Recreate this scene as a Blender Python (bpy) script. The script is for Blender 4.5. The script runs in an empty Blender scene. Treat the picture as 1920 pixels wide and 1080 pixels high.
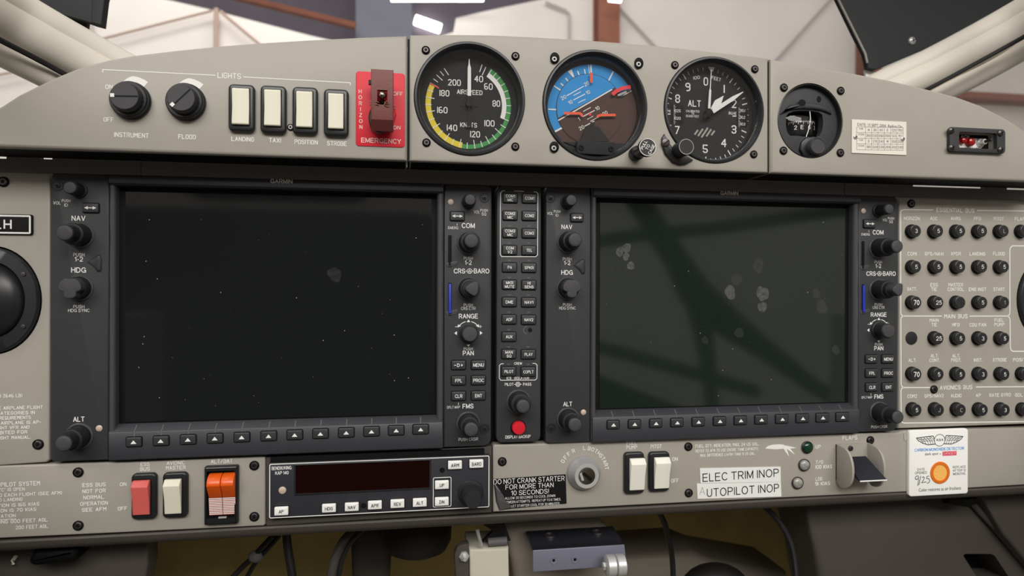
import bpy, bmesh, math, random
from math import sin, cos, pi, radians, degrees, atan2, hypot
from mathutils import Vector, Matrix

random.seed(7)
SC = bpy.context.scene
COL = SC.collection

# ------------------------------------------------------------------ camera
FPX = 1250.0
CAM = Vector((0.21192954, -0.48443293, -0.04505676))
RW = ((0.986579647, 0.002429819, 0.163262659),
      (-0.163259125, -0.001589292, 0.986581944),
      (0.002656688, -0.999995785, -0.001171273))
cam_data = bpy.data.cameras.new('camera')
cam_data.sensor_width = 36.0
cam_data.lens = FPX / 1920 * 36.0
cam_data.clip_start = 0.01
cam = bpy.data.objects.new('camera', cam_data)
COL.objects.link(cam)
cam.matrix_world = Matrix(((RW[0][0], -RW[0][1], -RW[0][2], CAM.x),
                           (RW[1][0], -RW[1][1], -RW[1][2], CAM.y),
                           (RW[2][0], -RW[2][1], -RW[2][2], CAM.z),
                           (0, 0, 0, 1)))
SC.camera = cam
cam_data.dof.use_dof = True
cam_data.dof.focus_distance = 0.47
cam_data.dof.aperture_fstop = 9.0

# ------------------------------------------------------------------ world, lamps, exposure
vs = SC.view_settings
vs.view_transform = 'Standard'
vs.look = 'None'
vs.gamma = 1.0
vs.use_curve_mapping = False
vs.exposure = 0.1

world = bpy.data.worlds.new('hangar_ambient')
SC.world = world
world.use_nodes = True
bg = world.node_tree.nodes['Background']
bg.inputs[0].default_value = (1.0, 0.965, 0.92, 1)
bg.inputs[1].default_value = 0.58


def area(name, loc, target, sx, sy, energy, color=(1, 0.97, 0.93)):
    d = bpy.data.lights.new(name, 'AREA')
    d.shape = 'RECTANGLE'
    d.size = sx
    d.size_y = sy
    d.energy = energy
    d.color = color
    o = bpy.data.objects.new(name, d)
    COL.objects.link(o)
    o.location = loc
    dv = Vector(target) - Vector(loc)
    o.rotation_euler = dv.to_track_quat('-Z', 'Y').to_euler()
    return o


area('hangar_lamp_row', (0.2, -4.6, 2.7), (0.3, 0, 0), 6.0, 1.6, 265)
area('hangar_lamp_row', (-2.2, -1.4, 3.6), (0.2, 0, 0), 1.4, 3.0, 70)
area('hangar_wall_lamp_row', (0.5, 3.0, 4.2), (0.5, 7.5, 0.5), 6.0, 1.0, 180)

# ------------------------------------------------------------------ pixel -> place on a real plane (photo measured in 1920x1080)


def pt(px, py, y=0.0):
    a, b = (px - 960) / FPX, (py - 540) / FPX
    d = Vector((RW[0][0] * a + RW[0][1] * b + RW[0][2],
                RW[1][0] * a + RW[1][1] * b + RW[1][2],
                RW[2][0] * a + RW[2][1] * b + RW[2][2]))
    return CAM + d * ((y - CAM.y) / d.y)


HM = ((0.723592325, -0.000953094, 948.37042758), (-0.020722270, 0.872126373, 68.223757914),
      (-4.180750180e-05, -3.668348574e-06, 1.0))


def hom(px, py):   # a spot on the left display -> the same spot on its twin
    w = HM[2][0] * px + HM[2][1] * py + 1
    return ((HM[0][0] * px + HM[0][1] * py + HM[0][2]) / w, (HM[1][0] * px + HM[1][1] * py + HM[1][2]) / w)


def size(px, py, w, h, y=0.0):
    return (pt(px + w / 2, py, y).x - pt(px - w / 2, py, y).x, pt(px, py - h / 2, y).z - pt(px, py + h / 2, y).z)


# ------------------------------------------------------------------ materials
def lin(c):
    return tuple((v / 255 / 12.92 if v / 255 <= 0.04045 else ((v / 255 + 0.055) / 1.055) ** 2.4) for v in c) + (1,)


MATS = {}


def mat(name, rgb, rough=0.5, metal=0.0, spec=0.5, bump=0.0, bscale=400.0, emit=None, mottle=0.0, mscale=30.0, coat=0.0):
    m = bpy.data.materials.new(name)
    m.use_nodes = True
    nt = m.node_tree
    b = nt.nodes['Principled BSDF']
    b.inputs['Base Color'].default_value = lin(rgb)
    b.inputs['Roughness'].default_value = rough
    b.inputs['Metallic'].default_value = metal
    b.inputs['Specular IOR Level'].default_value = spec
    b.inputs['Coat Weight'].default_value = coat
    if emit:
        b.inputs['Emission Color'].default_value = lin(rgb)
        b.inputs['Emission Strength'].default_value = emit
    tc = nt.nodes.new('ShaderNodeTexCoord')
    if bump:
        n = nt.nodes.new('ShaderNodeTexNoise')
        n.inputs['Scale'].default_value = bscale
        n.inputs['Detail'].default_value = 3
        bp = nt.nodes.new('ShaderNodeBump')
        bp.inputs['Strength'].default_value = bump
        bp.inputs['Distance'].default_value = 0.001
        nt.links.new(tc.outputs['Object'], n.inputs['Vector'])
        nt.links.new(n.outputs['Fac'], bp.inputs['Height'])
        nt.links.new(bp.outputs['Normal'], b.inputs['Normal'])
    if mottle:
        n = nt.nodes.new('ShaderNodeTexNoise')
        n.inputs['Scale'].default_value = mscale
        n.inputs['Detail'].default_value = 5
        mr = nt.nodes.new('ShaderNodeMapRange')
        mr.inputs['From Min'].default_value = 0.3
        mr.inputs['From Max'].default_value = 0.7
        mr.inputs['To Min'].default_value = 1 - mottle
        mr.inputs['To Max'].default_value = 1 + mottle
        mx = nt.nodes.new('ShaderNodeMix')
        mx.data_type = 'RGBA'
        mx.blend_type = 'MULTIPLY'
        mx.inputs['Factor'].default_value = 1
        mx.inputs['A'].default_value = lin(rgb)
        nt.links.new(tc.outputs['Object'], n.inputs['Vector'])
        nt.links.new(n.outputs['Fac'], mr.inputs['Value'])
        nt.links.new(mr.outputs['Result'], mx.inputs['B'])
        nt.links.new(mx.outputs['Result'], b.inputs['Base Color'])
    MATS[name] = m
    return m


def glass_mat(name, tint=(1, 1, 1), ior=1.45, rough=0.0, haze=0.0, haze_scale=8.0, haze_col=(0.8, 0.8, 0.8)):
    """thin clear sheet: mostly straight-through, with a Fresnel reflection and optional dust film"""
    m = bpy.data.materials.new(name)
    m.use_nodes = True
    nt = m.node_tree
    nt.nodes.remove(nt.nodes['Principled BSDF'])
    out = nt.nodes['Material Output']
    tr = nt.nodes.new('ShaderNodeBsdfTransparent')
    tr.inputs[0].default_value = tuple(tint) + (1,)
    gl = nt.nodes.new('ShaderNodeBsdfGlossy')
    gl.inputs['Roughness'].default_value = rough
    fr = nt.nodes.new('ShaderNodeFresnel')
    fr.inputs['IOR'].default_value = ior
    mx = nt.nodes.new('ShaderNodeMixShader')
    nt.links.new(fr.outputs[0], mx.inputs[0])
    nt.links.new(tr.outputs[0], mx.inputs[1])
    nt.links.new(gl.outputs[0], mx.inputs[2])
    last = mx
    if haze:
        df = nt.nodes.new('ShaderNodeBsdfDiffuse')
        df.inputs[0].default_value = tuple(haze_col) + (1,)
        tc = nt.nodes.new('ShaderNodeTexCoord')
        n = nt.nodes.new('ShaderNodeTexNoise')
        n.inputs['Scale'].default_value = haze_scale
        n.inputs['Detail'].default_value = 6
        mr = nt.nodes.new('ShaderNodeMapRange')
        mr.inputs['From Min'].default_value = 0.35
        mr.inputs['From Max'].default_value = 0.75
        mr.inputs['To Min'].default_value = haze * 0.3
        mr.inputs['To Max'].default_value = haze
        nt.links.new(tc.outputs['Object'], n.inputs['Vector'])
        nt.links.new(n.outputs['Fac'], mr.inputs['Value'])
        m2 = nt.nodes.new('ShaderNodeMixShader')
        nt.links.new(mr.outputs[0], m2.inputs[0])
        nt.links.new(mx.outputs[0], m2.inputs[1])
        nt.links.new(df.outputs[0], m2.inputs[2])
        last = m2
    nt.links.new(last.outputs[0], out.inputs['Surface'])
    MATS[name] = m
    return m


M = MATS
mat('grey_paint', (163, 158, 148), 0.42, spec=0.35, bump=0.05, bscale=900, mottle=0.02)
mat('grey_paint_edge', (163, 158, 149), 0.42, spec=0.35)
mat('black_plastic', (52, 53, 55), 0.5, spec=0.4, bump=0.12, bscale=2200)
mat('bar_plastic', (46, 46, 52), 0.42, spec=0.45, bump=0.06, bscale=1600)
mat('rail_plastic', (72, 72, 74), 0.32, spec=0.5)
mat('dark_rubber', (34, 34, 36), 0.55, spec=0.4)
mat('knob_cap', (66, 66, 68), 0.6, spec=0.35)
mat('button_black', (50, 51, 53), 0.42, spec=0.45)
mat('deep_black', (9, 9, 10), 0.6, spec=0.2)
mat('trim_black', (40, 38, 36), 0.65, spec=0.25, bump=0.08, bscale=900)
mat('trim_grey', (96, 92, 89), 0.6, spec=0.25, bump=0.08, bscale=900)
mat('white_ink', (236, 236, 232), 0.6, spec=0.2)
mat('maker_ink', (226, 216, 204), 0.5, spec=0.3)
mat('dim_ink', (120, 122, 122), 0.6, spec=0.2)
mat('grey_ink', (172, 168, 160), 0.6, spec=0.2)
mat('black_ink', (22, 22, 24), 0.6, spec=0.2)
mat('blue_ink', (24, 138, 226), 0.6, spec=0.2)
mat('red_label', (214, 34, 52), 0.45, spec=0.3)
mat('pink_ink', (225, 40, 90), 0.5)
mat('pale_pink_ink', (250, 214, 206), 0.55)
mat('guard_maroon', (112, 58, 54), 0.45, spec=0.35, bump=0.1, bscale=700)
mat('cream_rocker', (226, 222, 202), 0.38, spec=0.4)
mat('white_rocker', (238, 236, 224), 0.38, spec=0.4)
mat('rocker_frame', (32, 32, 34), 0.33, spec=0.5)
mat('red_rocker', (214, 100, 94), 0.38, spec=0.4)
mat('orange_rocker', (228, 92, 20), 0.3, spec=0.5)
mat('stripe_red', (196, 96, 80), 0.4)
mat('white_plastic', (244, 244, 240), 0.4, spec=0.4)
mat('steel', (206, 206, 204), 0.36, metal=0.45)
mat('brushed_steel', (176, 176, 177), 0.42, metal=0.35, bump=0.1, bscale=800)
mat('dark_steel', (92, 88, 88), 0.4, metal=0.9)
mat('brass_ball', (168, 160, 140), 0.25, metal=1.0)
mat('screen_glass', (27, 29, 30), 0.07, spec=0.7)
mat('screen_green_reflection', (29, 38, 33), 0.06, spec=1.0)  # base colour carries the greenish reflection seen in the right screen
mat('display_red', (26, 8, 6), 0.08, spec=0.5)
mat('blue_dial', (60, 150, 215), 0.6, spec=0.1)
mat('brown_dial', (86, 66, 62), 0.6, spec=0.1)
mat('dial_black', (44, 46, 47), 0.7, spec=0.15)
mat('bezel_black', (34, 35, 38), 0.38, spec=0.5)
mat('orange_mark', (240, 84, 44), 0.55)
mat('red_mark', (232, 44, 56), 0.55)
mat('green_arc', (48, 148, 66), 0.6)
mat('yellow_arc', (232, 206, 40), 0.6)
mat('blue_card', (40, 52, 170), 0.4)
mat('sensor_lens', (196, 176, 160), 0.4)
mat('red_button', (214, 32, 48), 0.4, spec=0.35)
mat('green_lens', (14, 56, 38), 0.12, spec=0.6)
mat('clear_lens', (150, 150, 144), 0.12, spec=0.6, mottle=0.35, mscale=500)
mat('red_lens', (150, 10, 16), 0.15, spec=0.6)
mat('orange_ring', (222, 112, 22), 0.5)
mat('amber_spot', (246, 184, 92), 0.7, mottle=0.08, mscale=900)
mat('frame_cream', (232, 225, 212), 0.5, spec=0.35, bump=0.25, bscale=90)
mat('cushion_black', (52, 54, 56), 0.6, spec=0.3, bump=0.12, bscale=300)
mat('rubber_seal', (26, 26, 28), 0.6)
mat('hangar_white', (224, 217, 211), 0.8, spec=0.1, mottle=0.06, mscale=0.9)
mat('hangar_brown', (132, 76, 56), 0.7, mottle=0.12, mscale=6)
mat('brace_brown', (172, 148, 134), 0.7)
mat('brace_grey', (176, 168, 162), 0.7)
mat('roof_dark', (96, 88, 100), 0.8, mottle=0.1, mscale=2)
mat('duct_grey', (112, 114, 128), 0.6, mottle=0.08, mscale=2)
mat('floor_grey', (120, 118, 114), 0.6, mottle=0.1, mscale=2)
mat('lamp_tube', (255, 252, 246), 0.5, emit=6.0)
mat('lip_brown', (74, 69, 64), 0.5, spec=0.3)
mat('knee_panel', (76, 71, 66), 0.6, spec=0.25, mottle=0.06, mscale=12)
mat('well_dark', (128, 122, 116), 0.8, spec=0.1, mottle=0.1, mscale=14)
mat('olive_blanket', (196, 178, 116), 0.75, spec=0.15, mottle=0.2, mscale=14, bump=0.4, bscale=40)
mat('post_beige', (150, 141, 130), 0.55, mottle=0.05, mscale=20)
mat('anodised', (42, 42, 50), 0.34, spec=0.5, metal=0.2)
mat('anodised_lit', (126, 126, 142), 0.4, metal=0.25)  # lighter copy of the black anodising, brightness of the lit front painted in
mat('cream_box', (208, 204, 186), 0.55, mottle=0.04, mscale=30)
mat('cable_black', (24, 23, 23), 0.5)
mat('label_black', (18, 18, 19), 0.3, spec=0.5)
mat('silver_foil', (150, 150, 152), 0.28, metal=0.9, bump=0.5, bscale=260)
mat('paper', (232, 226, 214), 0.7)
mat('label_white', (232, 233, 230), 0.5)
mat('seat_dark', (46, 44, 44), 0.8, mottle=0.1)
mat('graphite', (96, 94, 96), 0.6)
mat('wire_steel', (170, 140, 120), 0.35, metal=0.8)
glass_mat('dial_glass', ior=1.45, rough=0.02)
glass_mat('windshield', tint=(0.97, 0.975, 0.985), ior=1.45, rough=0.01, haze=0.10, haze_scale=5.0)
glass_mat('print_film', ior=1.05, haze=0.17, haze_scale=420.0, haze_col=(0.62, 0.6, 0.66))
glass_mat('faint_film', ior=1.05, haze=0.05, haze_scale=300.0, haze_col=(0.5, 0.52, 0.55))

# ------------------------------------------------------------------ lettering
STROKE = {
 'A': "00 26 40|12 32", 'B': "00 00 06 06 36 45 44 33 03|33 42 41 30 00", 'C': "45 36 16 05 01 10 30 41",
 'D': "00 00 06 06 26 45 41 20 00 00", 'E': "46 06 00 40|03 33", 'F': "46 06 00|03 33", 'G': "45 36 16 05 01 10 30 41 43 43 23",
 'H': "00 06|40 46|03 43", 'I': "20 26", 'J': "46 41 30 10 01", 'K': "00 06|46 02|13 40", 'L': "06 00 40", 'M': "00 06 23 46 40",
 'N': "00 06 40 46", 'O': "10 30 41 45 36 16 05 01 10", 'P': "00 00 06 06 36 45 44 33 03", 'Q': "10 30 41 45 36 16 05 01 10|22 40",
 'R': "00 00 06 06 36 45 44 33 03|23 40", 'S': "01 10 30 41 42 33 13 04 05 16 36 45", 'T': "06 46|26 20", 'U': "06 06 01 10 30 41 46 46",
 'V': "06 20 46", 'W': "06 10 24 30 46", 'X': "00 46|06 40", 'Y': "06 23 46|23 20", 'Z': "06 46 00 40",
 '0': "10 30 41 45 36 16 05 01 10", '1': "20 26", '2': "05 16 36 45 44 00 00 40", '3': "05 16 36 45 44 33 42 41 30 10 01|33 13",
 '4': "30 36 02 42", '5': "46 06 06 03 03 33 42 41 30 10 01", '6': "36 16 05 03|10 30 41 42 33 13 02 01 10", '7': "06 46 10",
 '8': "13 04 05 16 36 45 44 33 13 02 01 10 30 41 42 33", '9': "33 13 04 05 16 36 45 44 33|43 41 30 10", '/': "00 46", '.': "10 11",
 ':': "11 12|14 15", '"': "16 15|26 25", '-': "13 33", '(': "26 15 11 20", ')': "16 25 21 10", '!': "20 21|22 26", ',': "11 00", '+': "13 33|22 24"}


def _arc(cx, cy, rx, ry, a0, a1, n=10):
    return [(cx + rx * cos(radians(a0 + (a1 - a0) * i / n)), cy + ry * sin(radians(a0 + (a1 - a0) * i / n))) for i in range(n + 1)]


_P = [(0, 0), (0, 6), (2.4, 6)] + _arc(2.4, 4.4, 1.6, 1.6, 90, -90) + [(0, 2.8)]
SANS = {   # grotesque capitals drawn as centre lines
 'A': [[(0, 0), (2.2, 6), (4.4, 0)], [(0.8, 2.1), (3.6, 2.1)]],
 'B': [[(0, 0), (0, 6), (2.2, 6)] + _arc(2.2, 4.55, 1.4, 1.45, 90, -90) + [(0, 3.1)], [(2.3, 3.1)] + _arc(2.3, 1.55, 1.7, 1.55, 90, -90) + [(0, 0)]],
 'C': [_arc(2.4, 3, 2.4, 3, 42, 318, 16)], 'D': [[(0, 0), (0, 6), (1.9, 6)] + _arc(1.9, 3, 2.4, 3, 90, -90, 12) + [(0, 0)]],
 'E': [[(3.7, 6), (0, 6), (0, 0), (3.8, 0)], [(0, 3.1), (3.4, 3.1)]], 'F': [[(3.6, 6), (0, 6), (0, 0)], [(0, 3), (3.1, 3)]],
 'G': [_arc(2.5, 3, 2.5, 3, 42, 330, 16) + [(4.7, 2.8), (2.8, 2.8)], [(4.7, 2.8), (4.7, 0)]], 'H': [[(0, 0), (0, 6)], [(4.1, 0), (4.1, 6)], [(0, 3.1), (4.1, 3.1)]],
 'I': [[(0, 0), (0, 6)]], 'J': [[(2.8, 6), (2.8, 1.6)] + _arc(1.4, 1.6, 1.4, 1.6, 0, -180)], 'K': [[(0, 0), (0, 6)], [(4, 6), (0, 2.2)], [(1.6, 3.6), (4.2, 0)]],
 'L': [[(0, 6), (0, 0), (3.3, 0)]], 'M': [[(0, 0), (0, 6), (2.4, 0.5), (4.8, 6), (4.8, 0)]], 'N': [[(0, 0), (0, 6), (4.1, 0), (4.1, 6)]],
 'O': [_arc(2.5, 3, 2.5, 3, 0, 360, 24)], 'P': [_P], 'Q': [_arc(2.5, 3, 2.5, 3, 0, 360, 24), [(3, 1.4), (4.8, -0.2)]], 'R': [_P, [(2.2, 2.8), (4.1, 0)]],
 'S': [_arc(2.05, 4.45, 1.75, 1.55, 15, 262, 12) + _arc(2.05, 1.5, 2.0, 1.5, 80, -165, 12)], 'T': [[(0, 6), (4.2, 6)], [(2.1, 6), (2.1, 0)]],
 'U': [[(0, 6), (0, 2)] + _arc(2, 2, 2, 2, 180, 360) + [(4, 6)]], 'V': [[(0, 6), (2.1, 0), (4.2, 6)]], 'W': [[(0, 6), (1.5, 0), (3, 5.6), (4.5, 0), (6, 6)]],
 'X': [[(0, 0), (4.1, 6)], [(0, 6), (4.1, 0)]], 'Y': [[(0, 6), (2.1, 2.8), (4.2, 6)], [(2.1, 2.8), (2.1, 0)]], 'Z': [[(0, 6), (3.8, 6), (0, 0), (3.9, 0)]],
 '0': [_arc(1.8, 3, 1.8, 3, 0, 360, 24)], '1': [[(0, 4.5), (1.5, 6), (1.5, 0)]], '2': [_arc(1.9, 4.25, 1.75, 1.75, 170, -25) + [(0, 0), (3.8, 0)]],
 '3': [_arc(1.8, 4.5, 1.6, 1.5, 155, -90), _arc(1.8, 1.5, 1.85, 1.5, 90, -160)], '4': [[(2.9, 0), (2.9, 6), (0, 1.6), (3.9, 1.6)]],
 '5': [[(3.4, 6), (0.6, 6), (0.2, 3)] + _arc(1.8, 1.95, 1.9, 1.95, 140, -150, 12)], '6': [_arc(1.9, 1.9, 1.8, 1.9, 0, 360, 20), _arc(2.3, 2.7, 2.2, 3.3, 60, 190)],
 '7': [[(0, 6), (3.7, 6), (1.3, 0)]], '8': [_arc(1.9, 4.55, 1.55, 1.45, 0, 360, 20), _arc(1.9, 1.6, 1.85, 1.6, 0, 360, 20)],
 '9': [_arc(1.9, 4.1, 1.8, 1.9, 0, 360, 20), _arc(1.5, 3.3, 2.2, 3.3, 10, -120)], '/': [[(0, 0), (2, 6)]], '.': [[(0, 0), (0, 0.15)]], ':': [[(0, 0.8), (0, 1)], [(0, 3.6), (0, 3.8)]],
 '-': [[(0, 2.4), (1.8, 2.4)]], '!': [[(0, 0), (0, 0.2)], [(0, 1.6), (0, 6)]], ',': [[(0.3, 0.2), (0, -0.8)]], '(': [_arc(2.4, 2.5, 2.2, 3.9, 130, 230)], ')': [_arc(-1, 2.5, 2.2, 3.9, 50, -50)]}
ROUND = set("BCDGJOPQRSU02356899()")


def chaikin(p):
    out = [p[0]]
    closed = p[0] == p[-1] and len(p) > 3
    for i in range(len(p) - 1):
        a, b = p[i], p[i + 1]
        q = (a[0] * .75 + b[0] * .25, a[1] * .75 + b[1] * .25)
        r = (a[0] * .25 + b[0] * .75, a[1] * .25 + b[1] * .75)
        if i == 0 and not closed:
            out += [r]
        elif i == len(p) - 2 and not closed:
            out += [q]
        else:
            out += [q, r]
    if closed:
        out = out[1:] + [out[1]]
    else:
        out.append(p[-1])
    return out


def stroke_layout(s, gap=1.9, space=3.6):
    if s[0] == '~':       # '~' marks the grotesque capitals
        x, res = 0.0, []
        for ch in s[1:]:
            if ch == ' ':
                x += 2.2
                continue
            ls = SANS[ch]
            mn = min(p[0] for l in ls for p in l)
            res += [[(p[0] - mn + x, p[1]) for p in l] for l in ls]
            x += max(p[0] for l in ls for p in l) - mn + 1.75
        return res
    x, res = 0.0, []
    for ch in s:
        if ch == ' ':
            x += space
            continue
        lines = [[(float(t[0]), float(t[1])) for t in part.split()] for part in STROKE[ch].split('|')]
        mn = min(p[0] for l in lines for p in l)
        mxx = max(p[0] for l in lines for p in l)
        for l in lines:
            l = [(p[0] - mn + x, p[1]) for p in l]
            if ch in ROUND and len(l) > 3:
                l = chaikin(chaikin(l))
            res.append(l)
        x += mxx - mn + gap
    return res


def glyph_bank():
    """outlines of the built-in typeface, one mesh per character and weight"""
    chars = "ABCDEFGHIJKLMNOPQRSTUVWXYZabcdefghijklmnopqrstuvwxyz0123456789.,:;!/-()'+&|"
    objs = []
    for wt, off in (('r', 0.0), ('b', 0.016), ('l', -0.012)):
        for c in chars + ' ':
            for kind in ('g', 'w'):
                if kind == 'g' and c == ' ':
                    continue
                cu = bpy.data.curves.new('t', 'FONT')
                cu.body = c if kind == 'g' else 'H' + c + 'H'
                cu.offset = off if kind == 'g' else 0
                cu.resolution_u = 2
                o = bpy.data.objects.new('t', cu)
                COL.objects.link(o)
                objs.append((wt, c, kind, o))
    cu = bpy.data.curves.new('t', 'FONT')
    cu.body = 'HH'
    o0 = bpy.data.objects.new('t', cu)
    COL.objects.link(o0)
    dg = bpy.context.evaluated_depsgraph_get()
    dg.update()

    def width(o):
        me = o.evaluated_get(dg).to_mesh()
        xs = [v.co.x for v in me.vertices]
        w = max(xs) - min(xs)
        o.evaluated_get(dg).to_mesh_clear()
        return w
    base = width(o0)
    bank = {}
    for wt, c, kind, o in objs:
        d = bank.setdefault((wt, c), {'v': [], 'f': [], 'a': 0.3})
        if kind == 'w':
            d['a'] = width(o) - base
        else:
            me = o.evaluated_get(dg).to_mesh()
            d['v'] = [(v.co.x, v.co.y) for v in me.vertices]
            d['f'] = [tuple(p.vertices) for p in me.polygons]
            o.evaluated_get(dg).to_mesh_clear()
    for _, _, _, o in objs + [(0, 0, 0, o0)]:
        cu = o.data
        bpy.data.objects.remove(o)
        bpy.data.curves.remove(cu)
    return bank


BANK = glyph_bank()


# ------------------------------------------------------------------ mesh builder
def circ(cx, cz, rx, rz=None, n=48, a0=0.0, a1=2 * pi):
    rz = rx if rz is None else rz
    full = abs(a1 - a0) >= 2 * pi - 1e-6
    k = n if full else n + 1
    return [(cx + rx * cos(a0 + (a1 - a0) * i / n), cz + rz * sin(a0 + (a1 - a0) * i / n)) for i in range(k)]


def rrect(cx, cz, w, h, r, n=5):
    r = min(r, w / 2 - 1e-6, h / 2 - 1e-6)
    out = []
    for (sx, sz, a) in ((1, 1, 0), (-1, 1, pi / 2), (-1, -1, pi), (1, -1, 3 * pi / 2)):
        for i in range(n + 1):
            t = a + pi / 2 * i / n
            out.append((cx + sx * (w / 2 - r) + r * cos(t), cz + sz * (h / 2 - r) + r * sin(t)))
    return out


def inset(poly, d):
    """move a closed outline inwards by d"""
    area2 = sum(poly[i][0] * poly[(i + 1) % len(poly)][1] - poly[(i + 1) % len(poly)][0] * poly[i][1] for i in range(len(poly)))
    sg = 1 if area2 > 0 else -1
    out = []
    n = len(poly)
    for i in range(n):
        a, b, c = poly[i - 1], poly[i], poly[(i + 1) % n]
        e1 = Vector((b[0] - a[0], b[1] - a[1]))
        e2 = Vector((c[0] - b[0], c[1] - b[1]))
        if e1.length < 1e-9 or e2.length < 1e-9:
            out.append(b)
            continue
        e1.normalize()
        e2.normalize()
        n1 = Vector((-e1.y, e1.x)) * sg
        n2 = Vector((-e2.y, e2.x)) * sg
        k = n1 + n2
        k = k / max(0.3, k.dot(n1)) if k.length > 1e-6 else n1
        out.append((b[0] + k.x * d, b[1] + k.y * d))
    return out


class MB:
    def __init__(self):
        self.bm = bmesh.new()
        self.mi = 0

    def face(self, vs):
        try:
            f = self.bm.faces.new(vs)
            f.material_index = self.mi
            return f
        except ValueError:
            return None

    def ring(self, pts):
        return [self.bm.verts.new(p) for p in pts]

    def bridge(self, a, b):
        n = len(a)
        for i in range(n):
            self.face((a[i], a[(i + 1) % n], b[(i + 1) % n], b[i]))

    def loft(self, loops, cap0=True, cap1=True):
        rs = [self.ring(l) for l in loops]
        for a, b in zip(rs, rs[1:]):
            self.bridge(a, b)
        if cap0:
            self.face(list(reversed(rs[0])))
        if cap1:
            self.face(rs[-1])
        return rs

    def slab(self, poly, y0, y1, bev=0.0, holes=(), open_back=False):
        """outline in x-z, back at y0, front (towards the seats) at y1 < y0, rounded front edge"""
        loops = [[(x, y0, z) for x, z in poly]]
        if bev:
            for t in (0, 30, 60, 90):
                q = inset(poly, bev * (1 - cos(radians(t))))
                loops.append([(x, y1 + bev * (1 - sin(radians(t))), z) for x, z in q])
        else:
            loops.append([(x, y1, z) for x, z in poly])
        if not holes:
            self.loft(loops, cap0=not open_back)
            return
        rs = self.loft(loops, False, False)
        for r_, y in ((rs[-1], y1), (rs[0], y0)):
            edges = [self.bm.edges.get((r_[i], r_[(i + 1) % len(r_)])) for i in range(len(r_))]
            hr = []
            for h in holes:
                vs = self.ring([(x, y, z) for x, z in h])
                hr.append(vs)
                edges += [self.bm.edges.new((vs[i], vs[(i + 1) % len(vs)])) for i in range(len(vs))]
            res = bmesh.ops.triangle_fill(self.bm, edges=edges, use_beauty=True, use_dissolve=False)
            for f in res['geom']:
                if isinstance(f, bmesh.types.BMFace):
                    f.material_index = self.mi
            if y == y1:
                front = hr
            else:
                for a, b in zip(front, hr):
                    self.bridge(a, b)

    def flat(self, poly, y):
        self.face([self.bm.verts.new((x, y, z)) for x, z in poly])

    def band(self, inner, outer, y, closed=False):
        a = [self.bm.verts.new((x, y, z)) for x, z in inner]
        b = [self.bm.verts.new((x, y, z)) for x, z in outer]
        n = len(a)
        for i in range(n if closed else n - 1):
            self.face((a[i], a[(i + 1) % n], b[(i + 1) % n], b[i]))

    def line(self, pts, w, y, closed=False):
        """thin painted line, mitred"""
        n = len(pts)
        L, R = [], []
        for i in range(n):
            if closed:
                a, b = Vector(pts[i - 1]), Vector(pts[(i + 1) % n])
            else:
                a, b = Vector(pts[max(0, i - 1)]), Vector(pts[min(n - 1, i + 1)])
            p = Vector(pts[i])
            e1 = (p - a).normalized() if (p - a).length > 1e-9 else (b - p).normalized()
            e2 = (b - p).normalized() if (b - p).length > 1e-9 else e1
            n1 = Vector((-e1.y, e1.x))
            n2 = Vector((-e2.y, e2.x))
            k = n1 + n2
            k = k / max(0.35, k.dot(n1)) if k.length > 1e-6 else n1
            L.append(p + k * w / 2)
            R.append(p - k * w / 2)
        self.band(L, R, y, closed)

    def box(self, x0, x1, y0, y1, z0, z1):
        self.slab([(x0, z0), (x1, z0), (x1, z1), (x0, z1)], y1, y0)

    def lathe(self, c, prof, n=32, sx=1.0, sz=1.0, knurl=0.0, axis=None, cap0=False, cap1=True):
        """prof: (radius, height towards the seats[, knurl flag])"""
        c = Vector(c)
        if axis is None:
            ux, uz, ua = Vector((1, 0, 0)), Vector((0, 0, 1)), Vector((0, -1, 0))
        else:
            ua = Vector(axis).normalized()
            ux = ua.orthogonal().normalized()
            uz = ua.cross(ux)
        loops = []
        for p in prof:
            k = knurl if len(p) > 2 and p[2] else 0
            loops.append([c + ua * p[1] + (ux * (cos(2 * pi * i / n) * sx) + uz * (sin(2 * pi * i / n) * sz)) * (p[0] * (1 - (k if i % 2 else 0)))
                          for i in range(n)])
        self.loft(loops, cap0, cap1)

    def tube(self, pts, r, n=12, closed_ends=True):
        pts = [Vector(p) for p in pts]
        loops = []
        up = Vector((0.13, 0.2, 1)).normalized()
        for i, p in enumerate(pts):
            t = (pts[min(i + 1, len(pts) - 1)] - pts[max(i - 1, 0)]).normalized()
            u = t.cross(up)
            if u.length < 0.1:
                u = t.cross(Vector((1, 0, 0)))
            u.normalize()
            v = t.cross(u)
            rr = r[i] if isinstance(r, (list, tuple)) else r
            loops.append([p + (u * cos(2 * pi * k / n) + v * sin(2 * pi * k / n)) * rr for k in range(n)])
        self.loft(loops, closed_ends, closed_ends)

    def prism_x(self, yz, x0, x1):
        self.loft([[(x0, y, z) for y, z in yz], [(x1, y, z) for y, z in yz]])

    def quad_slab(self, corners, back, thick):
        """four (or more) 3d corners extruded along 'back' vector"""
        b = Vector(back).normalized() * thick
        self.loft([[Vector(p) + b for p in corners], [Vector(p) for p in corners]])

    def sphere(self, c, r, n=14, sc=(1, 1, 1)):
        res = bmesh.ops.create_uvsphere(self.bm, u_segments=n, v_segments=max(6, n // 2), radius=r,
                                        matrix=Matrix.Translation(c) @ Matrix.Diagonal((sc[0], sc[1], sc[2], 1)))
        for v in res['verts']:
            for f in v.link_faces:
                f.material_index = self.mi

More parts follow.
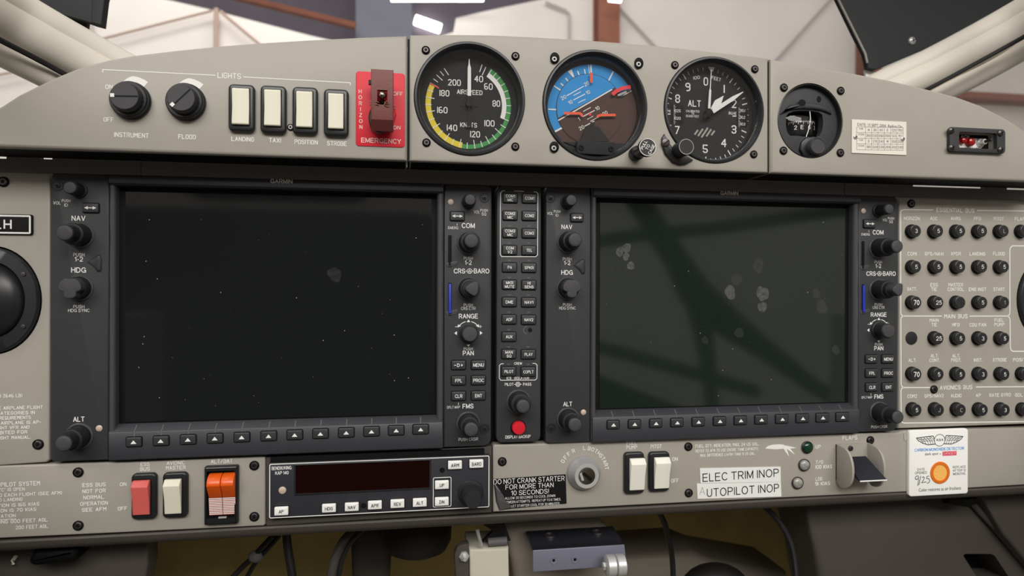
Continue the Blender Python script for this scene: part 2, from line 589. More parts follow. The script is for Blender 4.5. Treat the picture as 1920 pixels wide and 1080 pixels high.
    def put(self, polys, c, rot=0.0):
        """flat pieces (verts, faces) given in mm-true 2d around the origin, laid on the plane through c"""
        ca, sa = cos(rot), sin(rot)
        for vs, fs in polys:
            bv = [self.bm.verts.new((c[0] + x * ca - z * sa, c[1], c[2] + x * sa + z * ca)) for x, z in vs]
            for f in fs:
                self.face([bv[i] for i in f])

    def text(self, s, c, w=None, h=None, font='b', rot=0.0, italic=0.0, thick=1.05, lift=0.00012):
        """s centred on c (3d); fitted to width w and height h (metres); font 's' = engraved single stroke, 'r'/'b'/'l' = typeface"""
        c = (c[0], c[1] - lift, c[2])
        if isinstance(s, (list, tuple)):
            n = len(s)
            lh = h / (n + 0.28 * (n - 1))
            wmax = max(self.measure(t, font) for t in s)
            for i, t in enumerate(s):
                dz = h / 2 - lh / 2 - i * lh * 1.28
                ww = None if w is None else w * self.measure(t, font) / wmax
                self.text(t, (c[0] - sin(rot) * dz, c[1] + lift, c[2] + cos(rot) * dz), ww, lh, font, rot, italic, thick, lift)
            return
        polys = []
        if font != 's' and all(ch == ' ' or ch in SANS for ch in s):
            thick = {'b': 1.02, 'r': 0.74, 'l': 0.45}[font]
            s, font = '~' + s, 's'
        if font == 's':
            ls = stroke_layout(s)
            xs = [p[0] for l in ls for p in l]
            x0, x1 = min(xs), max(xs)
            y0, y1 = 0.0, 6.0
        else:
            x, pieces = 0.0, []
            for ch in s:
                g = BANK[(font, ch)]
                if g['v']:
                    pieces.append(([(vx + x, vy) for vx, vy in g['v']], g['f']))
                x += g['a']
            ys = [v[1] for p in pieces for v in p[0]]
            xs = [v[0] for p in pieces for v in p[0]]
            x0, x1, y0, y1 = min(xs), max(xs), min(ys), max(ys)
        if font == 's':
            x0 -= thick / 2
            x1 += thick / 2
            y0 -= thick / 2
            y1 += thick / 2
        kx = w / (x1 - x0) if w else None
        ky = h / (y1 - y0) if h else None
        kx = ky if kx is None else kx
        ky = kx if ky is None else ky
        mx, my = (x0 + x1) / 2, (y0 + y1) / 2
        if font == 's':
            t = thick / 2 * (kx * ky) ** 0.5
            parts = []
            for l in ls:       # break the strokes at sharp corners
                cur = [l[0]]
                for i in range(1, len(l)):
                    cur.append(l[i])
                    if i < len(l) - 1:
                        a = Vector(((l[i][0] - l[i - 1][0]) * kx, (l[i][1] - l[i - 1][1]) * ky))
                        b = Vector(((l[i + 1][0] - l[i][0]) * kx, (l[i + 1][1] - l[i][1]) * ky))
                        if a.dot(b) < -1e-12:
                            parts.append(cur)
                            cur = [l[i]]
                parts.append(cur)
            for k_, l in enumerate(parts):
                q = []
                for p in l:
                    v = Vector(((p[0] - mx) * kx + italic * (p[1] - my) * ky, (p[1] - my) * ky))
                    if not q or (v - q[-1]).length > 1e-7:
                        q.append(v)
                if len(q) < 2:
                    continue
                closed = (q[0] - q[-1]).length < 1e-6 and len(q) > 3
                if closed:
                    q = q[:-1]
                else:
                    q[0] = q[0] + (q[0] - q[1]).normalized() * t * 0.6
                    q[-1] = q[-1] + (q[-1] - q[-2]).normalized() * t * 0.6
                n = len(q)
                L, R = [], []
                for i in range(n):
                    a = q[i - 1] if (closed or i) else None
                    b = q[(i + 1) % n] if (closed or i < n - 1) else None
                    e1 = (q[i] - a).normalized() if a is not None else (b - q[i]).normalized()
                    e2 = (b - q[i]).normalized() if b is not None else e1
                    n1, n2 = Vector((-e1.y, e1.x)), Vector((-e2.y, e2.x))
                    m = n1 + n2
                    m = m / max(0.45, m.dot(n1)) if m.length > 1e-6 else n1
                    L.append(q[i] + m * t)
                    R.append(q[i] - m * t)
                vs = [(v.x, v.y) for v in L + R]
                fs = [(i, (i + 1) % n, n + (i + 1) % n, n + i) for i in range(n if closed else n - 1)]
                self.put([(vs, fs)], (c[0], c[1] - (k_ % 4) * 5e-6, c[2]), rot)
            return
        else:
            for vs, fs in pieces:
                polys.append(([((vx - mx) * kx + italic * (vy - my) * ky, (vy - my) * ky) for vx, vy in vs], fs))
        self.put(polys, c, rot)

    def measure(self, s, font):
        if font != 's' and all(ch == ' ' or ch in SANS for ch in s):
            s, font = '~' + s, 's'
        if font == 's':
            xs = [p[0] for l in stroke_layout(s) for p in l]
            return max(xs) - min(xs) + 0.6
        return sum(BANK[(font, ch)]['a'] for ch in s)

    def obj(self, name, mats, parent=None, smooth=True, angle=35):
        bm = self.bm
        bmesh.ops.recalc_face_normals(bm, faces=bm.faces)
        me = bpy.data.meshes.new(name)
        bm.to_mesh(me)
        bm.free()
        for m in (mats if isinstance(mats, (list, tuple)) else [mats]):
            me.materials.append(MATS[m])
        if smooth:
            me.shade_smooth()
            me.set_sharp_from_angle(angle=radians(angle))
        o = bpy.data.objects.new(name, me)
        COL.objects.link(o)
        if parent is not None:
            r = parent
            while r.parent is not None:
                r = r.parent
            me.transform(Matrix.Translation(-r.location))
            o.parent = parent
        else:
            vs = me.vertices
            if len(vs):
                lo = Vector((min(v.co.x for v in vs), max(v.co.y for v in vs), min(v.co.z for v in vs)))
                me.transform(Matrix.Translation(-lo))
                o.location = lo
        return o


def tag(o, label=None, cat=None, group=None, kind=None):
    for k, v in (('label', label), ('category', cat), ('group', group), ('kind', kind)):
        if v:
            o[k] = v
    return o


def thing(name, label, cat, loc, group=None):
    o = bpy.data.objects.new(name, None)
    o.empty_display_size = 0.01
    COL.objects.link(o)
    o.location = loc
    return tag(o, label, cat, group)


E = 0.0002

def bevel_all(mb, w, seg=2, ang=30):
    mb.bm.normal_update()
    es = [e for e in mb.bm.edges if len(e.link_faces) == 2 and e.calc_face_angle(0) > radians(ang)]
    bmesh.ops.bevel(mb.bm, geom=es, offset=w, segments=seg, affect='EDGES', profile=0.5, clamp_overlap=True)


def screw(parent, px, py, y, r=0.0030, hexa=True, light=False):
    c = pt(px, py, y)
    mb = MB()
    mb.lathe(c, [(r, 0.0), (r, 0.0007), (r * 0.86, 0.0010), (r * 0.74, 0.0004)], 24, cap0=False)
    mb.mi = 1
    mb.lathe(c, [(r * 0.72, 0.0), (r * 0.72, 0.0009), (r * 0.58, 0.0013), (r * 0.36, 0.0013)], 24)
    mb.mi = 2
    mb.lathe((c.x, c.y - 0.0014, c.z), [(r * 0.36, -0.0003), (r * 0.36, 0.0)], 6)
    return mb.obj('screw', ['deep_black', 'brushed_steel' if light else 'dark_steel', 'deep_black'], parent)


def cross_screw(parent, px, py, y, r, m='steel'):
    c = pt(px, py, y)
    mb = MB()
    mb.lathe(c, [(r, 0), (r * .95, r * .35), (r * .7, r * .6), (r * .3, r * .72)], 20)
    mb.mi = 1
    for a in (0.4, 0.4 + pi / 2):
        mb.put([([(-r * .6, -r * .12), (r * .6, -r * .12), (r * .6, r * .12), (-r * .6, r * .12)], [(0, 1, 2, 3)])], (c.x, c.y - r * .76, c.z), a)
    return mb.obj('screw', [m, 'deep_black'], parent)


def letter(mb, y, items, font='s', fn=pt):
    """items: (text, cx, cy, w_px, h_px)"""
    for it in items:
        s, px, py, w, h = it[:5]
        rot = it[5] if len(it) > 5 else 0.0
        ww = fn(px + (w or 0) / 2, py, y).x - fn(px - (w or 0) / 2, py, y).x if w else None
        hh = fn(px, py - (h or 0) / 2, y).z - fn(px, py + (h or 0) / 2, y).z if h else None
        mb.text(s, fn(px, py, y), ww, hh, font, rot)


def xz(px, py, y):
    p = pt(px, py, y)
    return (p.x, p.z)


# ================================================================== SHROUD (upper instrument panel, stands 35 mm proud)
YC = -0.035
YCB = -0.004
LP = [(-190, 330), (-150, 268), (-110, 245), (-60, 222), (0, 200), (34, 178), (68, 161), (102, 145), (148, 126), (201, 112), (246, 103.7),
      (326, 94), (415, 85), (480, 80), (587, 73.5), (680, 69), (763.6, 66.3), (763.2, 302.7), (480, 292), (0, 276), (-190, 269)]
LPn = [(-190, 268)] + LP[2:-1] + [(-190, 268.5)]
zb = pt(380, 289, YC).z
flush = lambda poly: [(x, zb if z < zb + 0.0014 else z) for x, z in poly]
left_poly = [xz(x, y, YC) for x, y in ([(-190, 268.5), (-150, 258), (-110, 245)] + LP[3:-1])]
root = thing('light_switch_panel', 'long grey upper panel section with rounded shoulder carrying the LIGHTS switches', 'panel', pt(380, 290, YC))
PAN_L = root
mb = MB()
mb.slab(flush(left_poly), YCB, YC, 0.0022)
mb.obj('shell', 'grey_paint', root)
lt = MB()
letter(lt, YC, [('ON', 204.6, 163, 14, 8.6), ('OFF', 203.9, 224.3, 19, 8.6), ('INSTRUMENT', 246.8, 253.4, 65, 9), ('FLOOD', 351, 256.6, 33, 9),
                ('LIGHTS', 430, 142.2, 44, 11), ('LANDING', 455.2, 261, 42.5, 8.6), ('TAXI', 515.6, 263.2, 22.5, 8.6),
                ('POSITION', 574, 266.4, 43.5, 8.6), ('STROBE', 632, 269.2, 37, 8.6)])
lt.obj('lettering', 'white_ink', root)
lm = MB()
yl = YC - 0.0001
lm.line([xz(192.6, 135.8, yl), xz(192.6, 130.4, yl), xz(404.4, 141.3, yl)], 0.00055, yl)
lm.line([xz(456.3, 144.3, yl), xz(656.6, 155.2, yl), xz(656.6, 160, yl)], 0.00055, yl)
lm.obj('bracket_line', 'white_ink', root)
screw(root, 545, 239, YC, 0.0021, light=True)


def ell(px, py, rx, rz, y, n=64):
    c = pt(px, py, y)
    w, h = size(px, py, rx * 2, rz * 2, y)
    return circ(c.x, c.z, w / 2, h / 2, n), c, w / 2, h / 2


ASI = ell(881.5, 185.3, 104.6, 107.6, YC)
AIN = ell(1116.6, 197.4, 98.6, 104.4, YC)
ALT = ell(1339.4, 206.5, 94.2, 100.6, YC)
CMP = ell(1519.5, 226.4, 61.5, 70.6, YC)

cp = [(767.8, 64.9), (860, 64.0), (921, 65), (1000, 68.6), (1100, 74.5), (1233, 85), (1340, 97), (1440.8, 108.8), (1441, 322.4), (1000, 311.3), (767.6, 304.2)]
root = thing('standby_instrument_panel', 'grey middle section of the upper panel holding the three round standby dials', 'panel', pt(1100, 315, YC))
PAN_C = root
mb = MB()
mb.slab(flush([xz(x, y, YC) for x, y in cp]), YCB, YC, 0.0018, holes=[ASI[0], AIN[0], ALT[0]])
mb.obj('shell', 'grey_paint', root)
for q in ((798.3, 94.4), (966.3, 105.6), (799.6, 267.6), (966, 275.1), (1265, 122.2), (1414.8, 130), (1412.8, 289.5)):
    screw(root, q[0], q[1], YC, 0.0028)
for q in ((1039, 110.6), (1196.5, 120.2), (1038, 277.3)):
    mb = MB()
    c = pt(q[0] + 1, q[1] - 1.5, YC)
    mb.lathe(c, [(0.0036, 0), (0.0036, 0.0006), (0.0030, 0.0008)], 20, sx=0.92, sz=1.08)
    mb.obj('slotted_washer', 'deep_black', root)
    screw(root, q[0], q[1] + 1, YC - 0.0009, 0.0026, light=True)

rp = [(1444.4, 110), (1508, 121), (1603, 137.3), (1671, 150.6), (1741, 167), (1793, 180.5), (1839, 197), (1877, 216), (1901, 230), (1925, 247.5),
      (1960, 276), (1995, 318), (2000, 340), (1920, 337), (1680, 329.8), (1444.4, 322.8)]
el_c = pt(1828, 265, YC)
ew, eh = size(1828, 265, 74, 31, YC)
root = thing('upper_fascia', 'grey right section of the upper panel with round black compass and correction card', 'panel', pt(1680, 325, YC))
PAN_R = root
mb = MB()
mb.slab(flush([xz(x, y, YC) for x, y in rp]), YCB, YC, 0.0022, holes=[CMP[0], rrect(el_c.x, el_c.z, ew, eh, 0.002)])
mb.obj('shell', 'grey_paint', root)
for q in ((1469.3, 164.5), (1575.7, 170.5), (1468.5, 282.6), (1575.2, 286.6)):
    screw(root, q[0], q[1], YC, 0.0030)

# dark underside boards and the black trim strip behind them
root = thing('glareshield_trim', 'long matte black trim strip under the grey upper panel sections', 'trim strip', pt(900, 345, YCB + 0.001))
YT = -0.0028
segs = []


def strip(xa, xb, notches, bot):
    ztop = lambda px: pt(px, 0, YT).x
    xa_, xb_ = pt(xa, 320, YT).x, pt(xb, 320, YT).x
    zt = zb + 0.0014
    zlo = bot
    pts = [(xa_, zlo), (xb_, zlo), (xb_, zt)]
    for (na, nb, dep) in sorted(notches, reverse=True):
        a, b = pt(na, 320, YT).x, pt(nb, 320, YT).x
        pts += [(b, zt), (b, zt - dep), (a, zt - dep), (a, zt)]
    pts += [(xa_, zt)]
    m_ = MB()
    m_.slab(pts, YT + 0.004, YT)
    m_.obj('trim_board', 'trim_grey', root)


zbot = pt(900, 346.5, YT).z
strip(-190, 263.6, [(-20, 12, 0.0026), (76, 98, 0.0021)], zbot)
strip(265.2, 1582.6, [], zbot)
strip(1584.2, 2010, [(1712, 1846, 0.0025), (1888, 1990, 0.0027)], zbot)
for nm, a, b, yy in (('l', -190, 763, 290), ('c', 768, 1441, 312), ('r', 1445, 1998, 328)):
    m_ = MB()
    x0, x1 = pt(a, yy, YC).x + 0.001, pt(b, yy, YC).x - 0.001
    m_.box(x0, x1, YC + 0.004, YCB, zb - 0.00018, zb - 0.00006)
    m_.obj('underside_liner', 'deep_black', root)

for sx, top in ((765.9, 71), (1442.7, 114)):
    q = pt(sx, 300, -0.012)
    m_ = MB()
    m_.box(pt(sx - 2.0, 300, YC).x, pt(sx + 2.0, 300, YC).x, YC + 0.0022, YCB, zb, pt(sx, top, YC).z)
    m_.obj('seam_dark_filler', 'deep_black', root)  # black filler added so the open seams stay dark

# ------------------------------------------------------------------ rotary light knobs


def rotary(name, label, bx, by, ang, arc0, arc1):
    c = pt(bx, by, YC)
    t = thing(name, label, 'knob', (c.x, c.y - E, c.z), 'rotary dimmer knobs on the lights panel')
    c = Vector((c.x, c.y - E, c.z))
    m_ = MB()
    m_.lathe(c, [(0.0118, 0), (0.0118, 0.0015), (0.0112, 0.0022), (0.0112, 0.0045), (0.0104, 0.0055)], 36)
    m_.obj('skirt', 'rocker_frame', t)
    m_ = MB()
    m_.lathe(c, [(0.0090, 0.005), (0.0088, 0.0092, 1), (0.0084, 0.0103, 1), (0.0080, 0.0106)], 36, knurl=0.07)
    m_.obj('grip', 'dark_rubber', t)
    m_ = MB()
    top = Vector((c.x, c.y - 0.0107, c.z))
    ca, sa = cos(ang), sin(ang)
    m_.lathe(top, [(0.0080, -0.0003), (0.0080, 0.0), (0.0077, 0.0003)], 36)
    m_.put([([(-0.0077, -0.00035), (0.0077, -0.00035), (0.0077, 0.00035), (-0.0077, 0.00035)], [(0, 1, 2, 3)])], (top.x, top.y - 0.00045, top.z), ang)
    cap = m_.obj('cap', 'knob_cap', t)
    m_ = MB()
    m_.put([([(-0.0077, -0.00035), (0.0077, -0.00035), (0.0077, 0.00035), (-0.0077, 0.00035)], [(0, 1, 2, 3)])], (top.x, top.y - 0.0006, top.z), ang)
    m_.obj('ridge_groove', 'deep_black', cap)
    m_ = MB()
    m_.put([([(0.0054, -0.0015), (0.0077, -0.0015), (0.0077, 0.0007), (0.0054, 0.0007)], [(0, 1, 2, 3)])], (top.x, top.y - 0.0007, top.z), ang)
    m_.obj('pointer_mark', 'white_ink', cap)
    # the white dimming wedge painted on the panel
    m_ = MB()
    n = 16
    inn, out = [], []
    for i in range(n + 1):
        a = radians(arc0 + (arc1 - arc0) * i / n)
        k = i / n
        inn.append((c.x + 0.0112 * cos(a), c.z + 0.0112 * sin(a)))
        r = 0.0122 + 0.0034 * min(1, (1 - k) * 2.2)
        out.append((c.x + r * cos(a), c.z + r * sin(a)))
    m_.band(inn, out, YC - 0.0001)
    m_.obj('dimming_wedge', 'white_ink', PAN_L)
    return t


rotary('dimmer_knob', 'black ribbed rotary knob over the word INSTRUMENT, pointer turned to the left', 246.5, 189.6, radians(182), 52, 118)
rotary('dimmer_knob', 'black ribbed rotary knob over the word FLOOD, pointer turned to lower left', 350, 192.6, radians(226), 50, 116)


# ------------------------------------------------------------------ rocker switches
def rocker(label, b, r, y, color, style='flat', group=None, name='rocker_switch'):
    cx, cy = (b[0] + b[1]) / 2, (b[2] + b[3]) / 2
    c = pt(cx, cy, y)
    w, h = size(cx, cy, b[1] - b[0], b[3] - b[2], y)
    c = Vector((c.x, c.y - E, c.z))
    t = thing(name, label, 'switch', c, group)
    rcx, rcy = (r[0] + r[1]) / 2, (r[2] + r[3]) / 2
    rc = pt(rcx, rcy, y)
    rw, rh = size(rcx, rcy, r[1] - r[0], r[3] - r[2], y)
    m_ = MB()
    m_.slab(rrect(c.x, c.z, w * 0.98, h, 0.0030), c.y, c.y - 0.0034, 0.0014, holes=[])
    m_.obj('frame', 'rocker_frame', t)
    m_ = MB()
    m_.slab(rrect(rc.x, rc.z, rw + 0.0012, rh + 0.0012, 0.0008), c.y - 0.003, c.y - 0.00352)
    m_.obj('recess', 'deep_black', t)
    y0 = c.y - 0.0032
    H = rh / 2
    if style == 'flat':
        prof = [(y0, H), (y0 - 0.0016, H), (y0 - 0.0021, H * 0.94), (y0 - 0.0012, 0), (y0 - 0.0024, -H * 0.95), (y0 - 0.0018, -H), (y0, -H)]
    else:
        prof = [(y0, H), (y0 - 0.0024, H), (y0 - 0.0058, H * 0.70), (y0 - 0.0030, -H * 0.1), (y0 - 0.0018, -H * 0.96), (y0 - 0.0012, -H), (y0, -H)]
    m_ = MB()
    m_.prism_x([(a, rc.z + b_) for a, b_ in prof], rc.x - rw / 2, rc.x + rw / 2)
    bevel_all(m_, 0.0007, 2, 25)
    m_.obj('rocker', color, t, angle=50)
    return t


G = 'white rocker switches on the lights panel'
for lab, b, r in (('LANDING', (429.8, 479.8, 160.6, 248.5), (438.3, 470.2, 169.4, 237)),
                  ('TAXI', (489.4, 538.7, 163, 251.9), (498.2, 528.8, 172, 239.5)),
                  ('POSITION', (549, 597.3, 165.5, 253.7), (557.5, 587.5, 175, 242.2)),
                  ('STROBE', (607.6, 654.8, 169.4, 257.6), (616.8, 645.2, 179, 245))):
    rocker('cream rocker switch in black frame above the word %s' % lab, b, r, YC, 'cream_rocker', 'flat', G)

# ------------------------------------------------------------------ emergency horizon switch
rl = thing('emergency_label', 'bright red rounded label lettered HORIZON EMERGENCY behind the guarded toggle', 'label', pt(713, 276, YC - E))
m_ = MB()
w, h = size(713, 205, 92, 139, YC)
c = pt(713.5, 205.5, YC - E)
m_.slab(rrect(c.x, c.z, w, h, 0.0022), YC - E, YC - 0.0006, 0.0001)
m_.obj('plate', 'red_label', rl)
lt = MB()
yq = YC - 0.0006
for i, ch in enumerate('HORIZON'):
    letter(lt, yq, [(ch, 675.3 + i * 0.25, 171.5 + i * 11.1, None, 7.6)], 'b')
letter(lt, yq, [('OFF', 746, 176, 18, 7.6), ('ON', 744, 239.3, 14, 7.2), ('EMERGENCY', 714.8, 264, 75, 9)], 'b')
lt.obj('lettering', 'pale_pink_ink', rl)

gs = thing('guarded_toggle_switch', 'maroon flip guard over a silver ball toggle on the red emergency label', 'switch', pt(716, 240, YC - 0.0008))
c = pt(719, 209, YC - 0.0008)
m_ = MB()
cc = pt(718.5, 215, YC - 0.0008)
m_.lathe(cc, [(0.0086, 0), (0.0086, 0.0022), (0.0078, 0.003)], 8, sz=1.25)
m_.obj('hex_nut', 'red_label', gs)
m_ = MB()
m_.lathe(pt(712, 226, YC - 0.004), [(0.0070, 0), (0.0070, 0.006), (0.006, 0.007)], 20, sz=1.35)
m_.obj('switch_body', 'rocker_frame', gs)
gy = YC - 0.004
x0, x1 = pt(695.6, 200, gy - 0.012).x, pt(737.5, 200, gy - 0.012).x
zz = lambda py, d=0.012: pt(716, py, gy - d).z
z_top, z_mid, z_w0, z_w1, z_low, z_bot = zz(131), zz(152), zz(169.5), zz(197), zz(226), zz(243)
xw0, xw1 = pt(707.3, 183, gy - 0.012).x, pt(726.5, 183, gy - 0.012).x
m_ = MB()
m_.slab([(x0, z_low), (x1, z_low), (x1, z_top), (x0, z_top)], gy - 0.010, gy - 0.013, 0.0005,
        holes=[[(xw0, z_w1), (xw1, z_w1), (xw1, z_w0), (xw0, z_w0)]])
m_.loft([[(x, gy - 0.0135, z_low) for x in (x0, x1)] + [(x1, gy - 0.010, z_low), (x0, gy - 0.010, z_low)],
         [(x, gy - 0.0085, z_bot) for x in (x0, x1)] + [(x1, gy - 0.005, z_bot), (x0, gy - 0.005, z_bot)]])
for xa, xb in ((x0, x0 + 0.0012), (x1 - 0.0012, x1)):
    m_.prism_x([(gy - 0.0102, z_top), (gy - 0.0102, z_low), (gy - 0.006, z_bot), (gy + 0.002, z_low), (gy + 0.002, z_mid)], xa, xb)
m_.obj('guard_cover', 'guard_maroon', gs)
m_ = MB()
m_.box(x0 - 0.0018, x0, gy - 0.008, gy - 0.005, z_mid - 0.001, z_mid + 0.0016)
m_.obj('hinge_pin', 'dark_rubber', gs)
m_ = MB()
tb = pt(716.4, 178.5, gy - 0.0115)
m_.tube([(tb.x, gy + 0.002, tb.z - 0.006), (tb.x, tb.y, tb.z)], [0.0015, 0.0012], 10)
m_.sphere(tb, 0.0025, 16)
m_.obj('toggle_lever', 'brass_ball', gs)
m_ = MB()
for dz in (0.0, -0.0017):
    za = pt(700, 190, gy - 0.0135).z + dz
    m_.tube([(x0 - 0.0012, gy - 0.011, za), (x0 + 0.004, gy - 0.0136, za - 0.0002), (xw0 + 0.001, gy - 0.0136, za - 0.0006)], 0.00035, 6)
    m_.tube([(x1 + 0.0016, gy - 0.011, za - 0.0022), (x1 - 0.004, gy - 0.0136, za - 0.0012), (xw1 - 0.002, gy - 0.0136, za - 0.0002)], 0.00035, 6)
m_.tube([(xw1 - 0.002, gy - 0.0136, za), (xw1 - 0.0006, gy - 0.0138, za + 0.0024), (xw1 + 0.0005, gy - 0.0136, za + 0.001)], 0.00035, 6)
m_.obj('safety_wire', 'wire_steel', gs)


# ------------------------------------------------------------------ dials
def gauge(name, label, G_, rec, rd_px, dial_center, cat='gauge', dialmat='dial_black', ring=0.92, glass=True):
    _, c, rx, rz = G_
    k = rz / rx
    t = thing(name, label, cat, c)
    R = rx * 0.993
    yd = YC + rec
    rd = size(dial_center[0], dial_center[1], rd_px * 2, rd_px * 2, yd)[0] / 2
    m_ = MB()
    m_.lathe(c, [(R, -0.022), (R, 0.0006), (R * 0.985, 0.0014), (R * 0.955, 0.0016), (R * ring, 0.0), (R * (ring - 0.015), -0.002), (rd * 1.01, -rec - 0.0004), (rd * 1.01, -0.022)], 72, sz=k)
    m_.obj('bezel_ring', 'bezel_black', t, angle=25)
    m_ = MB()
    m_.flat(circ(c.x, c.z, rd, rd * k, 72), yd)
    m_.obj('dial_face', dialmat, t)
    if glass:
        m_ = MB()
        m_.slab(circ(c.x, c.z, R * (ring - 0.012), R * (ring - 0.012) * k, 64), YC + 0.0032, YC + 0.0025)
        m_.obj('cover_glass', 'dial_glass', t)
    return t, c, yd, k


def arc_band(m_, o, r0, r1, a0, a1, y, k=1.0, n=None):
    """angles clockwise from straight up, degrees"""
    n = n or max(3, int(abs(a1 - a0) / 3))
    A = [radians(a0 + (a1 - a0) * i / n) for i in range(n + 1)]
    m_.band([(o[0] + r0 * sin(a), o[1] + k * r0 * cos(a)) for a in A], [(o[0] + r1 * sin(a), o[1] + k * r1 * cos(a)) for a in A], y)


def tick(m_, o, r0, r1, a, w, y, k=1.0):
    a = radians(a)
    d = (sin(a), cos(a))
    n_ = (cos(a) * w / 2, -sin(a) * w / 2)
    P = [(o[0] + d[0] * r0 + n_[0], o[1] + k * (d[1] * r0 + n_[1])), (o[0] + d[0] * r1 + n_[0], o[1] + k * (d[1] * r1 + n_[1])),
         (o[0] + d[0] * r1 - n_[0], o[1] + k * (d[1] * r1 - n_[1])), (o[0] + d[0] * r0 - n_[0], o[1] + k * (d[1] * r0 - n_[1]))]
    m_.flat(P, y)


# airspeed
t, c, yd, k = gauge('airspeed_indicator', 'round airspeed dial with green, white and yellow arcs, needle straight up', ASI, 0.012, 92, (878.5, 196.8))
U = (pt(879.5, 196, yd).x - pt(878.5, 196, yd).x) / 3.858       # one close-up pixel on the dial plane
K3 = lambda x, y: (740 + x / 3.858, 40 + y / 3.858)
o = (pt(*K3(535, 605), yd).x, pt(*K3(535, 605), yd).z)
for nm, ma, r0, r1, a0, a1, dy in (('green_band', 'green_arc', 279, 309, 31, 189, 1), ('white_band', 'white_ink', 243, 276, 32, 109, 2), ('yellow_band', 'yellow_arc', 270, 309, 189, 296, 1)):
    m_ = MB()
    arc_band(m_, o, r0 * U, r1 * U, a0, a1, yd - 0.0001 * dy, k)
    m_.obj(nm, ma, t)
m_ = MB()
kn = [(35, 12.5), (40, 18.5), (50, 33), (60, 48), (80, 88.5), (100, 129.3), (120, 171.4), (140, 213.7), (160, 258), (180, 297), (200, 324.4), (205, 331)]


def spd(v):
    for (a, x), (b, y) in zip(kn, kn[1:]):
        if a <= v <= b:
            return x + (y - x) * (v - a) / (b - a)


for v in range(40, 205, 5):
    ten = v % 10 == 0
    if v == 45:
        continue
    tick(m_, o, (248 if ten else 266) * U, (305 if v > 180 or v < 55 else 310) * U, spd(v), 5.5 * U, yd - 0.0003, k)
tick(m_, o, 235 * U, 300 * U, 24.5, 5.5 * U, yd - 0.0003, k)
m_.obj('scale_marks', 'white_ink', t)
m_ = MB()
tick(m_, o, 238 * U, 308 * U, 296.5, 8 * U, yd - 0.0004, k)
m_.obj('red_line', 'red_mark', t)
m_ = MB()
letter(m_, yd, [(s, *K3(x, y), w, 12.2) for s, x, y, w in (('200', 432, 443, 24), ('180', 360, 520, 18.5), ('160', 345, 642, 19.5), ('140', 415, 770, 19.5),
       ('120', 582, 817, 18.5), ('100', 686, 738, 19), ('80', 735, 595, 14.5), ('60', 678, 472, 16), ('40', 608, 417, 16.5))] +
       [('AIRSPEED', *K3(543, 513), 48, 9), ('KNOTS', *K3(535, 750), 31.6, 9)])
m_.obj('numerals', 'white_ink', t)
yp = yd - 0.0030
m_ = MB()
m_.slab([(o[0] + x * U, o[1] + z * U * k) for x, z in ((-12, 55), (-11, 250), (-5, 275), (-2, 312), (2, 312), (5, 275), (13, 250), (14, 55))], yp, yp - 0.0005)
pn = m_.obj('pointer', 'white_ink', t)
m_ = MB()
m_.slab([(o[0] + x * U, o[1] + z * U * k) for x, z in ((-13, 55), (13, 55), (12, 20), (3, -20), (3, -115), (8, -120), (22, -140), (14, -155), (-12, -155), (-22, -140), (-7, -120), (-3, -115), (-3, -20), (-12, 20))], yp, yp - 0.0004)
m_.lathe((o[0], yd, o[1]), [(0.0024, 0), (0.0024, 0.0036), (0.0018, 0.0042)], 20)
for sx in (-52, 52):
    m_.lathe((o[0] + sx * U, yd, o[1]), [(0.0013, 0), (0.0013, 0.0006)], 14)
m_.obj('hub_and_tail', 'dial_black', t)

# attitude
K4 = lambda x, y: (1000 + x / 3.857, 60 + y / 3.857)
t, c, yd, k = gauge('attitude_indicator', 'round blue and brown attitude dial tilted to one side, red flag showing', AIN, 0.010, 85, (1111, 206))
U = (pt(1111.5, 206, yd).x - pt(1110.5, 206, yd).x) / 3.857
o = (c.x, c.z)
R0 = 332 * U
rr_ = 238 * U
oc = pt(*K4(408, 580), yd)
o = (pt(*K4(428, 575), yd).x, pt(*K4(428, 575), yd).z)
oi = (pt(*K4(408, 560), yd).x, pt(*K4(408, 560), yd).z)
roll = 29.0
m_ = MB()
arc_band(m_, o, 0, 322 * U, -90 - roll, 90 - roll, yd - 0.0001, k, 60)
m_.obj('sky_ring', 'blue_dial', t)
m_ = MB()
arc_band(m_, o, 0, 322 * U, 90 - roll, 270 - roll, yd - 0.0001, k, 60)
m_.obj('ground_ring', 'brown_dial', t)
m_ = MB()
for a, r0, r1, w in ((-2.5, 240, 318, 10), (-5.5, 250, 318, 5), (-12, 248, 292, 8), (-22, 248, 292, 8), (-42, 248, 292, 8), (-52, 248, 292, 8), (-60, 246, 320, 9), (-90, 252, 318, 9), (28, 246, 318, 9), (60, 246, 318, 9)):
    tick(m_, o, r0 * U, r1 * U, a, w * U, yd - 0.0004, k)
m_.flat([(o[0] + r * U * sin(radians(a)), o[1] + k * r * U * cos(radians(a))) for a, r in ((-34.5, 318), (-28.5, 318), (-31, 246))], yd - 0.0004)
tick(m_, o, 246 * U, 322 * U, -90 - roll, 12 * U, yd - 0.0004, k)
tick(m_, o, 246 * U, 322 * U, 90 - roll, 12 * U, yd - 0.0004, k)
m_.obj('bank_marks', 'white_ink', t)


def half(o, r, off, sign, n=48):
    """circle cut by the tilted horizon, off = shift of the cut along the horizon's up direction"""
    up = (-sin(radians(roll)), cos(radians(roll)))
    al = (cos(radians(roll)), sin(radians(roll)))
    hc = math.acos(max(-1, min(1, off / r)))
    if sign > 0:
        A = [-hc + 2 * hc * i / n for i in range(n + 1)]
    else:
        A = [hc + (2 * pi - 2 * hc) * i / n for i in range(n + 1)]
    return [(o[0] + r * (cos(a) * up[0] + sin(a) * al[0]), o[1] + k * r * (cos(a) * up[1] + sin(a) * al[1])) for a in A]


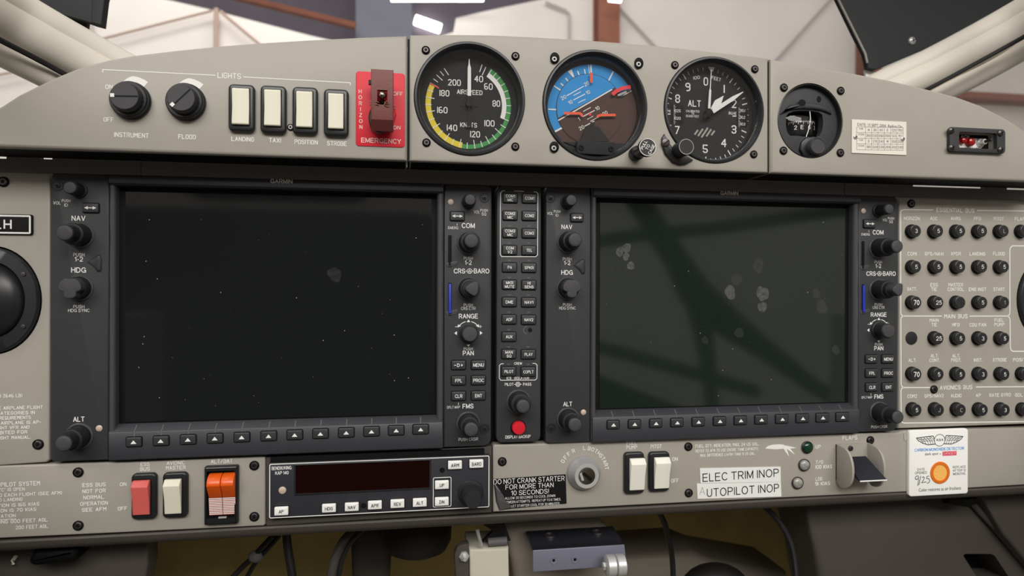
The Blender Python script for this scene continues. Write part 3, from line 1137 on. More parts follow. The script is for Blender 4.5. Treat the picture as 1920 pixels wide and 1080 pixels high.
m_ = MB()
m_.flat(circ(oi[0], oi[1], rr_ * 1.02, rr_ * 1.02 * k), yd - 0.0005)
m_.obj('drum_shade_ring', 'brown_dial', t)  # thin dark rim painting the shadow ring around the drum
m_ = MB()
off = 50 * U
m_.flat(half(oi, rr_, off, 1), yd - 0.0008)
drum = m_.obj('sky_drum', 'blue_dial', t)
m_ = MB()
m_.flat(half(oi, rr_, off, -1), yd - 0.0008)
m_.obj('ground_drum', 'brown_dial', t)
m_ = MB()
y1 = yd - 0.0010
P4 = lambda x, y: (pt(*K4(x, y), y1).x, pt(*K4(x, y), y1).z)
for a, b, w in (((180, 640), (570, 415), 8), ((240, 462), (365, 392), 6), ((290, 460), (343, 432), 5), ((290, 492), (375, 448), 6), ((325, 512), (378, 486), 5),
                ((360, 575), (415, 545), 5), ((357, 612), (445, 566), 6), ((390, 632), (432, 608), 5), ((413, 646), (470, 615), 5), ((370, 682), (440, 645), 6)):
    m_.line([P4(*a), P4(*b)], w * U, y1)
letter(m_, y1, [(s, *K4(x, y), None, 7.2, radians(28)) for s, x, y in (('20', 218, 475), ('20', 385, 375), ('10', 268, 508), ('10', 395, 437), ('10', 463, 552), ('1', 330, 630), ('20', 348, 693), ('20', 518, 588))], 'b')
m_.obj('pitch_marks', 'white_ink', t)
y2 = yd - 0.0035
Q4 = lambda x, y, yy=y2: (pt(*K4(x, y), yy).x, pt(*K4(x, y), yy).z)
m_ = MB()
for path in (((230, 587), (338, 588), (350, 598), (353, 612)), ((462, 618), (470, 606), (488, 601), (587, 600))):
    m_.line([Q4(*p) for p in path], 17 * U, y2)
m_.line([Q4(420, 302), Q4(420, 358)], 20 * U, y2)
for x, y in ((230, 587), (587, 600), (420, 302), (420, 358)):
    q = Q4(x, y)
    m_.flat(circ(q[0], q[1], 9.5 * U, n=14), y2 - 0.00005)
m_.obj('aircraft_symbol', 'orange_mark', t)
m_ = MB()
q = Q4(410, 595)
m_.flat(circ(q[0], q[1], 10 * U, n=16), y2)
m_.line([Q4(572, 452), Q4(600, 428), Q4(640, 408), Q4(705, 396)], 26 * U, y2)
m_.obj('warning_flag', 'red_mark', t)
m_ = MB()
m_.line([Q4(612, 458), Q4(675, 430)], 14 * U, y2 + 0.0003)
m_.obj('flag_edge', 'grey_ink', t)
m_ = MB()
m_.slab([Q4(x, y) for x, y in ((376, 688), (468, 688), (545, 795), (335, 795))], y2, y2 - 0.002)
m_.slab([Q4(x, y) for x, y in ((412, 690), (412, 655), (440, 655), (440, 690))], y2, y2 - 0.001)
m_.obj('symbol_stand', 'dial_black', t)
m_ = MB()
yb = YC + 0.0036
g4 = lambda x, y, yy: xz(*K4(x, y), yy)
arc_pts = [g4(200, 792, yb), g4(310, 790, yb), g4(310, 895, yb), g4(590, 895, yb), g4(590, 800, yb), g4(650, 812, yb)]
lo = [(c.x + AIN[2] * 0.90 * cos(a), c.z + AIN[3] * 0.90 * sin(a)) for a in [radians(d) for d in range(225, 318, 4)]]
m_.slab([g4(170, 792, yb)] + lo + [g4(668, 808, yb)], yb + 0.003, yb)
m_.obj('lower_mask', 'dial_black', t)
m_ = MB()
yk = YC - 0.0015
m_.slab([xz(*K4(x, y), yk) for x, y in ((318, 787), (590, 797), (590, 870), (572, 893), (330, 880), (318, 865))], YC + 0.002, yk, 0.0006)
blk = m_.obj('cover_block', 'dial_black', t)
for x, y in ((347, 838), (562, 848)):
    cc = pt(*K4(x, y), yk)
    m_ = MB()
    m_.lathe(cc, [(0.0020, 0), (0.0018, 0.0007), (0.0011, 0.0007), (0.0009, 0.0002)], 18)
    m_.obj('screw', 'deep_black', blk)
m_ = MB()
b0 = pt(*K4(735, 885), YC)
m_.tube([(b0.x, YC - 0.0004, b0.z), (b0.x, YC - 0.022, b0.z)], [0.0042, 0.0036], 18)
m_.lathe((b0.x, YC - 0.0004, b0.z), [(0.0050, 0), (0.0050, 0.006), (0.0044, 0.007)], 20)
shaft = m_.obj('caging_shaft', 'rocker_frame', t)
m_ = MB()
m_.lathe((b0.x, YC - 0.021, b0.z), [(0.0056, 0), (0.0062, 0.0006), (0.0062, 0.0030), (0.0058, 0.0035)], 28)
kb = m_.obj('caging_knob', 'rocker_frame', t)
m_ = MB()
f0 = Vector((b0.x, YC - 0.0246, b0.z))
a = radians(62)
for i, s in enumerate(('PULL', 'TO', 'CAGE')):
    d = (1 - i) * 0.0030
    m_.text(s, (f0.x - cos(a - pi / 2) * d, f0.y, f0.z - sin(a - pi / 2) * d), None, 0.0022, 'b', a)
m_.obj('legend', 'white_ink', kb)
m_ = MB()
m_.band(circ(f0.x, f0.z, 0.0055, n=32), circ(f0.x, f0.z, 0.0059, n=32), f0.y - 0.0001, True)
m_.obj('rim_line', 'white_ink', kb)

# altimeter
t, c, yd, k = gauge('altimeter', 'round altimeter dial marked ALT with striped window and white pointers', ALT, 0.0115, 85, (1328, 215), ring=0.93)
U = (pt(1326.4, 215, yd).x - pt(1325.4, 215, yd).x) / 3.857
o = (pt(*K4(1255, 600), yd).x, pt(*K4(1255, 600), yd).z)
ky = 1.06
m_ = MB()
for i in range(50):
    a = i * 7.2 + 1.5
    big = i % 5 == 0
    if big and i == 0:
        continue
    tick(m_, o, (268 if big else 280) * U, (306 if big else 304) * U, a, (7 if big else 4.5) * U, yd - 0.0002, ky)
m_.obj('scale_marks', 'white_ink', t)
m_ = MB()
letter(m_, yd, [(s, *K4(x, y), w, 16) for s, x, y, w in (('0', 1247, 358, 8.5), ('1', 1380, 412, None), ('2', 1452, 520, 9), ('3', 1450, 705, 9.5), ('4', 1377, 803, 10.5),
       ('5', 1243, 845, 9.5), ('7', 1040, 710, 9), ('8', 1043, 482, 9), ('9', 1117, 398, 9.5))] + [('ALT', *K4(1165, 517), 24, 12.5)])
letter(m_, yd, [('100', *K4(1180, 330), 12.5, 6, radians(12)), ('FEET', *K4(1322, 338), 18, 6.5, radians(-12)),
                ('CALIBRATED', *K4(1153, 573), 25, 4.2), ('TO', *K4(1152, 590), 5, 4.2), ('20,000 FEET', *K4(1150, 609), 25, 4.2), ('IN.HG', *K4(1443, 588), 16, 6),
                ('MB', *K4(985, 573), 8.5, 5)])
m_.obj('numerals', 'white_ink', t)
for nm, cx, cy, w_, h_, rows, side in (('millibar_window', 1038, 597, 24, 36, ('1025', '1020'), 1), ('inch_window', 1508, 617, 21, 36, ('30.1', '30.2', '30.3'), 0)):
    m_ = MB()
    q = pt(*K4(cx, cy), yd)
    ww, hh = size(*K4(cx, cy), w_, h_, yd)
    m_.flat(rrect(q.x, q.z, ww, hh, 0.0005), yd - 0.0002)
    wn = m_.obj(nm, 'deep_black', t)
    m_ = MB()
    for i, s in enumerate(rows):
        yy = cy + (i - (len(rows) - 1) / 2) * (54 if len(rows) == 2 else 49)
        letter(m_, yd - 0.0003, [(s, *K4(cx + 4, yy), 12 if side else 10, 5.4)])
    for i in range(13):
        yy = cy - 66 + i * 11
        a = pt(*K4(cx - (24 if side else 26), yy), yd)
        m_.line([(a.x, a.z), (a.x + (14 if i % 2 else 9) * U, a.z)], 3 * U, yd - 0.0003)
    m_.obj('setting_scale', 'white_ink', wn)
m_ = MB()
for a_, b_ in (((970, 593), (1000, 593)), ((1440, 608), (1468, 608))):
    m_.line([xz(*K4(*a_), yd - 0.0002), xz(*K4(*b_), yd - 0.0002)], 7 * U, yd - 0.0002)
m_.obj('index_marks', 'white_ink', t)
m_ = MB()
q = pt(*K4(1238, 728), yd)
for i in range(5):
    dx = (-58 + i * 30) * U
    hw = (34 - abs(i - 2) * 9) * U
    m_.line([(q.x + dx - hw * 0.62 - 4 * U, q.z - hw), (q.x + dx + hw * 0.62, q.z + hw)], 12 * U, yd - 0.0002)
m_.obj('striped_flag', 'grey_ink', t)
m_ = MB()
yp = yd - 0.0028


def ndl(pts, deg, y, m_=None):
    a = radians(deg)
    ca, sa = cos(a), sin(a)
    m_.slab([(o[0] + (x * ca + z * sa) * U, o[1] + ky * (-x * sa + z * ca) * U) for x, z in pts], y, y - 0.0004)


ndl([(-8, 35), (-7, 150), (-3, 160), (-2, 270), (-24, 300), (26, 300), (3, 268), (3, 160), (8, 150), (9, 35)], 3.5, yp, m_)
m_.obj('ten_thousand_pointer', 'white_ink', t)
m_ = MB()
ndl([(-14, 30), (-26, 92), (0, 158), (26, 92), (14, 30)], 41, yp - 0.0008, m_)
m_.obj('thousand_pointer', 'white_ink', t)
m_ = MB()
ndl([(-14, 25), (-13, 200), (-2, 283), (2, 283), (13, 200), (14, 25)], 58.5, yp - 0.0016, m_)
m_.obj('hundred_pointer', 'white_ink', t)
m_ = MB()
ndl([(-16, 34), (16, 34), (12, -50), (-12, -50)], 58.5, yp - 0.0014, m_)
ndl([(-14, 40), (14, 40), (14, -20), (-14, -20)], 3.5, yp + 0.0002, m_)
m_.lathe((o[0], yd, o[1]), [(0.0028, 0), (0.0028, 0.0045), (0.002, 0.005)], 20)
m_.obj('pointer_hub', 'deep_black', t)
# baro knob and its corner lug
m_ = MB()
lug = [(950, 735), (985, 800), (1040, 880), (1120, 900), (1160, 925), (1110, 955), (1060, 962), (1005, 940), (955, 880), (930, 810), (932, 765)]
yk = YC - 0.0022
m_.slab([xz(*K4(x, y), yk) for x, y in lug], YC - 0.0003, yk, 0.0008)
lg = m_.obj('corner_lug', 'rocker_frame', t)
cc = pt(*K4(957, 800), yk)
m_ = MB()
m_.lathe(cc, [(0.0030, 0), (0.0028, 0.0009), (0.0020, 0.0012)], 20)
m_.mi = 1
m_.put([([(-0.0024, -0.0004), (0.0024, -0.0004), (0.0024, 0.0004), (-0.0024, 0.0004)], [(0, 1, 2, 3)])], (cc.x, cc.y - 0.00125, cc.z), radians(38))
m_.obj('slotted_screw', ['dark_steel', 'deep_black'], lg)
kb_ = pt(1273, 282, yk)
m_ = MB()
m_.lathe(kb_, [(0.0054, 0), (0.0054, 0.0085), (0.0058, 0.0090), (0.0058, 0.0118), (0.0053, 0.0124)], 30)
kk = m_.obj('setting_knob', 'dark_rubber', t)
m_ = MB()
m_.band(circ(kb_.x, kb_.z, 0.0050, n=30), circ(kb_.x, kb_.z, 0.0054, n=30), kb_.y - 0.0126, True)
m_.obj('rim_line', 'grey_ink', kk)

# compass
_, c, rx, rz = CMP
t = thing('magnetic_compass', 'round black magnetic compass with numbered drum in a curved window', 'compass', c)
k = rz / rx
K5 = lambda x, y: (1450 + x / 6.748, 150 + y / 6.748)
m_ = MB()
yf = YC + 0.004
win = [xz(*K5(x, y), yf) for x, y in ((160, 470), (185, 425), (250, 395), (370, 385), (480, 390), (570, 405), (620, 440), (632, 540), (618, 640), (585, 705), (540, 722), (480, 722), (380, 715), (300, 705), (210, 705), (175, 660), (158, 570))]
R = rx * 0.99
rim = circ(c.x, c.z, R, R * k, 64)
m_.slab(rim, YC + 0.020, yf, 0.0006, holes=[win])
m_.obj('case', 'black_plastic', t)
m_ = MB()
m_.band(circ(c.x, c.z, R * 0.955, R * 0.955 * k, 64), circ(c.x, c.z, R, R * k, 64), YC + 0.0015, True)
m_.lathe((c.x, YC + 0.004, c.z), [(R, -0.004), (R, 0.0032), (R * 0.97, 0.0036), (R * 0.955, 0.0020), (R * 0.95, 0.0)], 64, sz=k, cap1=False)
m_.obj('case_rim', 'rocker_frame', t)
m_ = MB()
br = [(100, 428), (150, 398), (250, 376), (370, 366), (500, 372), (620, 392), (720, 432), (760, 452), (860, 430), (855, 400), (640, 345), (480, 330), (330, 335), (150, 370), (75, 420)]
top = [xz(*K5(x, y), yf - 0.0004) for x, y in ((85, 432), (150, 400), (250, 378), (370, 368), (500, 374), (620, 394), (730, 440), (700, 350), (560, 300), (380, 290), (200, 320))]
m_.slab(top, yf - 0.0001, yf - 0.0020, 0.0014)
m_.obj('brow', 'black_plastic', t)
for x, y, w_, h_ in ((366, 287, 13.5, 12.5), (578, 243, 8, 12)):
    m_ = MB()
    yy = yf - (0.0022 if y > 260 else 0.0002)
    q = pt(*K5(x, y), yy)
    ww, hh = size(*K5(x, y), w_, h_, yy)
    m_.flat(circ(q.x, q.z, ww / 2, hh / 2, 24), yy)
    m_.obj('adjuster_hole', 'deep_black', t)
# drum card behind the window
m_ = MB()
yc_ = YC + 0.022
oc = pt(*K5(390, 560), yc_ - 0.008)
RD = 0.0125
m_.lathe((oc.x, yc_, oc.z + 0.013), [(RD * 0.9, 0), (RD, 0.002), (RD, 0.022), (RD * 0.85, 0.024)], 48, axis=(0, 0, -1))
m_.obj('card_drum', 'deep_black', t)
m_ = MB()


def on_drum(dx, z):   # wrap a flat drawing round the drum
    a = dx / RD
    return Vector((oc.x + RD * 1.01 * sin(a), yc_ - RD * 1.01 * cos(a), oc.z + z))


n0 = len(m_.bm.verts)
for i in range(-9, 10):
    big = i % 3 == 0
    x = -0.0033 + i * 0.00118
    m_.face([m_.bm.verts.new((x - 0.0002, 0, -0.0008 if big else 0.0004)), m_.bm.verts.new((x + 0.0002, 0, -0.0008 if big else 0.0004)),
             m_.bm.verts.new((x + 0.0002, 0, 0.0016)), m_.bm.verts.new((x - 0.0002, 0, 0.0016))])
for s, x in (('2', -0.0088), ('E', -0.0042), ('6', 0.0014), ('3', 0.0070), ('N', 0.0122)):
    m_.text(s, (x, 0, -0.0032), None, 0.0032, 'b', lift=0)
m_.bm.verts.ensure_lookup_table()
for v in m_.bm.verts:
    v.co = on_drum(v.co.x, v.co.z)
m_.obj('card_lettering', 'white_ink', t)
m_ = MB()
wl = [xz(*K5(x, y), yf + 0.0006) for x, y in ((462, 395), (470, 480), (462, 560), (440, 650), (415, 720))]
m_.line(wl, 0.0006, yf + 0.0006)
m_.obj('lubber_line', 'white_ink', t)
m_ = MB()
gl = []
for j in range(7):
    zz_ = -1 + 2 * j / 6
    row = []
    for i in range(13):
        u = -1 + 2 * i / 12
        p = pt(*K5(395 + u * 240, 555 + zz_ * 175), yf)
        row.append(m_.bm.verts.new((p.x, yf + 0.006 - 0.0045 * (1 - u * u) * (1 - 0.5 * zz_ * zz_), p.z)))
    gl.append(row)
for a, b in zip(gl, gl[1:]):
    for i in range(12):
        m_.face((a[i], a[i + 1], b[i + 1], b[i]))
m_.obj('window_glass', 'dial_glass', t)
m_ = MB()
kc = pt(1522.3, 277.0, yf)
m_.slab([xz(*K5(x, y), yf - 0.001) for x, y in ((330, 880), (350, 790), (400, 735), (500, 715), (580, 740), (610, 850), (570, 960), (450, 985), (370, 960))], yf - 0.0001, yf - 0.0022, 0.0008)
m_.obj('knob_boss', 'rocker_frame', t)
m_ = MB()
m_.lathe((kc.x, kc.y - 0.002, kc.z), [(0.0060, 0), (0.0060, 0.0048), (0.0056, 0.0054), (0.0052, 0.0052), (0.0050, 0.0050)], 30)
m_.obj('lamp_knob', 'knob_cap', t)

# correction card
t = thing('compass_correction_card', 'white paper compass correction card of numbers in a grid, beside the compass', 'card', pt(1648, 290, YC - E))
m_ = MB()
w, h = size(1647.5, 257.5, 102, 62.5, YC)
c = pt(1647.5, 257.8, YC)
m_.slab([(c.x - w / 2, c.z - h / 2), (c.x + w / 2, c.z - h / 2), (c.x + w / 2, c.z + h / 2), (c.x - w / 2, c.z + h / 2)], YC - E, YC - 0.0007)
m_.obj('paper', 'paper', t)
yy = YC - 0.0007
m_ = MB()
K5q = lambda x, y: xz(*K5(x, y), yy - 0.0001)
cols = [1055, 1167, 1245, 1325, 1405, 1485, 1565, 1643]
rows = [597, 668, 740, 810, 885]
sl = lambda x: (x - 1350) * 0.012
for x in cols:
    m_.line([K5q(x, rows[0] + sl(x)), K5q(x, rows[-1] + sl(x))], 0.00022, yy - 0.0001)
for y in rows:
    m_.line([K5q(cols[0], y + sl(cols[0])), K5q(cols[-1], y + sl(cols[-1]))], 0.00022, yy - 0.0001)
letter(m_, yy, [('DATE: 15 SEPT 2004  Radios On', *K5(1345, 575), 83, 5.2)], 'r')
tb = (('FOR', 'N', '30', '60', 'E', '120', '150'), ('STEER', '360', '030', '060', '090', '120', '151'), ('FOR', 'S', '210', '240', 'W', '300', '330'), ('STEER', '180', '209', '239', '269', '300', '330'))
for j, rw_ in enumerate(tb):
    for i, s in enumerate(rw_):
        cx = (cols[i] + cols[i + 1]) / 2
        cy = (rows[j] + rows[j + 1]) / 2 + sl(cx) - (12 if i == 0 else 0)
        letter(m_, yy, [(s, *K5(cx, cy), None, 3.0 if i == 0 else 4.8)], 'r')
m_.obj('printed_table', 'graphite', t)
for x, y in ((1035, 720), (1635, 745)):
    cross_screw(t, *K5(x, y), yy, 0.0017)

# emergency locator remote
K8 = lambda x, y: (1760 + x / 14.77, 230 + y / 14.77)
c = pt(1827.5, 264.7, YC)
w, h = size(1827.5, 264.7, 104, 46, YC)
t = thing('locator_remote', 'small black screwed frame with two red lamps and a tiny toggle, far right', 'remote switch', (c.x, c.y - E, c.z - h / 2))
iw, ih = size(1828, 265, 71, 30, YC)
m_ = MB()
m_.slab(rrect(c.x, c.z, w, h, 0.003), YC - E, YC - 0.0032, 0.0008, holes=[rrect(c.x, c.z - 0.0002, iw, ih, 0.0016)])
m_.obj('frame', 'black_plastic', t)
for x, y in ((340, 215), (1700, 290), (350, 690), (1705, 750)):
    cross_screw(t, *K8(x, y), YC - 0.0032, 0.0026, 'dark_steel')
yr = YC + 0.0055
m_ = MB()
m_.flat(rrect(c.x, c.z, iw * 1.4, ih * 0.99, 0.001), yr)
bp = m_.obj('back_plate', 'deep_black', t)
m_ = MB()
letter(m_, yr, [('ACK', *K8(735, 390), 17, 5.5), ('ELT REMOTE', *K8(860, 712), 44, 3.4)], 'b')
m_.obj('lettering', 'white_ink', bp)
m_ = MB()
m_.flat([xz(*K8(x, y), yr - 0.0002) for x, y in ((470, 470), (700, 430), (1150, 440), (1230, 560), (1200, 690), (480, 690))], yr - 0.0002)
m_.obj('metal_label', 'label_white', t)
for x, y, r in ((600, 520, 0.0024), (810, 560, 0.0032)):
    q = pt(*K8(x, y), yr)
    m_ = MB()
    m_.lathe(q, [(r, 0), (r, 0.003), (r * 0.85, 0.0042), (r * 0.4, 0.0048)], 18)
    m_.obj('lamp_lens', 'red_lens', t)
q = pt(*K8(1130, 560), yr)
m_ = MB()
m_.lathe(q, [(0.0036, 0), (0.0036, 0.0016), (0.0032, 0.002)], 6)
m_.lathe(q, [(0.0022, 0.002), (0.0022, 0.005)], 14)
m_.obj('toggle_nut', 'steel', t)
m_ = MB()
m_.tube([(q.x, q.y - 0.004, q.z), (q.x + 0.001, q.y - 0.010, q.z + 0.0006)], [0.0010, 0.0013], 10)
m_.obj('toggle_lever', 'dark_rubber', t)

# ================================================================== MAIN PANEL
YB = 0.0            # face of the display bezels
YS = 0.003          # face of the grey side panels
YL = 0.0025         # face of the grey lower panels
m_ = MB()
a, b = pt(-200, 330, 0.02), pt(2020, 960, 0.02)
m_.slab([(pt(-200, 500, 0.022).x, pt(400, 1003, 0.022).z), (pt(2030, 500, 0.022).x, pt(400, 1003, 0.022).z), (pt(2030, 500, 0.022).x, zb - 0.004), (pt(-200, 500, 0.022).x, zb - 0.004)], 0.028, 0.0225)
tag(m_.obj('panel_backing', 'trim_black'), 'black backing sheet in the narrow gaps between the panel units', 'backing')

# ---- left side panel
root = thing('side_fascia', 'grey panel left of the left display with eyeball vent and small engraved notes', 'panel', pt(40, 866, YS))
SP = root
m_ = MB()
p0 = pt(94, 322, YS)
p1 = pt(94, 864, YS)
vent_c = pt(-16, 563, YS)
vw, vh = size(-16, 563, 192, 205, YS)
hole = circ(vent_c.x, vent_c.z, vw / 2, vh / 2, 48)
xl = pt(-190, 600, YS).x
m_.slab([(xl, p1.z - 0.004), (p0.x - 0.002, p1.z - 0.001), (p0.x, p1.z + 0.001), (p0.x, p0.z), (xl, p0.z)], YS + 0.014, YS, 0.0012, holes=[hole])
m_.obj('plate', 'grey_paint', root)
screw(root, 7, 341, YS, 0.0034)
screw(root, 72, 833, YS, 0.0034)
lt = MB()
letter(lt, YS, [('(UP TO 2646 LB)', 9, 742.2, 66, 6.6)])
for i, (s, x1, w_) in enumerate((('IN ACCORDANCE WITH THE AIRPLANE FLIGHT', 81.5, 190), ('"UTILITY" CATEGORIES IN', 66, 118), ('OPERATIONAL REQUIREMENTS', 58.5, 118),
                               ('MANUAL. THIS AIRPLANE IS AP-', 77.5, 142), ('PROVED FOR NIGHT VFR AND', 56, 126), ('IFR. ICING PROHIBITED FOR', 52, 132), ('SEE FLIGHT MANUAL.', 58, 92))):
    letter(lt, YS, [(s, x1 - w_ / 2, 765.5 + i * 9.2, w_, 6.4)])
lt.obj('lettering', 'white_ink', root)

t = thing('registration_plate', 'black name plate with white border showing a cut-off letter H', 'plate', pt(20, 440, YS - E))
m_ = MB()
w, h = size(5, 421, 120, 38, YS)
c = pt(3.5, 420.8, YS)
m_.slab(rrect(c.x, c.z, w, h, 0.0012), YS - E, YS - 0.0018, 0.0005)
m_.obj('plate', 'deep_black', t)
m_ = MB()
yq = YS - 0.0018
iw, ih = size(5, 421, 112, 32, yq)
m_.line(rrect(c.x, c.z, iw, ih, 0.0004, 2), 0.0011, yq - 0.0001, True)
m_.obj('border', 'white_ink', t)
m_ = MB()
letter(m_, yq, [('H', 14.5, 420.5, 15.5, 18), ('L', -3.5, 420.5, 13, 18)])
m_.obj('lettering', 'white_ink', t)


def vent(label, vc, rw_, rh_, y):
    t = thing('eyeball_vent', label, 'air vent', (vc.x, y - E, vc.z - rh_))
    k = rh_ / rw_
    c = (vc.x, y, vc.z)
    m_ = MB()
    r = rw_ * 0.985
    m_.lathe(c, [(r, -0.012), (r, 0.001), (r * 0.99, 0.0022), (r * 0.96, 0.003), (r * 0.74, 0.0034), (r * 0.725, 0.0026), (r * 0.70, 0.0)], 64, sz=k)
    m_.obj('flange', 'bezel_black', t)
    m_ = MB()
    prof = [(r * 0.705, -0.006)] + [(r * 0.70 * cos(a), 0.000 + r * 0.34 * sin(a)) for a in [radians(x) for x in range(0, 80, 8)]] + [(r * 0.12, r * 0.33)]
    m_.lathe(c, prof, 48, sz=k)
    m_.obj('ball', 'rocker_frame', t)
    for a in (35, 145, 215, 325):
        m_ = MB()
        m_.lathe((c[0] + r * 0.86 * cos(radians(a)), y - 0.0032, c[2] + r * 0.86 * k * sin(radians(a))), [(0.0016, 0), (0.0014, 0.0006), (0.0007, 0.0007)], 14)
        m_.obj('screw', 'dark_steel', t)


vent('large round black eyeball air vent at the left edge', Vector((vent_c.x, YS, vent_c.z)), vw / 2 * 0.985, vh / 2 * 0.985, YS)


# ================================================================== DISPLAY UNITS
def dual_knob(root, fn, px, py, name, top='round', r_ring=0.0088, r_out=0.0072, h_out=0.0115, r_in=0.0051, h_in=0.021, knurled=True):
    c = fn(px, py, YB)
    m_ = MB()
    m_.lathe(c, [(r_ring, 0.0), (r_ring, 0.0005), (r_ring - 0.0005, 0.0010), (r_ring - 0.0012, 0.0010), (r_ring - 0.0014, 0.0001)], 40)
    m_.obj('knob_ring', 'rail_plastic', root)
    m_ = MB()
    kn = 1 if knurled else 0
    m_.lathe(c, [(r_out, 0.0002), (r_out, h_out - 0.0012, kn), (r_out - 0.0004, h_out - 0.0002, kn), (r_out - 0.0012, h_out), (r_in + 0.0006, h_out)], 60, knurl=0.05)
    k = m_.obj(name, 'dark_rubber', root)
    m_ = MB()
    if top == 'round':
        m_.lathe(c, [(r_in, h_out - 0.0005), (r_in, h_in - 0.001, 1), (r_in, h_in - 0.0006), (r_in - 0.0006, h_in)], 48, knurl=0.05)
        m_.obj('inner_knob', 'dark_rubber', k)
        m_ = MB()
        m_.lathe((c.x, c.y - h_in, c.z), [(r_in - 0.0004, 0.00005), (r_in - 0.0009, 0.0004), (r_in * 0.5, 0.0006)], 32)
        m_.obj('knob_face', 'knob_cap', k)
    elif top == 'dee':
        pts = []
        for i in range(40):
            a = 2 * pi * i / 40
            r = r_in
            if radians(100) < a < radians(250):
                r = r_in * 0.80 / max(0.55, abs(cos(a - radians(175))))
                r = min(r, r_in)
            pts.append((c.x + r * cos(a), c.z + r * sin(a)))
        m_.lathe(c, [(r_in + 0.0006, h_out - 0.0004), (r_in + 0.0004, h_out + 0.003)], 40)
        m_.obj('inner_knob', 'dark_rubber', k)
        m_ = MB()
        tri = [(-1.08, -0.05), (-0.2, 0.75), (0.75, 1.05), (0.98, 0.6), (0.9, -0.5), (0.55, -1.02), (0.1, -0.95)]
        tri = chaikin(tri + tri[:1])[:-1]
        tri = [(c.x + x * r_in, c.z + z * r_in) for x, z in chaikin(tri + tri[:1])[:-1]]
        m_.slab(tri, YB - h_out, YB - h_in, 0.0006)
        m_.obj('pointer_knob', 'knob_cap', k)
    return k


def lobed_knob(root, fn, px, py):
    c = fn(px, py, YB)
    m_ = MB()
    r = 0.0088
    m_.lathe(c, [(r, 0), (r, 0.0005), (r - 0.0005, 0.001), (r - 0.0012, 0.001), (r - 0.0014, 0.0001)], 40)
    m_.obj('knob_ring', 'rail_plastic', root)
    m_ = MB()
    m_.lathe(c, [(0.0073, 0.0002), (0.0073, 0.006), (0.0068, 0.0068)], 40)
    k = m_.obj('heading_knob', 'dark_rubber', root)
    pts = []
    for i in range(72):
        a = 2 * pi * i / 72
        rr = 0.0068
        for q, dep in ((radians(-35), 0.0022), (radians(215), 0.0022), (radians(90), 0.0008)):
            d = (a - q + pi) % (2 * pi) - pi
            rr -= dep * math.exp(-(d / 0.30) ** 2)
        pts.append((c.x + rr * cos(a), c.z + rr * sin(a)))
    m_ = MB()
    m_.slab(pts, YB - 0.0060, YB - 0.0135, 0.0007)
    m_.obj('knob_face', 'knob_cap', k)
    return k


def small_knob(root, fn, px, py, name, r=0.0044, h=0.0125):
    c = fn(px, py, YB)
    m_ = MB()
    m_.lathe(c, [(r + 0.0008, 0), (r + 0.0008, 0.0012), (r, 0.0016), (r * 0.96, h - 0.0015), (r * 0.96, h - 0.0008), (r * 0.84, h - 0.0001)], 36)
    k = m_.obj(name, 'dark_rubber', root)
    m_ = MB()
    m_.lathe((c.x, c.y - h, c.z), [(r * 0.86, 0.00003), (r * 0.78, 0.0005), (r * 0.4, 0.0008)], 28)
    m_.obj('knob_face', 'knob_cap', k)
    return k


def button(root, fn, px, py, w_px, h_px, legend, name='button', y=YB, hl=0.0016, mat_='button_black', lw=None, lh=6.0, ink='white_ink', font='b', rad=0.0009, well=True):
    c = fn(px, py, y)
    w = fn(px + w_px / 2, py, y).x - fn(px - w_px / 2, py, y).x
    h = fn(px, py - h_px / 2, y).z - fn(px, py + h_px / 2, y).z
    m_ = MB()
    if well:
        m_.mi = 1
        m_.slab(rrect(c.x, c.z, w + 0.0010, h + 0.0010, rad + 0.0004, 4), y - 0.00004, y - 0.0002)
        m_.mi = 0
    m_.slab(rrect(c.x, c.z, w, h, rad, 4), y - 0.0001, y - hl, 0.0007)
    b_ = m_.obj(name, [mat_, 'deep_black'], root)
    if legend is not None:
        m_ = MB()
        if callable(legend):
            legend(m_, c, w, h, y - hl - 0.0001)
        else:
            hh = fn(px, py - lh / 2, y).z - fn(px, py + lh / 2, y).z
            ww = (fn(px + lw / 2, py, y).x - fn(px - lw / 2, py, y).x) if lw else None
            m_.text(legend, (c.x, y - hl, c.z), ww, hh, font)
        m_.obj('legend', ink, b_)
    return b_


def leg_arrows(m_, c, w, h, y):
    a = w * 0.33
    m_.flat([(c.x - a * 0.55, c.z - 0.00028), (c.x + a * 0.55, c.z - 0.00028), (c.x + a * 0.55, c.z + 0.00028), (c.x - a * 0.55, c.z + 0.00028)], y)
    for s in (-1, 1):
        m_.flat([(c.x + s * a * 0.45, c.z + 0.0011), (c.x + s * a * 0.45, c.z - 0.0011), (c.x + s * a * 1.15, c.z)], y)


def leg_tri(m_, c, w, h, y):
    m_.flat([(c.x - 0.0019, c.z - 0.0012), (c.x + 0.0019, c.z - 0.0012), (c.x, c.z + 0.0012)], y)


def leg_direct(m_, c, w, h, y):
    m_.text('D', (c.x - 0.0002, y, c.z), None, 0.0025, 'b', lift=0)
    m_.flat([(c.x - 0.0032, c.z - 0.00025), (c.x - 0.0018, c.z - 0.00025), (c.x - 0.0018, c.z + 0.00025), (c.x - 0.0032, c.z + 0.00025)], y)
    m_.flat([(c.x + 0.0018, c.z + 0.0009), (c.x + 0.0018, c.z - 0.0009), (c.x + 0.0032, c.z)], y)


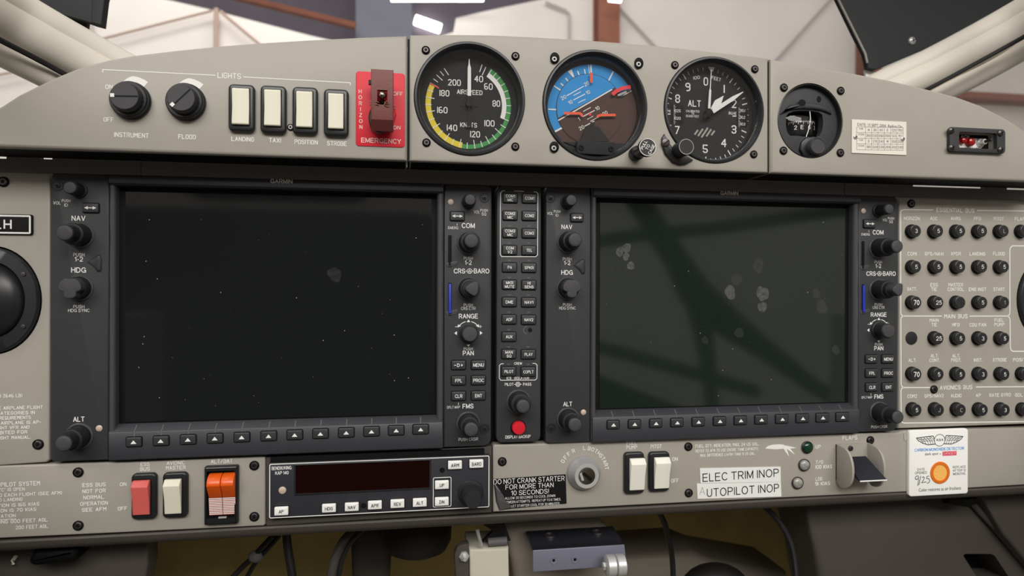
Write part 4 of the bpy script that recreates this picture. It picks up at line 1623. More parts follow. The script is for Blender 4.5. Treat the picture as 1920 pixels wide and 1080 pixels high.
def gdu(label, fn, glass, extra_left):
    """one glass-cockpit display; spots are measured on the left unit, fn lays them on the panel"""
    X = lambda px, py: (fn(px, py, YB).x, fn(px, py, YB).z)
    root = thing('display_unit', label, 'flight display', fn(510, 862, YB + 0.012))

    def quad(x0, x1, y0, y1):   # upright rectangle on the panel, from its left/right and top/bottom marks
        xm, ym = (x0 + x1) / 2, (y0 + y1) / 2
        a, b = fn(x0, ym, YB), fn(x1, ym, YB)
        t_, u = fn(xm, y0, YB), fn(xm, y1, YB)
        return a.x, b.x, u.z, t_.z

    yb = YB + 0.012
    # left plate
    xa, _, z0, z1 = quad(95.5, 204, 323.5, 862)
    xs0 = fn(221, 580, YB).x      # screen left
    xs1 = fn(816, 580, YB).x
    zs0, zs1 = fn(515, 789, YB).z, fn(515, 366, YB).z
    zt = fn(515, 335, YB).z       # top of unit
    zbm = fn(515, 851, YB).z      # bottom of unit
    xr0 = fn(832.5, 590, YB).x
    xr1 = fn(921.5, 590, YB).x
    xa = fn(95.5, 590, YB).x
    xb = fn(204, 590, YB).x
    m_ = MB()
    rl_ = 0.0026
    m_.slab([(xa, zbm + rl_), (xa + rl_ * .3, zbm + rl_ * .3), (xa + rl_, zbm), (xb, zbm), (xb, zt), (xa + rl_, zt), (xa + rl_ * .3, zt - rl_ * .3), (xa, zt - rl_)], yb, YB, 0.0010)
    m_.obj('control_plate', 'black_plastic', root)
    m_ = MB()
    r = 0.0052
    m_.slab([(xr0, zbm), (xr1 - r, zbm)] + [(xr1 - r + r * sin(radians(d)), zbm + r - r * cos(radians(d))) for d in (30, 60)] + [(xr1, zbm + r), (xr1, zt - r)] +
            [(xr1 - r + r * cos(radians(d)), zt - r + r * sin(radians(d))) for d in (30, 60)] + [(xr1 - r, zt), (xr0, zt)], yb, YB, 0.0010)
    m_.obj('control_plate', 'black_plastic', root)
    # side rails
    for x0_, x1_ in ((xb + 0.0002, xs0 - 0.0012), (xs1 + 0.0012, xr0 - 0.0002)):
        m_ = MB()
        prof = []
        for i in range(9):
            a = pi * i / 8
            prof.append(((x0_ + x1_) / 2 + (x1_ - x0_) / 2 * cos(a), YB + 0.0012 - 0.0030 * sin(a)))
        prof = [(x1_, yb)] + prof + [(x0_, yb)]
        m_.loft([[(x, y, zbm + 0.0003) for x, y in prof], [(x, y, zt - 0.0003) for x, y in prof]])
        m_.obj('side_rail', 'rail_plastic', root)
    # top bar: a rounded brow over the screen
    zt1 = fn(515, 356, YB).z
    m_ = MB()
    m_.prism_x([(yb, zt), (YB - 0.0010, zt), (YB - 0.0030, zt - 0.0012), (YB - 0.0036, zt - 0.0035), (YB - 0.0034, zt1 + 0.0015), (YB - 0.0020, zt1 + 0.0002), (YB + 0.004, zt1), (yb, zt1)],
               xb + 0.0012, xr0 - 0.0012)
    m_.obj('top_bar', 'bar_plastic', root)
    # bottom bar with sloping lip up to the glass
    zl = fn(515, 801, YB).z
    m_ = MB()
    m_.prism_x([(yb, zbm), (YB - 0.0018, zbm), (YB - 0.0026, zbm + 0.0008), (YB - 0.0026, zl - 0.0004), (YB - 0.0020, zl + 0.0006), (YB + 0.0030, zs0 + 0.0004), (YB + 0.005, zs0), (yb, zs0)],
               xb + 0.0012, xr0 - 0.0012)
    m_.obj('softkey_bar', 'bar_plastic', root)
    # glass
    m_ = MB()
    m_.slab([(xs0 - 0.0026, zs0 - 0.0006), (xs1 + 0.0026, zs0 - 0.0006), (xs1 + 0.0026, zt1 + 0.002), (xs0 - 0.0026, zt1 + 0.002)], yb, YB + 0.0052)
    m_.obj('screen_surround', 'deep_black', root)
    m_ = MB()
    m_.slab([(xs0 + 0.0030, zs0 + 0.001), (xs1 - 0.0026, zs0 + 0.001), (xs1 - 0.0026, zs1 + 0.0006), (xs0 + 0.0030, zs1 + 0.0006)], YB + 0.0051, YB + 0.0045)
    scr = m_.obj('screen', glass, root)
    # maker's name
    m_ = MB()
    cgx = fn(529.5, 341.5, YB - 0.0036)
    gx, gz = size(529, 341, 41, 8, YB)
    m_.text('GARMIN', (cgx.x, YB - 0.0037, cgx.z), gx, gz, 'b')
    m_.obj('maker_name', 'maker_ink', root)
    # soft keys
    for i, (sx, sy) in enumerate([(254.5, 826.6), (305, 824.5), (355.5, 822.2), (405.5, 820), (455.5, 817.8), (505.5, 815.6), (554, 813.5), (602, 811.3), (650, 809.3), (697, 807.2), (743, 805.2), (788.5, 803.2)]):
        button(root, lambda a, b, y: fn(a, b, y), sx, sy, 29, 17.6, leg_tri, 'softkey', YB - 0.0026, 0.0013)
        q = fn(sx, sy, YB)
        m_ = MB()
        m_.quad_slab([(q.x - 0.0004, YB - 0.00285, zl - 0.0036), (q.x + 0.0004, YB - 0.00285, zl - 0.0036), (q.x + 0.0004, YB - 0.0025, zl + 0.0004), (q.x + 0.0004, YB + 0.0018, zs0 - 0.0006), (q.x - 0.0004, YB + 0.0018, zs0 - 0.0006), (q.x - 0.0004, YB - 0.0025, zl + 0.0004)], (0, 1, 0), 0.0004)
        m_.obj('key_tick', 'rail_plastic', root)
    # corner screws
    for sx, sy in ((108, 348), (908.5, 371), (908.5, 804)) + (((108, 838),) if extra_left else ()):
        c = fn(sx, sy, YB)
        m_ = MB()
        m_.lathe(c, [(0.0036, 0), (0.0036, 0.0003), (0.0033, 0.0003), (0.0031, 0.0001), (0.0016, 0.0001), (0.0015, 0.0007), (0.0008, 0.0008)], 24)
        m_.mi = 1
        m_.lathe((c.x, c.y - 0.0009, c.z), [(0.0008, 0), (0.0008, 0.00005)], 6)
        m_.obj('screw', ['bezel_black', 'deep_black'], root)
    # knobs
    small_knob(root, fn, 148.5, 357, 'volume_knob')
    dual_knob(root, fn, 150.5, 441, 'nav_knob')
    lobed_knob(root, fn, 149, 540)
    dual_knob(root, fn, 148.5, 818, 'altitude_knob')
    small_knob(root, fn, 878.3, 378.5, 'volume_knob')
    dual_knob(root, fn, 878.6, 455, 'com_knob')
    dual_knob(root, fn, 878.6, 541, 'course_knob', 'dee')
    small_knob(root, fn, 878.4, 624.5, 'range_joystick', 0.0062, 0.011)
    dual_knob(root, fn, 878, 794, 'fms_knob', knurled=True)
    # push buttons
    button(root, fn, 171.3, 390.2, 30, 17.5, leg_arrows, 'transfer_button')
    button(root, fn, 857.3, 405.6, 26.5, 17, leg_arrows, 'transfer_button')
    for s, x, y, lw in ((leg_direct, 859.6, 684.3, 0), ('MENU', 896.8, 683.9, 20), ('FPL', 859.6, 713.2, 13), ('PROC', 896.8, 712.7, 20), ('CLR', 859.6, 742.2, 14), ('ENT', 896.8, 741.4, 13)):
        button(root, fn, x, y, 26.5, 17, s, 'push_button', lw=lw or None, lh=6.6)
    # light sensor lenses
    for x, y in ((845, 378.5),) + (((186, 803),)):
        c = fn(x, y, YB)
        m_ = MB()
        m_.lathe(c, [(0.0021, 0), (0.0021, 0.0002), (0.0015, 0.0006), (0.0006, 0.0008)], 18)
        m_.obj('light_sensor', 'sensor_lens', root)
    # thumb bump at the left plate
    c = fn(179.5, 493, YB)
    m_ = MB()
    pts = [(c.x + x, c.z + z) for x, z in ((-0.0056, 0.0005), (-0.003, 0.0026), (0.0004, 0.0052), (0.0030, 0.0058), (0.0040, 0.003), (0.0040, -0.0048), (0.0030, -0.0062), (0.0008, -0.0060), (-0.0012, -0.003))]
    m_.slab(pts, YB + 0.0008, YB - 0.0012, 0.0019)
    m_.obj('thumb_bump', 'black_plastic', root)
    # card slots
    for y0_, y1_, card in ((441, 501, False), (530, 592, True)):
        a, b = fn(843.5, y0_, YB), fn(843.5, y1_, YB)
        m_ = MB()
        m_.slab(rrect(a.x, (a.z + b.z) / 2, 0.0026, a.z - b.z, 0.0006), YB - 0.00004, YB - 0.00022)
        sl_ = m_.obj('card_slot', 'deep_black', root)
        m_ = MB()
        zc = b.z + 0.0028
        m_.slab([(a.x - 0.0036 + 0.0, zc), (a.x + 0.0 + 0.0052 * 1.0, zc + 0.0018), (a.x + 0.0062, zc + 0.0004), (a.x + 0.004, zc - 0.0020), (a.x - 0.002, zc - 0.0026)], YB - 0.00003, YB - 0.00030, 0.0002)
        m_.obj('finger_notch', 'rail_plastic', root)
        m_ = MB()
        if card:
            m_.slab(rrect(a.x, (a.z + b.z) / 2 + 0.0004, 0.0021, (a.z - b.z) * 0.90, 0.0004), YB - 0.0002, YB - 0.0014, 0.0003)
            m_.obj('memory_card', 'blue_card', root)
        else:
            m_.slab(rrect(a.x, (a.z + b.z) / 2, 0.0014, (a.z - b.z) * 0.9, 0.0004), YB - 0.0002, YB - 0.0004)
            m_.obj('slot_mouth', 'deep_black', root)
    # painted words
    lt = MB()
    letter(lt, YB, [('NAV', 147.3, 409.3, 26, 10), ('1-2', 148, 486, 16, 9), ('HDG', 147.5, 506.3, 28, 10), ('ALT', 148, 786, 21.5, 9.8),
                    ('COM', 878, 423, 24.5, 9.6), ('1-2', 878, 492.3, 13, 8.6), ('CRS', 861.5, 508.2, 21.5, 9.2), ('BARO', 903, 508.2, 29, 9.2), ('RANGE', 878.3, 592.8, 36, 9), ('PAN', 878, 662, 20.5, 9),
                    ('FMS', 877.5, 761.5, 20.5, 9)], 'b', fn)
    letter(lt, YB, [('VOL', 107, 380.5, 14, 6), ('PUSH', 124, 376.5, 16, 5.6), ('ID', 124, 384.5, 7, 5.6), ('PUSH', 148, 477.8, 21, 6.6), ('PUSH', 148, 574.8, 21, 6.2), ('HDG SYNC', 148, 582, 40, 6.2),
                    ('VOL', 894, 397.5, 11, 5.8), ('PUSH', 907.5, 394.5, 14, 5.2), ('SQ', 907.3, 401.3, 8.5, 5.6), ('EMERG', 849.6, 427.2, 19, 5), ('PUSH', 878, 484.3, 17, 5.8), ('PUSH', 878, 572, 17, 5.8), ('CRS CTR', 878, 578.3, 27, 5.8),
                    ('PUSH', 878, 654, 17, 5.4), ('PUSH CRSR', 878, 823.6, 36.5, 5.8), ('DFLT MAP', 850.5, 763.5, 24, 5)], 'r', fn)
    yw = YB - 0.00012
    P = lambda x, y: (fn(x, y, YB).x, fn(x, y, YB).z)
    mm = abs(P(879, 500)[0] - P(878, 500)[0])
    c = P(880.5, 508.2)
    lt.band(circ(c[0], c[1], mm * 4.0, n=24), circ(c[0], c[1], mm * 4.9, n=24), yw, True)
    lt.line([(c[0], c[1] + mm * 2.4), (c[0] - mm * 2.4, c[1] - mm * 1.6), (c[0] + mm * 2.4, c[1] - mm * 1.6)], mm * 0.9, yw, True)
    for s in (-1, 1):
        lt.line([(c[0] + s * mm * 4.8, c[1]), (c[0] + s * mm * 7.6, c[1])], mm * 1.0, yw)
    c = P(878.3, 624.5)
    for s in (-1, 1):
        A = [radians(90 - s * d) for d in range(14, 50, 5)]
        lt.line([(c[0] + mm * 22 * cos(a), c[1] + mm * 22 * sin(a)) for a in A], mm * 1.3, yw)
        a = radians(90 - s * 54)
        e = (c[0] + mm * 22 * cos(a), c[1] + mm * 22 * sin(a))
        lt.flat([(e[0] + s * mm * 2.4, e[1] - mm * 2.4), (e[0] + s * mm * 1.8, e[1] + mm * 3.4), (e[0] - s * mm * 3.8, e[1] + mm * 0.4)], yw)
        lt.flat([(c[0] + s * mm * 26.5, c[1]), (c[0] + s * mm * 21.5, c[1] + mm * 3.6), (c[0] + s * mm * 21.5, c[1] - mm * 3.6)], yw)
        lt.line([(c[0] + s * mm * 20, c[1] + mm * 12), (c[0] + s * mm * 25, c[1] + mm * 12)], mm * 0.9, yw)
    lt.line([(c[0] + mm * 22.5, c[1] + mm * 9.5), (c[0] + mm * 22.5, c[1] + mm * 14.5)], mm * 0.9, yw)
    lt.flat([(c[0], c[1] + mm * 25.5), (c[0] + mm * 3.4, c[1] + mm * 20.5), (c[0] - mm * 3.4, c[1] + mm * 20.5)], yw)
    lt.flat([(c[0], c[1] - mm * 25.5), (c[0] + mm * 3.4, c[1] - mm * 21.5), (c[0] - mm * 3.4, c[1] - mm * 21.5)], yw)
    e = P(857, 421)
    lt.line([(e[0], e[1] - mm * 2), (e[0], e[1] + mm * 2)], mm * 0.8, yw)
    e = P(859.5, 757)
    lt.line([(e[0], e[1] - mm * 2.4), (e[0], e[1] + mm * 2)], mm * 0.8, yw)
    lt.obj('lettering', 'white_ink', root)
    return root, scr


fnL = lambda x, y, yy=0.0: pt(x, y, yy)


def fnR(x, y, yy=0.0):
    p = pt(*hom(x, y), 0.0)
    return Vector((p.x, yy, p.z))


# every spot was measured on the bezel face; raised faces keep the same x, z
def fnL(x, y, yy=0.0):
    p = pt(x, y, 0.0)
    return Vector((p.x, yy, p.z))


PFD, scrL = gdu('left flight display, dark screen facing the pilot, nearest the large air vent', fnL, 'screen_glass', False)
MFD, scrR = gdu('right flight display, dark screen tinted with green reflection, with fingerprints, beside the circuit breakers', fnR, 'screen_green_reflection', True)

# smudges on the glass
ysm = YB + 0.0045 - 0.0001


def smudge(scr, px, py, r, seed, film, squash=1.2):
    rnd = random.Random(seed)
    c = pt(px, py, ysm)
    w, _ = size(px, py, 2 * r, 2 * r, ysm)
    ph = [rnd.uniform(0, 6.28) for _ in range(4)]
    pts = []
    for i in range(28):
        a = 2 * pi * i / 28
        rr = w / 2 * (1 + 0.10 * sin(2 * a + ph[0]) + 0.07 * sin(3 * a + ph[1]) + 0.05 * sin(5 * a + ph[2]))
        pts.append((c.x + rr * cos(a), c.z + rr * squash * sin(a)))
    m_ = MB()
    m_.flat(pts, ysm)
    m_.obj('fingerprint', film, scr)


for i, (x, y, r, f) in enumerate(((1162, 472, 7, 'print_film'), (1175, 465, 7.5, 'print_film'), (1174, 481, 6, 'print_film'), (1182.5, 498, 6.5, 'print_film'), (1381, 523.5, 9.5, 'faint_film'), (1369, 548, 10, 'print_film'),
                                  (1422, 498, 10, 'faint_film'), (1430, 550.5, 11, 'print_film'), (1429.5, 575.5, 8, 'print_film'), (1531, 550, 7, 'faint_film'), (1541, 575, 10, 'faint_film'), (1322, 638, 6, 'faint_film'), (1567, 656, 7, 'faint_film'), (1386, 624, 8, 'faint_film'))):
    smudge(scrR, x, y, r, i, f)
for i, (x, y, r, f) in enumerate(((628, 515, 12, 'faint_film'), (618, 512, 5, 'faint_film'))):
    smudge(scrL, x, y, r, 40 + i, f)
for scr, bx in ((scrL, (235, 805, 375, 775)), (scrR, (1130, 1580, 395, 750))):
    rnd = random.Random(bx[0])
    m_ = MB()
    for i in range(46):
        c = pt(rnd.uniform(bx[0], bx[1]), rnd.uniform(bx[2], bx[3]), ysm)
        r = rnd.choice((0.00012, 0.00016, 0.0002, 0.00035))
        m_.flat(circ(c.x, c.z, r, n=6), ysm)
    tag(m_.obj('dust_specks', 'grey_ink', scr), kind='stuff')

# ================================================================== AUDIO PANEL
root = thing('audio_panel', 'narrow black audio panel of small buttons between the two displays', 'audio panel', pt(972, 829, YB + 0.012))
a0 = pt(931, 587, YB)
a1 = pt(1014.5, 587, YB)
zt, zbm = pt(972, 346.5, YB).z, pt(972, 829.5, YB).z
m_ = MB()
m_.slab(rrect((a0.x + a1.x) / 2, (zt + zbm) / 2, a1.x - a0.x, zt - zbm, 0.0046), YB + 0.012, YB, 0.0010)
m_.obj('faceplate', 'black_plastic', root)
sk = lambda x, y: x + (588 - y) * 0.0065 * (1 if False else 0)
rows = [(371.8, ['COM1', 'MIC'], 'COM1'), (404.3, ['COM2', 'MIC'], 'COM2'), (437, ['COM3', 'MIC'], 'COM3'), (469, ['COM', '1/2'], 'TEL'), (501.5, 'PA', 'SPKR'), (533.8, ['MKR', 'MUTE'], ['HI', 'SENS']),
        (566.2, 'DME', 'NAV1'), (598.8, 'ADF', 'NAV2'), (631.2, 'AUX', None), (663.6, ['MAN', 'SQ'], 'PLAY'), (696.2, 'PILOT', 'COPLT')]
LW = {'COM1': 17, 'COM2': 17, 'COM3': 17, 'TEL': 11, 'PA': 8, 'SPKR': 17, 'DME': 14, 'NAV1': 16, 'ADF': 12.5, 'NAV2': 16.5, 'AUX': 12.5, 'PLAY': 15, 'PILOT': 17, 'COPLT': 19}
for i, (y, l, r) in enumerate(rows):
    xl_, xr_ = 956.3 - i * 0.28, 992.3 - i * 0.22
    for x, s in ((xl_, l), (xr_, r)):
        if s is None:
            continue
        two = isinstance(s, list)
        button(root, fnL, x, y + (0.6 if x > 970 else 0), 26.8, 17.6, s, 'push_button', lw=(None if two else LW[s]), lh=(12.6 if two else 5.8), font='b')
        if i > 1:
            m_ = MB()
            c = fnL(x, y - 13, YB)
            m_.line([(c.x - 0.0011, c.z + 0.0006), (c.x, c.z - 0.0003), (c.x + 0.0011, c.z + 0.0006)], 0.0003, YB - 0.0001)
            m_.obj('indicator_chevron', 'dim_ink', root)
lt = MB()
fr = lambda pts: [xz(x, y, YB - 0.0001) for x, y in pts]
lt.line(fr([(947, 357.5), (942, 357.8), (938.4, 361.5), (938, 477), (940.5, 481), (1004.5, 481.2), (1008, 478), (1008.6, 363), (1006, 360), (1000.5, 359.6)]), 0.00045, YB - 0.0001)
lt.line(fr([(964, 358), (983, 358.8)]), 0.00045, YB - 0.0001)
lt.line(fr([(944.5, 682), (939.5, 682), (936.5, 685), (936.2, 709), (939, 713), (1003.5, 712.6), (1006.7, 709.5), (1007, 684.5), (1004, 681.5), (998.5, 681.2)]), 0.00045, YB - 0.0001)
letter(lt, YB, [('CREW', 971.3, 681.5, 15, 4.8), ('ICS', 954.3, 709, 9, 4.8), ('ISOLATION', 978.2, 708.8, 27.5, 4.8), ('PILOT', 954.8, 720.6, 16.5, 5.6), ('PASS', 988.5, 720.4, 15.5, 5.6), ('DISPLAY BACKUP', 971.2, 818.8, 47, 6)], 'b', fnL)
c = pt(971, 720.5, YB)
lt.band(circ(c.x, c.z, 0.0014, n=20), circ(c.x, c.z, 0.0018, n=20), YB - 0.0001, True)
lt.band(circ(c.x, c.z, 0.0005, n=14), circ(c.x, c.z, 0.0009, n=14), YB - 0.0001, True)
for s in (-1, 1):
    lt.line([(c.x + s * 0.0018, c.z), (c.x + s * 0.0027, c.z)], 0.0004, YB - 0.0001)
lt.obj('lettering', 'white_ink', root)
c = pt(993.8, 618.8, YB)
m_ = MB()
m_.flat(circ(c.x, c.z, 0.0016, n=18), YB - 0.0002)
m_.obj('screw_hole', 'deep_black', root)
m_ = MB()
m_.band(circ(c.x - 0.0022, c.z, 0.0026, n=16, a0=pi / 2, a1=3 * pi / 2), circ(c.x - 0.0022, c.z, 0.0029, n=16, a0=pi / 2, a1=3 * pi / 2), YB - 0.0001)
m_.obj('rub_mark', 'dim_ink', root)
dual_knob(root, fnL, 972.3, 753.5, 'intercom_knob', r_ring=0.0092, r_out=0.0077, h_out=0.0105, r_in=0.0050, h_in=0.019)
c = pt(971.5, 801, YB)
m_ = MB()
m_.lathe(c, [(0.0058, 0), (0.0058, 0.0004), (0.0053, 0.0006)], 32)
m_.mi = 1
m_.lathe(c, [(0.0050, 0.0005), (0.0050, 0.0030), (0.0045, 0.0038), (0.0030, 0.0040)], 32)
m_.obj('backup_button', ['deep_black', 'red_button'], root)

# ================================================================== BREAKER PANEL
root = thing('breaker_panel', 'grey panel of circuit breakers right of the right display, three outlined groups', 'panel', pt(1800, 800, YS))
BP = root
p0, p1 = pt(1685.3, 580, YS), pt(2010, 580, YS)
zt, zl = pt(1800, 357, YS).z, pt(1800, 799.5, YS).z
v2 = pt(1963, 562, YS)
m_ = MB()
m_.slab([(p0.x, zl), (p1.x, zl), (p1.x, zt), (p0.x, zt)], YS + 0.014, YS, 0.0012, holes=[circ(v2.x, v2.z, vw / 2, vh / 2, 48)])
m_.obj('plate', 'grey_paint', root)
screw(root, 1708, 382, YS, 0.0034)
screw(root, 1750.5, 730, YS, 0.0034)
vent('large round black eyeball air vent at the right edge among the breakers', Vector((v2.x, YS, v2.z)), vw / 2 * 0.985, vh / 2 * 0.985, YS)
lt = MB()
L5 = [('HORIZON', 1709.5, 409.5, 29.5), ('ADC', 1750.8, 409.7, 14), ('AHRS', 1791.8, 409.8, 19), ('PFD', 1832.3, 410, 13.5), ('PITOT', 1872.5, 410.2, 19), ('FLAPS', 1914, 410.6, 23),
      ('COM1', 1710, 476, 17.5), ('GPS/NAV1', 1751.2, 476, 35), ('XPDR', 1792, 475.8, 19), ('LANDING', 1832.3, 476, 29.5), ('FLOOD', 1872.8, 475.8, 22),
      ('BATT.', 1709.8, 542, 18), ('ESS', 1751.2, 534, 14), ('TIE', 1751.2, 542.4, 11), ('MASTER', 1791.8, 534, 27.5), ('CONTROL', 1792, 542.4, 31), ('ENG INST', 1832.7, 542.4, 33), ('START', 1873, 542.4, 21.5),
      ('MAIN', 1751.3, 600.4, 17), ('TIE', 1751.5, 608.9, 10.5), ('MFD', 1792.2, 609, 14), ('CDU FAN', 1833.2, 609, 31), ('FUEL', 1873.2, 600.2, 17.5), ('PUMP', 1873.5, 608.6, 19),
      ('ALT.', 1710.6, 675.3, 14.5), ('ALT.', 1752, 667, 14.5), ('CONT.', 1752.3, 675.3, 19.5), ('ALT.', 1792.6, 667, 14.5), ('PROT.', 1792.6, 675.3, 19.5), ('INST.', 1833.5, 675, 16), ('STROBE', 1874.3, 674.7, 26.5), ('POSITION', 1917.5, 674.5, 37),
      ('COM2', 1710.3, 742.8, 18), ('GPS/NAV2', 1751.3, 742.2, 36), ('AUDIO', 1792.5, 741.8, 20.5), ('AP', 1834, 741.2, 9.5), ('RATE GYRO', 1875, 740.6, 40), ('GDL 69', 1917, 740.2, 28)]
letter(lt, YS, [(s, x, y, w, 6.6) for s, x, y, w in L5])
letter(lt, YS, [('ESSENTIAL BUS', 1791.5, 394.3, 71.5, 8), ('MAIN BUS', 1792.2, 593, 44, 8), ('AVIONICS BUS', 1792.5, 726.3, 61, 8)])
lt.obj('lettering', 'white_ink', root)
yq = YS - 0.0001
lt = MB()
bl = lambda pts: lt.line([xz(x, y, yq) for x, y in pts], 0.0008, yq)
bl([(1750, 393.5), (1694, 393.2), (1690, 395), (1688.6, 399), (1689, 586), (1690.2, 590.5), (1694, 592.6), (1766, 592.7)])
bl([(1832, 394.6), (1998, 396.5)])
bl([(1818, 592.8), (1889, 592.6), (1892.6, 590), (1893.6, 585), (1893.4, 469), (1894.6, 464.5), (1898, 461), (1998, 461.4)])
bl([(1694, 592.6), (1690.5, 594.5), (1689.2, 599), (1689.6, 720), (1691, 724.5), (1694.5, 726.6), (1744, 726.6)])
bl([(1889, 592.6), (1892.6, 595), (1893.8, 600), (1894.4, 652), (1895.8, 656.5), (1899.5, 658.8), (1998, 658.2)])
bl([(1830, 725.6), (1998, 724.6)])
bl([(1694.5, 726.6), (1690.5, 728.8), (1689.3, 733), (1690, 788), (1691.4, 791.8), (1695, 793.2), (1998, 789.5)])
lt.obj('group_outline', 'white_ink', root)
m_ = MB()
c = pt(1708.5, 634, YS)
m_.lathe(c, [(0.0054, 0), (0.0054, 0.0004), (0.0050, 0.0005)], 28)
m_.obj('blank_plug', 'dark_rubber', root)

NAMES = [['HORIZON', 'ADC', 'AHRS', 'PFD', 'PITOT', 'FLAPS'], ['COM1', 'GPS/NAV1', 'XPDR', 'LANDING', 'FLOOD'], ['BATT.', 'ESS TIE', 'MASTER CONTROL', 'ENG INST', 'START'],
         [None, 'MAIN TIE', 'MFD', 'CDU FAN', 'FUEL PUMP'], ['ALT.', 'ALT. CONT.', 'ALT. PROT.', 'INST.', 'STROBE', 'POSITION'], ['COM2', 'GPS/NAV2', 'AUDIO', 'AP', 'RATE GYRO', 'GDL']]
VALS = [['3', '5', '5', '5', 'L', '5'], ['5', '5', '5', '5', '5'], ['70', '25', None, '5', '1'], [None, '25', '5', '3', '5'], ['70', '5', '5', '3', '5', None], ['5', 'J', 'C', '5', '3', None]]
ROWY = [434, 500.6, 567, 633.7, 700.4, 766.8]
COLX = [[1708.2, 1749.6, 1790.8, 1831.6, 1872, 1912], [1708.4, 1750, 1790.8, 1831.8, 1872.2], [1708.4, 1750, 1791, 1832, 1872.6], [0, 1750.2, 1791, 1832.2, 1873], [1708.6, 1750.4, 1791, 1832.4, 1873.4, 1913.6], [1709.2, 1751, 1791.8, 1833, 1874, 1914.4]]
proto = {}
for ri in range(6):
    for ci, nm in enumerate(NAMES[ri]):
        if nm is None:
            continue
        v = VALS[ri][ci]
        c = pt(COLX[ri][ci], ROWY[ri], YS - E)
        big = v in ('70',)
        lab = 'black push button breaker under the %s legend' % nm + (', marked %s' % v if v in ('3', '5', '25', '70') else ', its number worn')
        key = big
        t = thing('circuit_breaker', lab, 'circuit breaker', c, 'circuit breakers on the grey panel')
        if key not in proto:
            r = 0.0052 if big else 0.0050
            m_ = MB()
            m_.lathe(c, [(0.0058, 0), (0.0058, 0.0012), (0.0053, 0.0015), (0.0050, 0.0010)], 28)
            o1 = m_.obj('collar', 'deep_black', t)
            m_ = MB()
            m_.lathe(c, [(r, 0.0006), (r, 0.0044), (r * 0.97, 0.0050), (r * 0.90, 0.0052)], 32)
            o2 = m_.obj('push_cap', 'rocker_frame', t)
            m_ = MB()
            m_.lathe((c.x, c.y - 0.0052, c.z), [(r * 0.88, 0.00002), (r * 0.86, 0.0001)], 32)
            o3 = m_.obj('cap_face', 'dark_rubber', o2)
            proto[key] = (o1, o2, o3)
        else:
            s1, s2, s3 = proto[key]
            o1 = s1.copy()
            COL.objects.link(o1)
            o1.parent = t
            o2 = s2.copy()
            COL.objects.link(o2)
            o2.parent = t
            o3 = s3.copy()
            COL.objects.link(o3)
            o3.parent = o2
        if v:
            m_ = MB()
            m_.text(v, (c.x + 0.0004, c.y - 0.0053, c.z), 0.0054 if len(v) > 1 else None, 0.0042 if big else 0.0034, 'b' if big else 'r')
            m_.obj('rating_number', 'white_ink' if v in ('3', '5', '25', '70') else 'grey_ink', o2)

# ================================================================== LOWER PANELS


def low_slab(corners, y=YL, th=0.010, bev=0.0012):
    m_ = MB()
    m_.slab([xz(x, q, y) for x, q in corners], y + th, y, bev)
    return m_


root = thing('master_switch_panel', 'grey lower left panel with autopilot notes and the three master switches', 'panel', pt(250, 998, YL))
LPN = root
low_slab([(-190, 1018), (0, 1009.8), (240, 998.6), (494, 986.3), (497.4, 983.5), (497.4, 858), (494, 856), (240, 866.2), (96, 870.5), (-190, 881)]).obj('plate', 'grey_paint', root)
for q in ((147, 885.3), (147, 985.2), (477, 872.6), (477, 968.4)):
    screw(root, q[0], q[1], YL, 0.0033)
K2 = lambda x, y: (x / 3.84, 840 + y / 3.84)
lt = MB()
letter(lt, YL, [('ESS', *K2(1045, 116), 17, 7.2), ('BUS', *K2(1044, 151), 18.5, 7.2), ('AVIONIC', *K2(1266, 107), 34, 7.2), ('MASTER', *K2(1266, 141), 37, 7.2), ('ALT/BAT', *K2(1597, 94), 40.5, 7.8),
                ('ON', *K2(887, 260), 12.5, 7), ('OFF', *K2(883, 435), 18, 7.2),
                ('ESS BUS', *K2(678, 264), 44, 7.2), ('NOT FOR', *K2(678, 309), 44, 7.2), ('NORMAL', *K2(676, 354), 39, 7.2), ('OPERATION', *K2(678, 398), 52, 7.2), ('SEE AFM', *K2(678, 442), 46, 7.2)])


def right_just(s, x1, y, w_, h_):
    letter(lt, YL, [(s, (x1 - 0) / 3.84 - w_ / 2, 840 + y / 3.84, w_, h_)])


right_just('AUTOPILOT SYSTEM', 290, 260, 101, 8.4)
right_just('DO NOT USE IF "C" IS OPEN', 180, 303, 112, 6.4)
right_just('TEST PRIOR TO EACH FLIGHT (SEE AFM)', 450, 336, 182, 6.4)
right_just('OFF FOR TAKEOFF AND LANDING', 166, 379, 142, 6.4)
right_just('MAX. OPERATION IS 165 KIAS', 286, 413, 136, 6.6)
right_just('MIN. OPERATION IS 70 KIAS', 264, 451, 130, 6.6)
right_just('MIN. ALT. OPERATION', 115, 495, 104, 6.4)
right_just('MANEUVERING 800 FEET AGL', 347, 528, 140, 7)
right_just('200 FEET AGL', 347, 567, 61, 7)
yq = YL - 0.0001
lt.line([xz(*K2(-280, 528), yq), xz(*K2(116, 510), yq)], 0.00035, yq)
lt.obj('lettering', 'white_ink', root)
rocker('red rocker switch in black frame under ESS BUS', (249, 297, 885.4, 970.8), (254.2, 285.8, 897, 961.6), YL, 'red_rocker', 'on', 'master rocker switches', )
rocker('cream rocker switch in black frame under AVIONIC MASTER', (307.3, 354.8, 883.6, 968), (313.4, 344.2, 894.8, 959.6), YL, 'cream_rocker', 'on', 'master rocker switches')

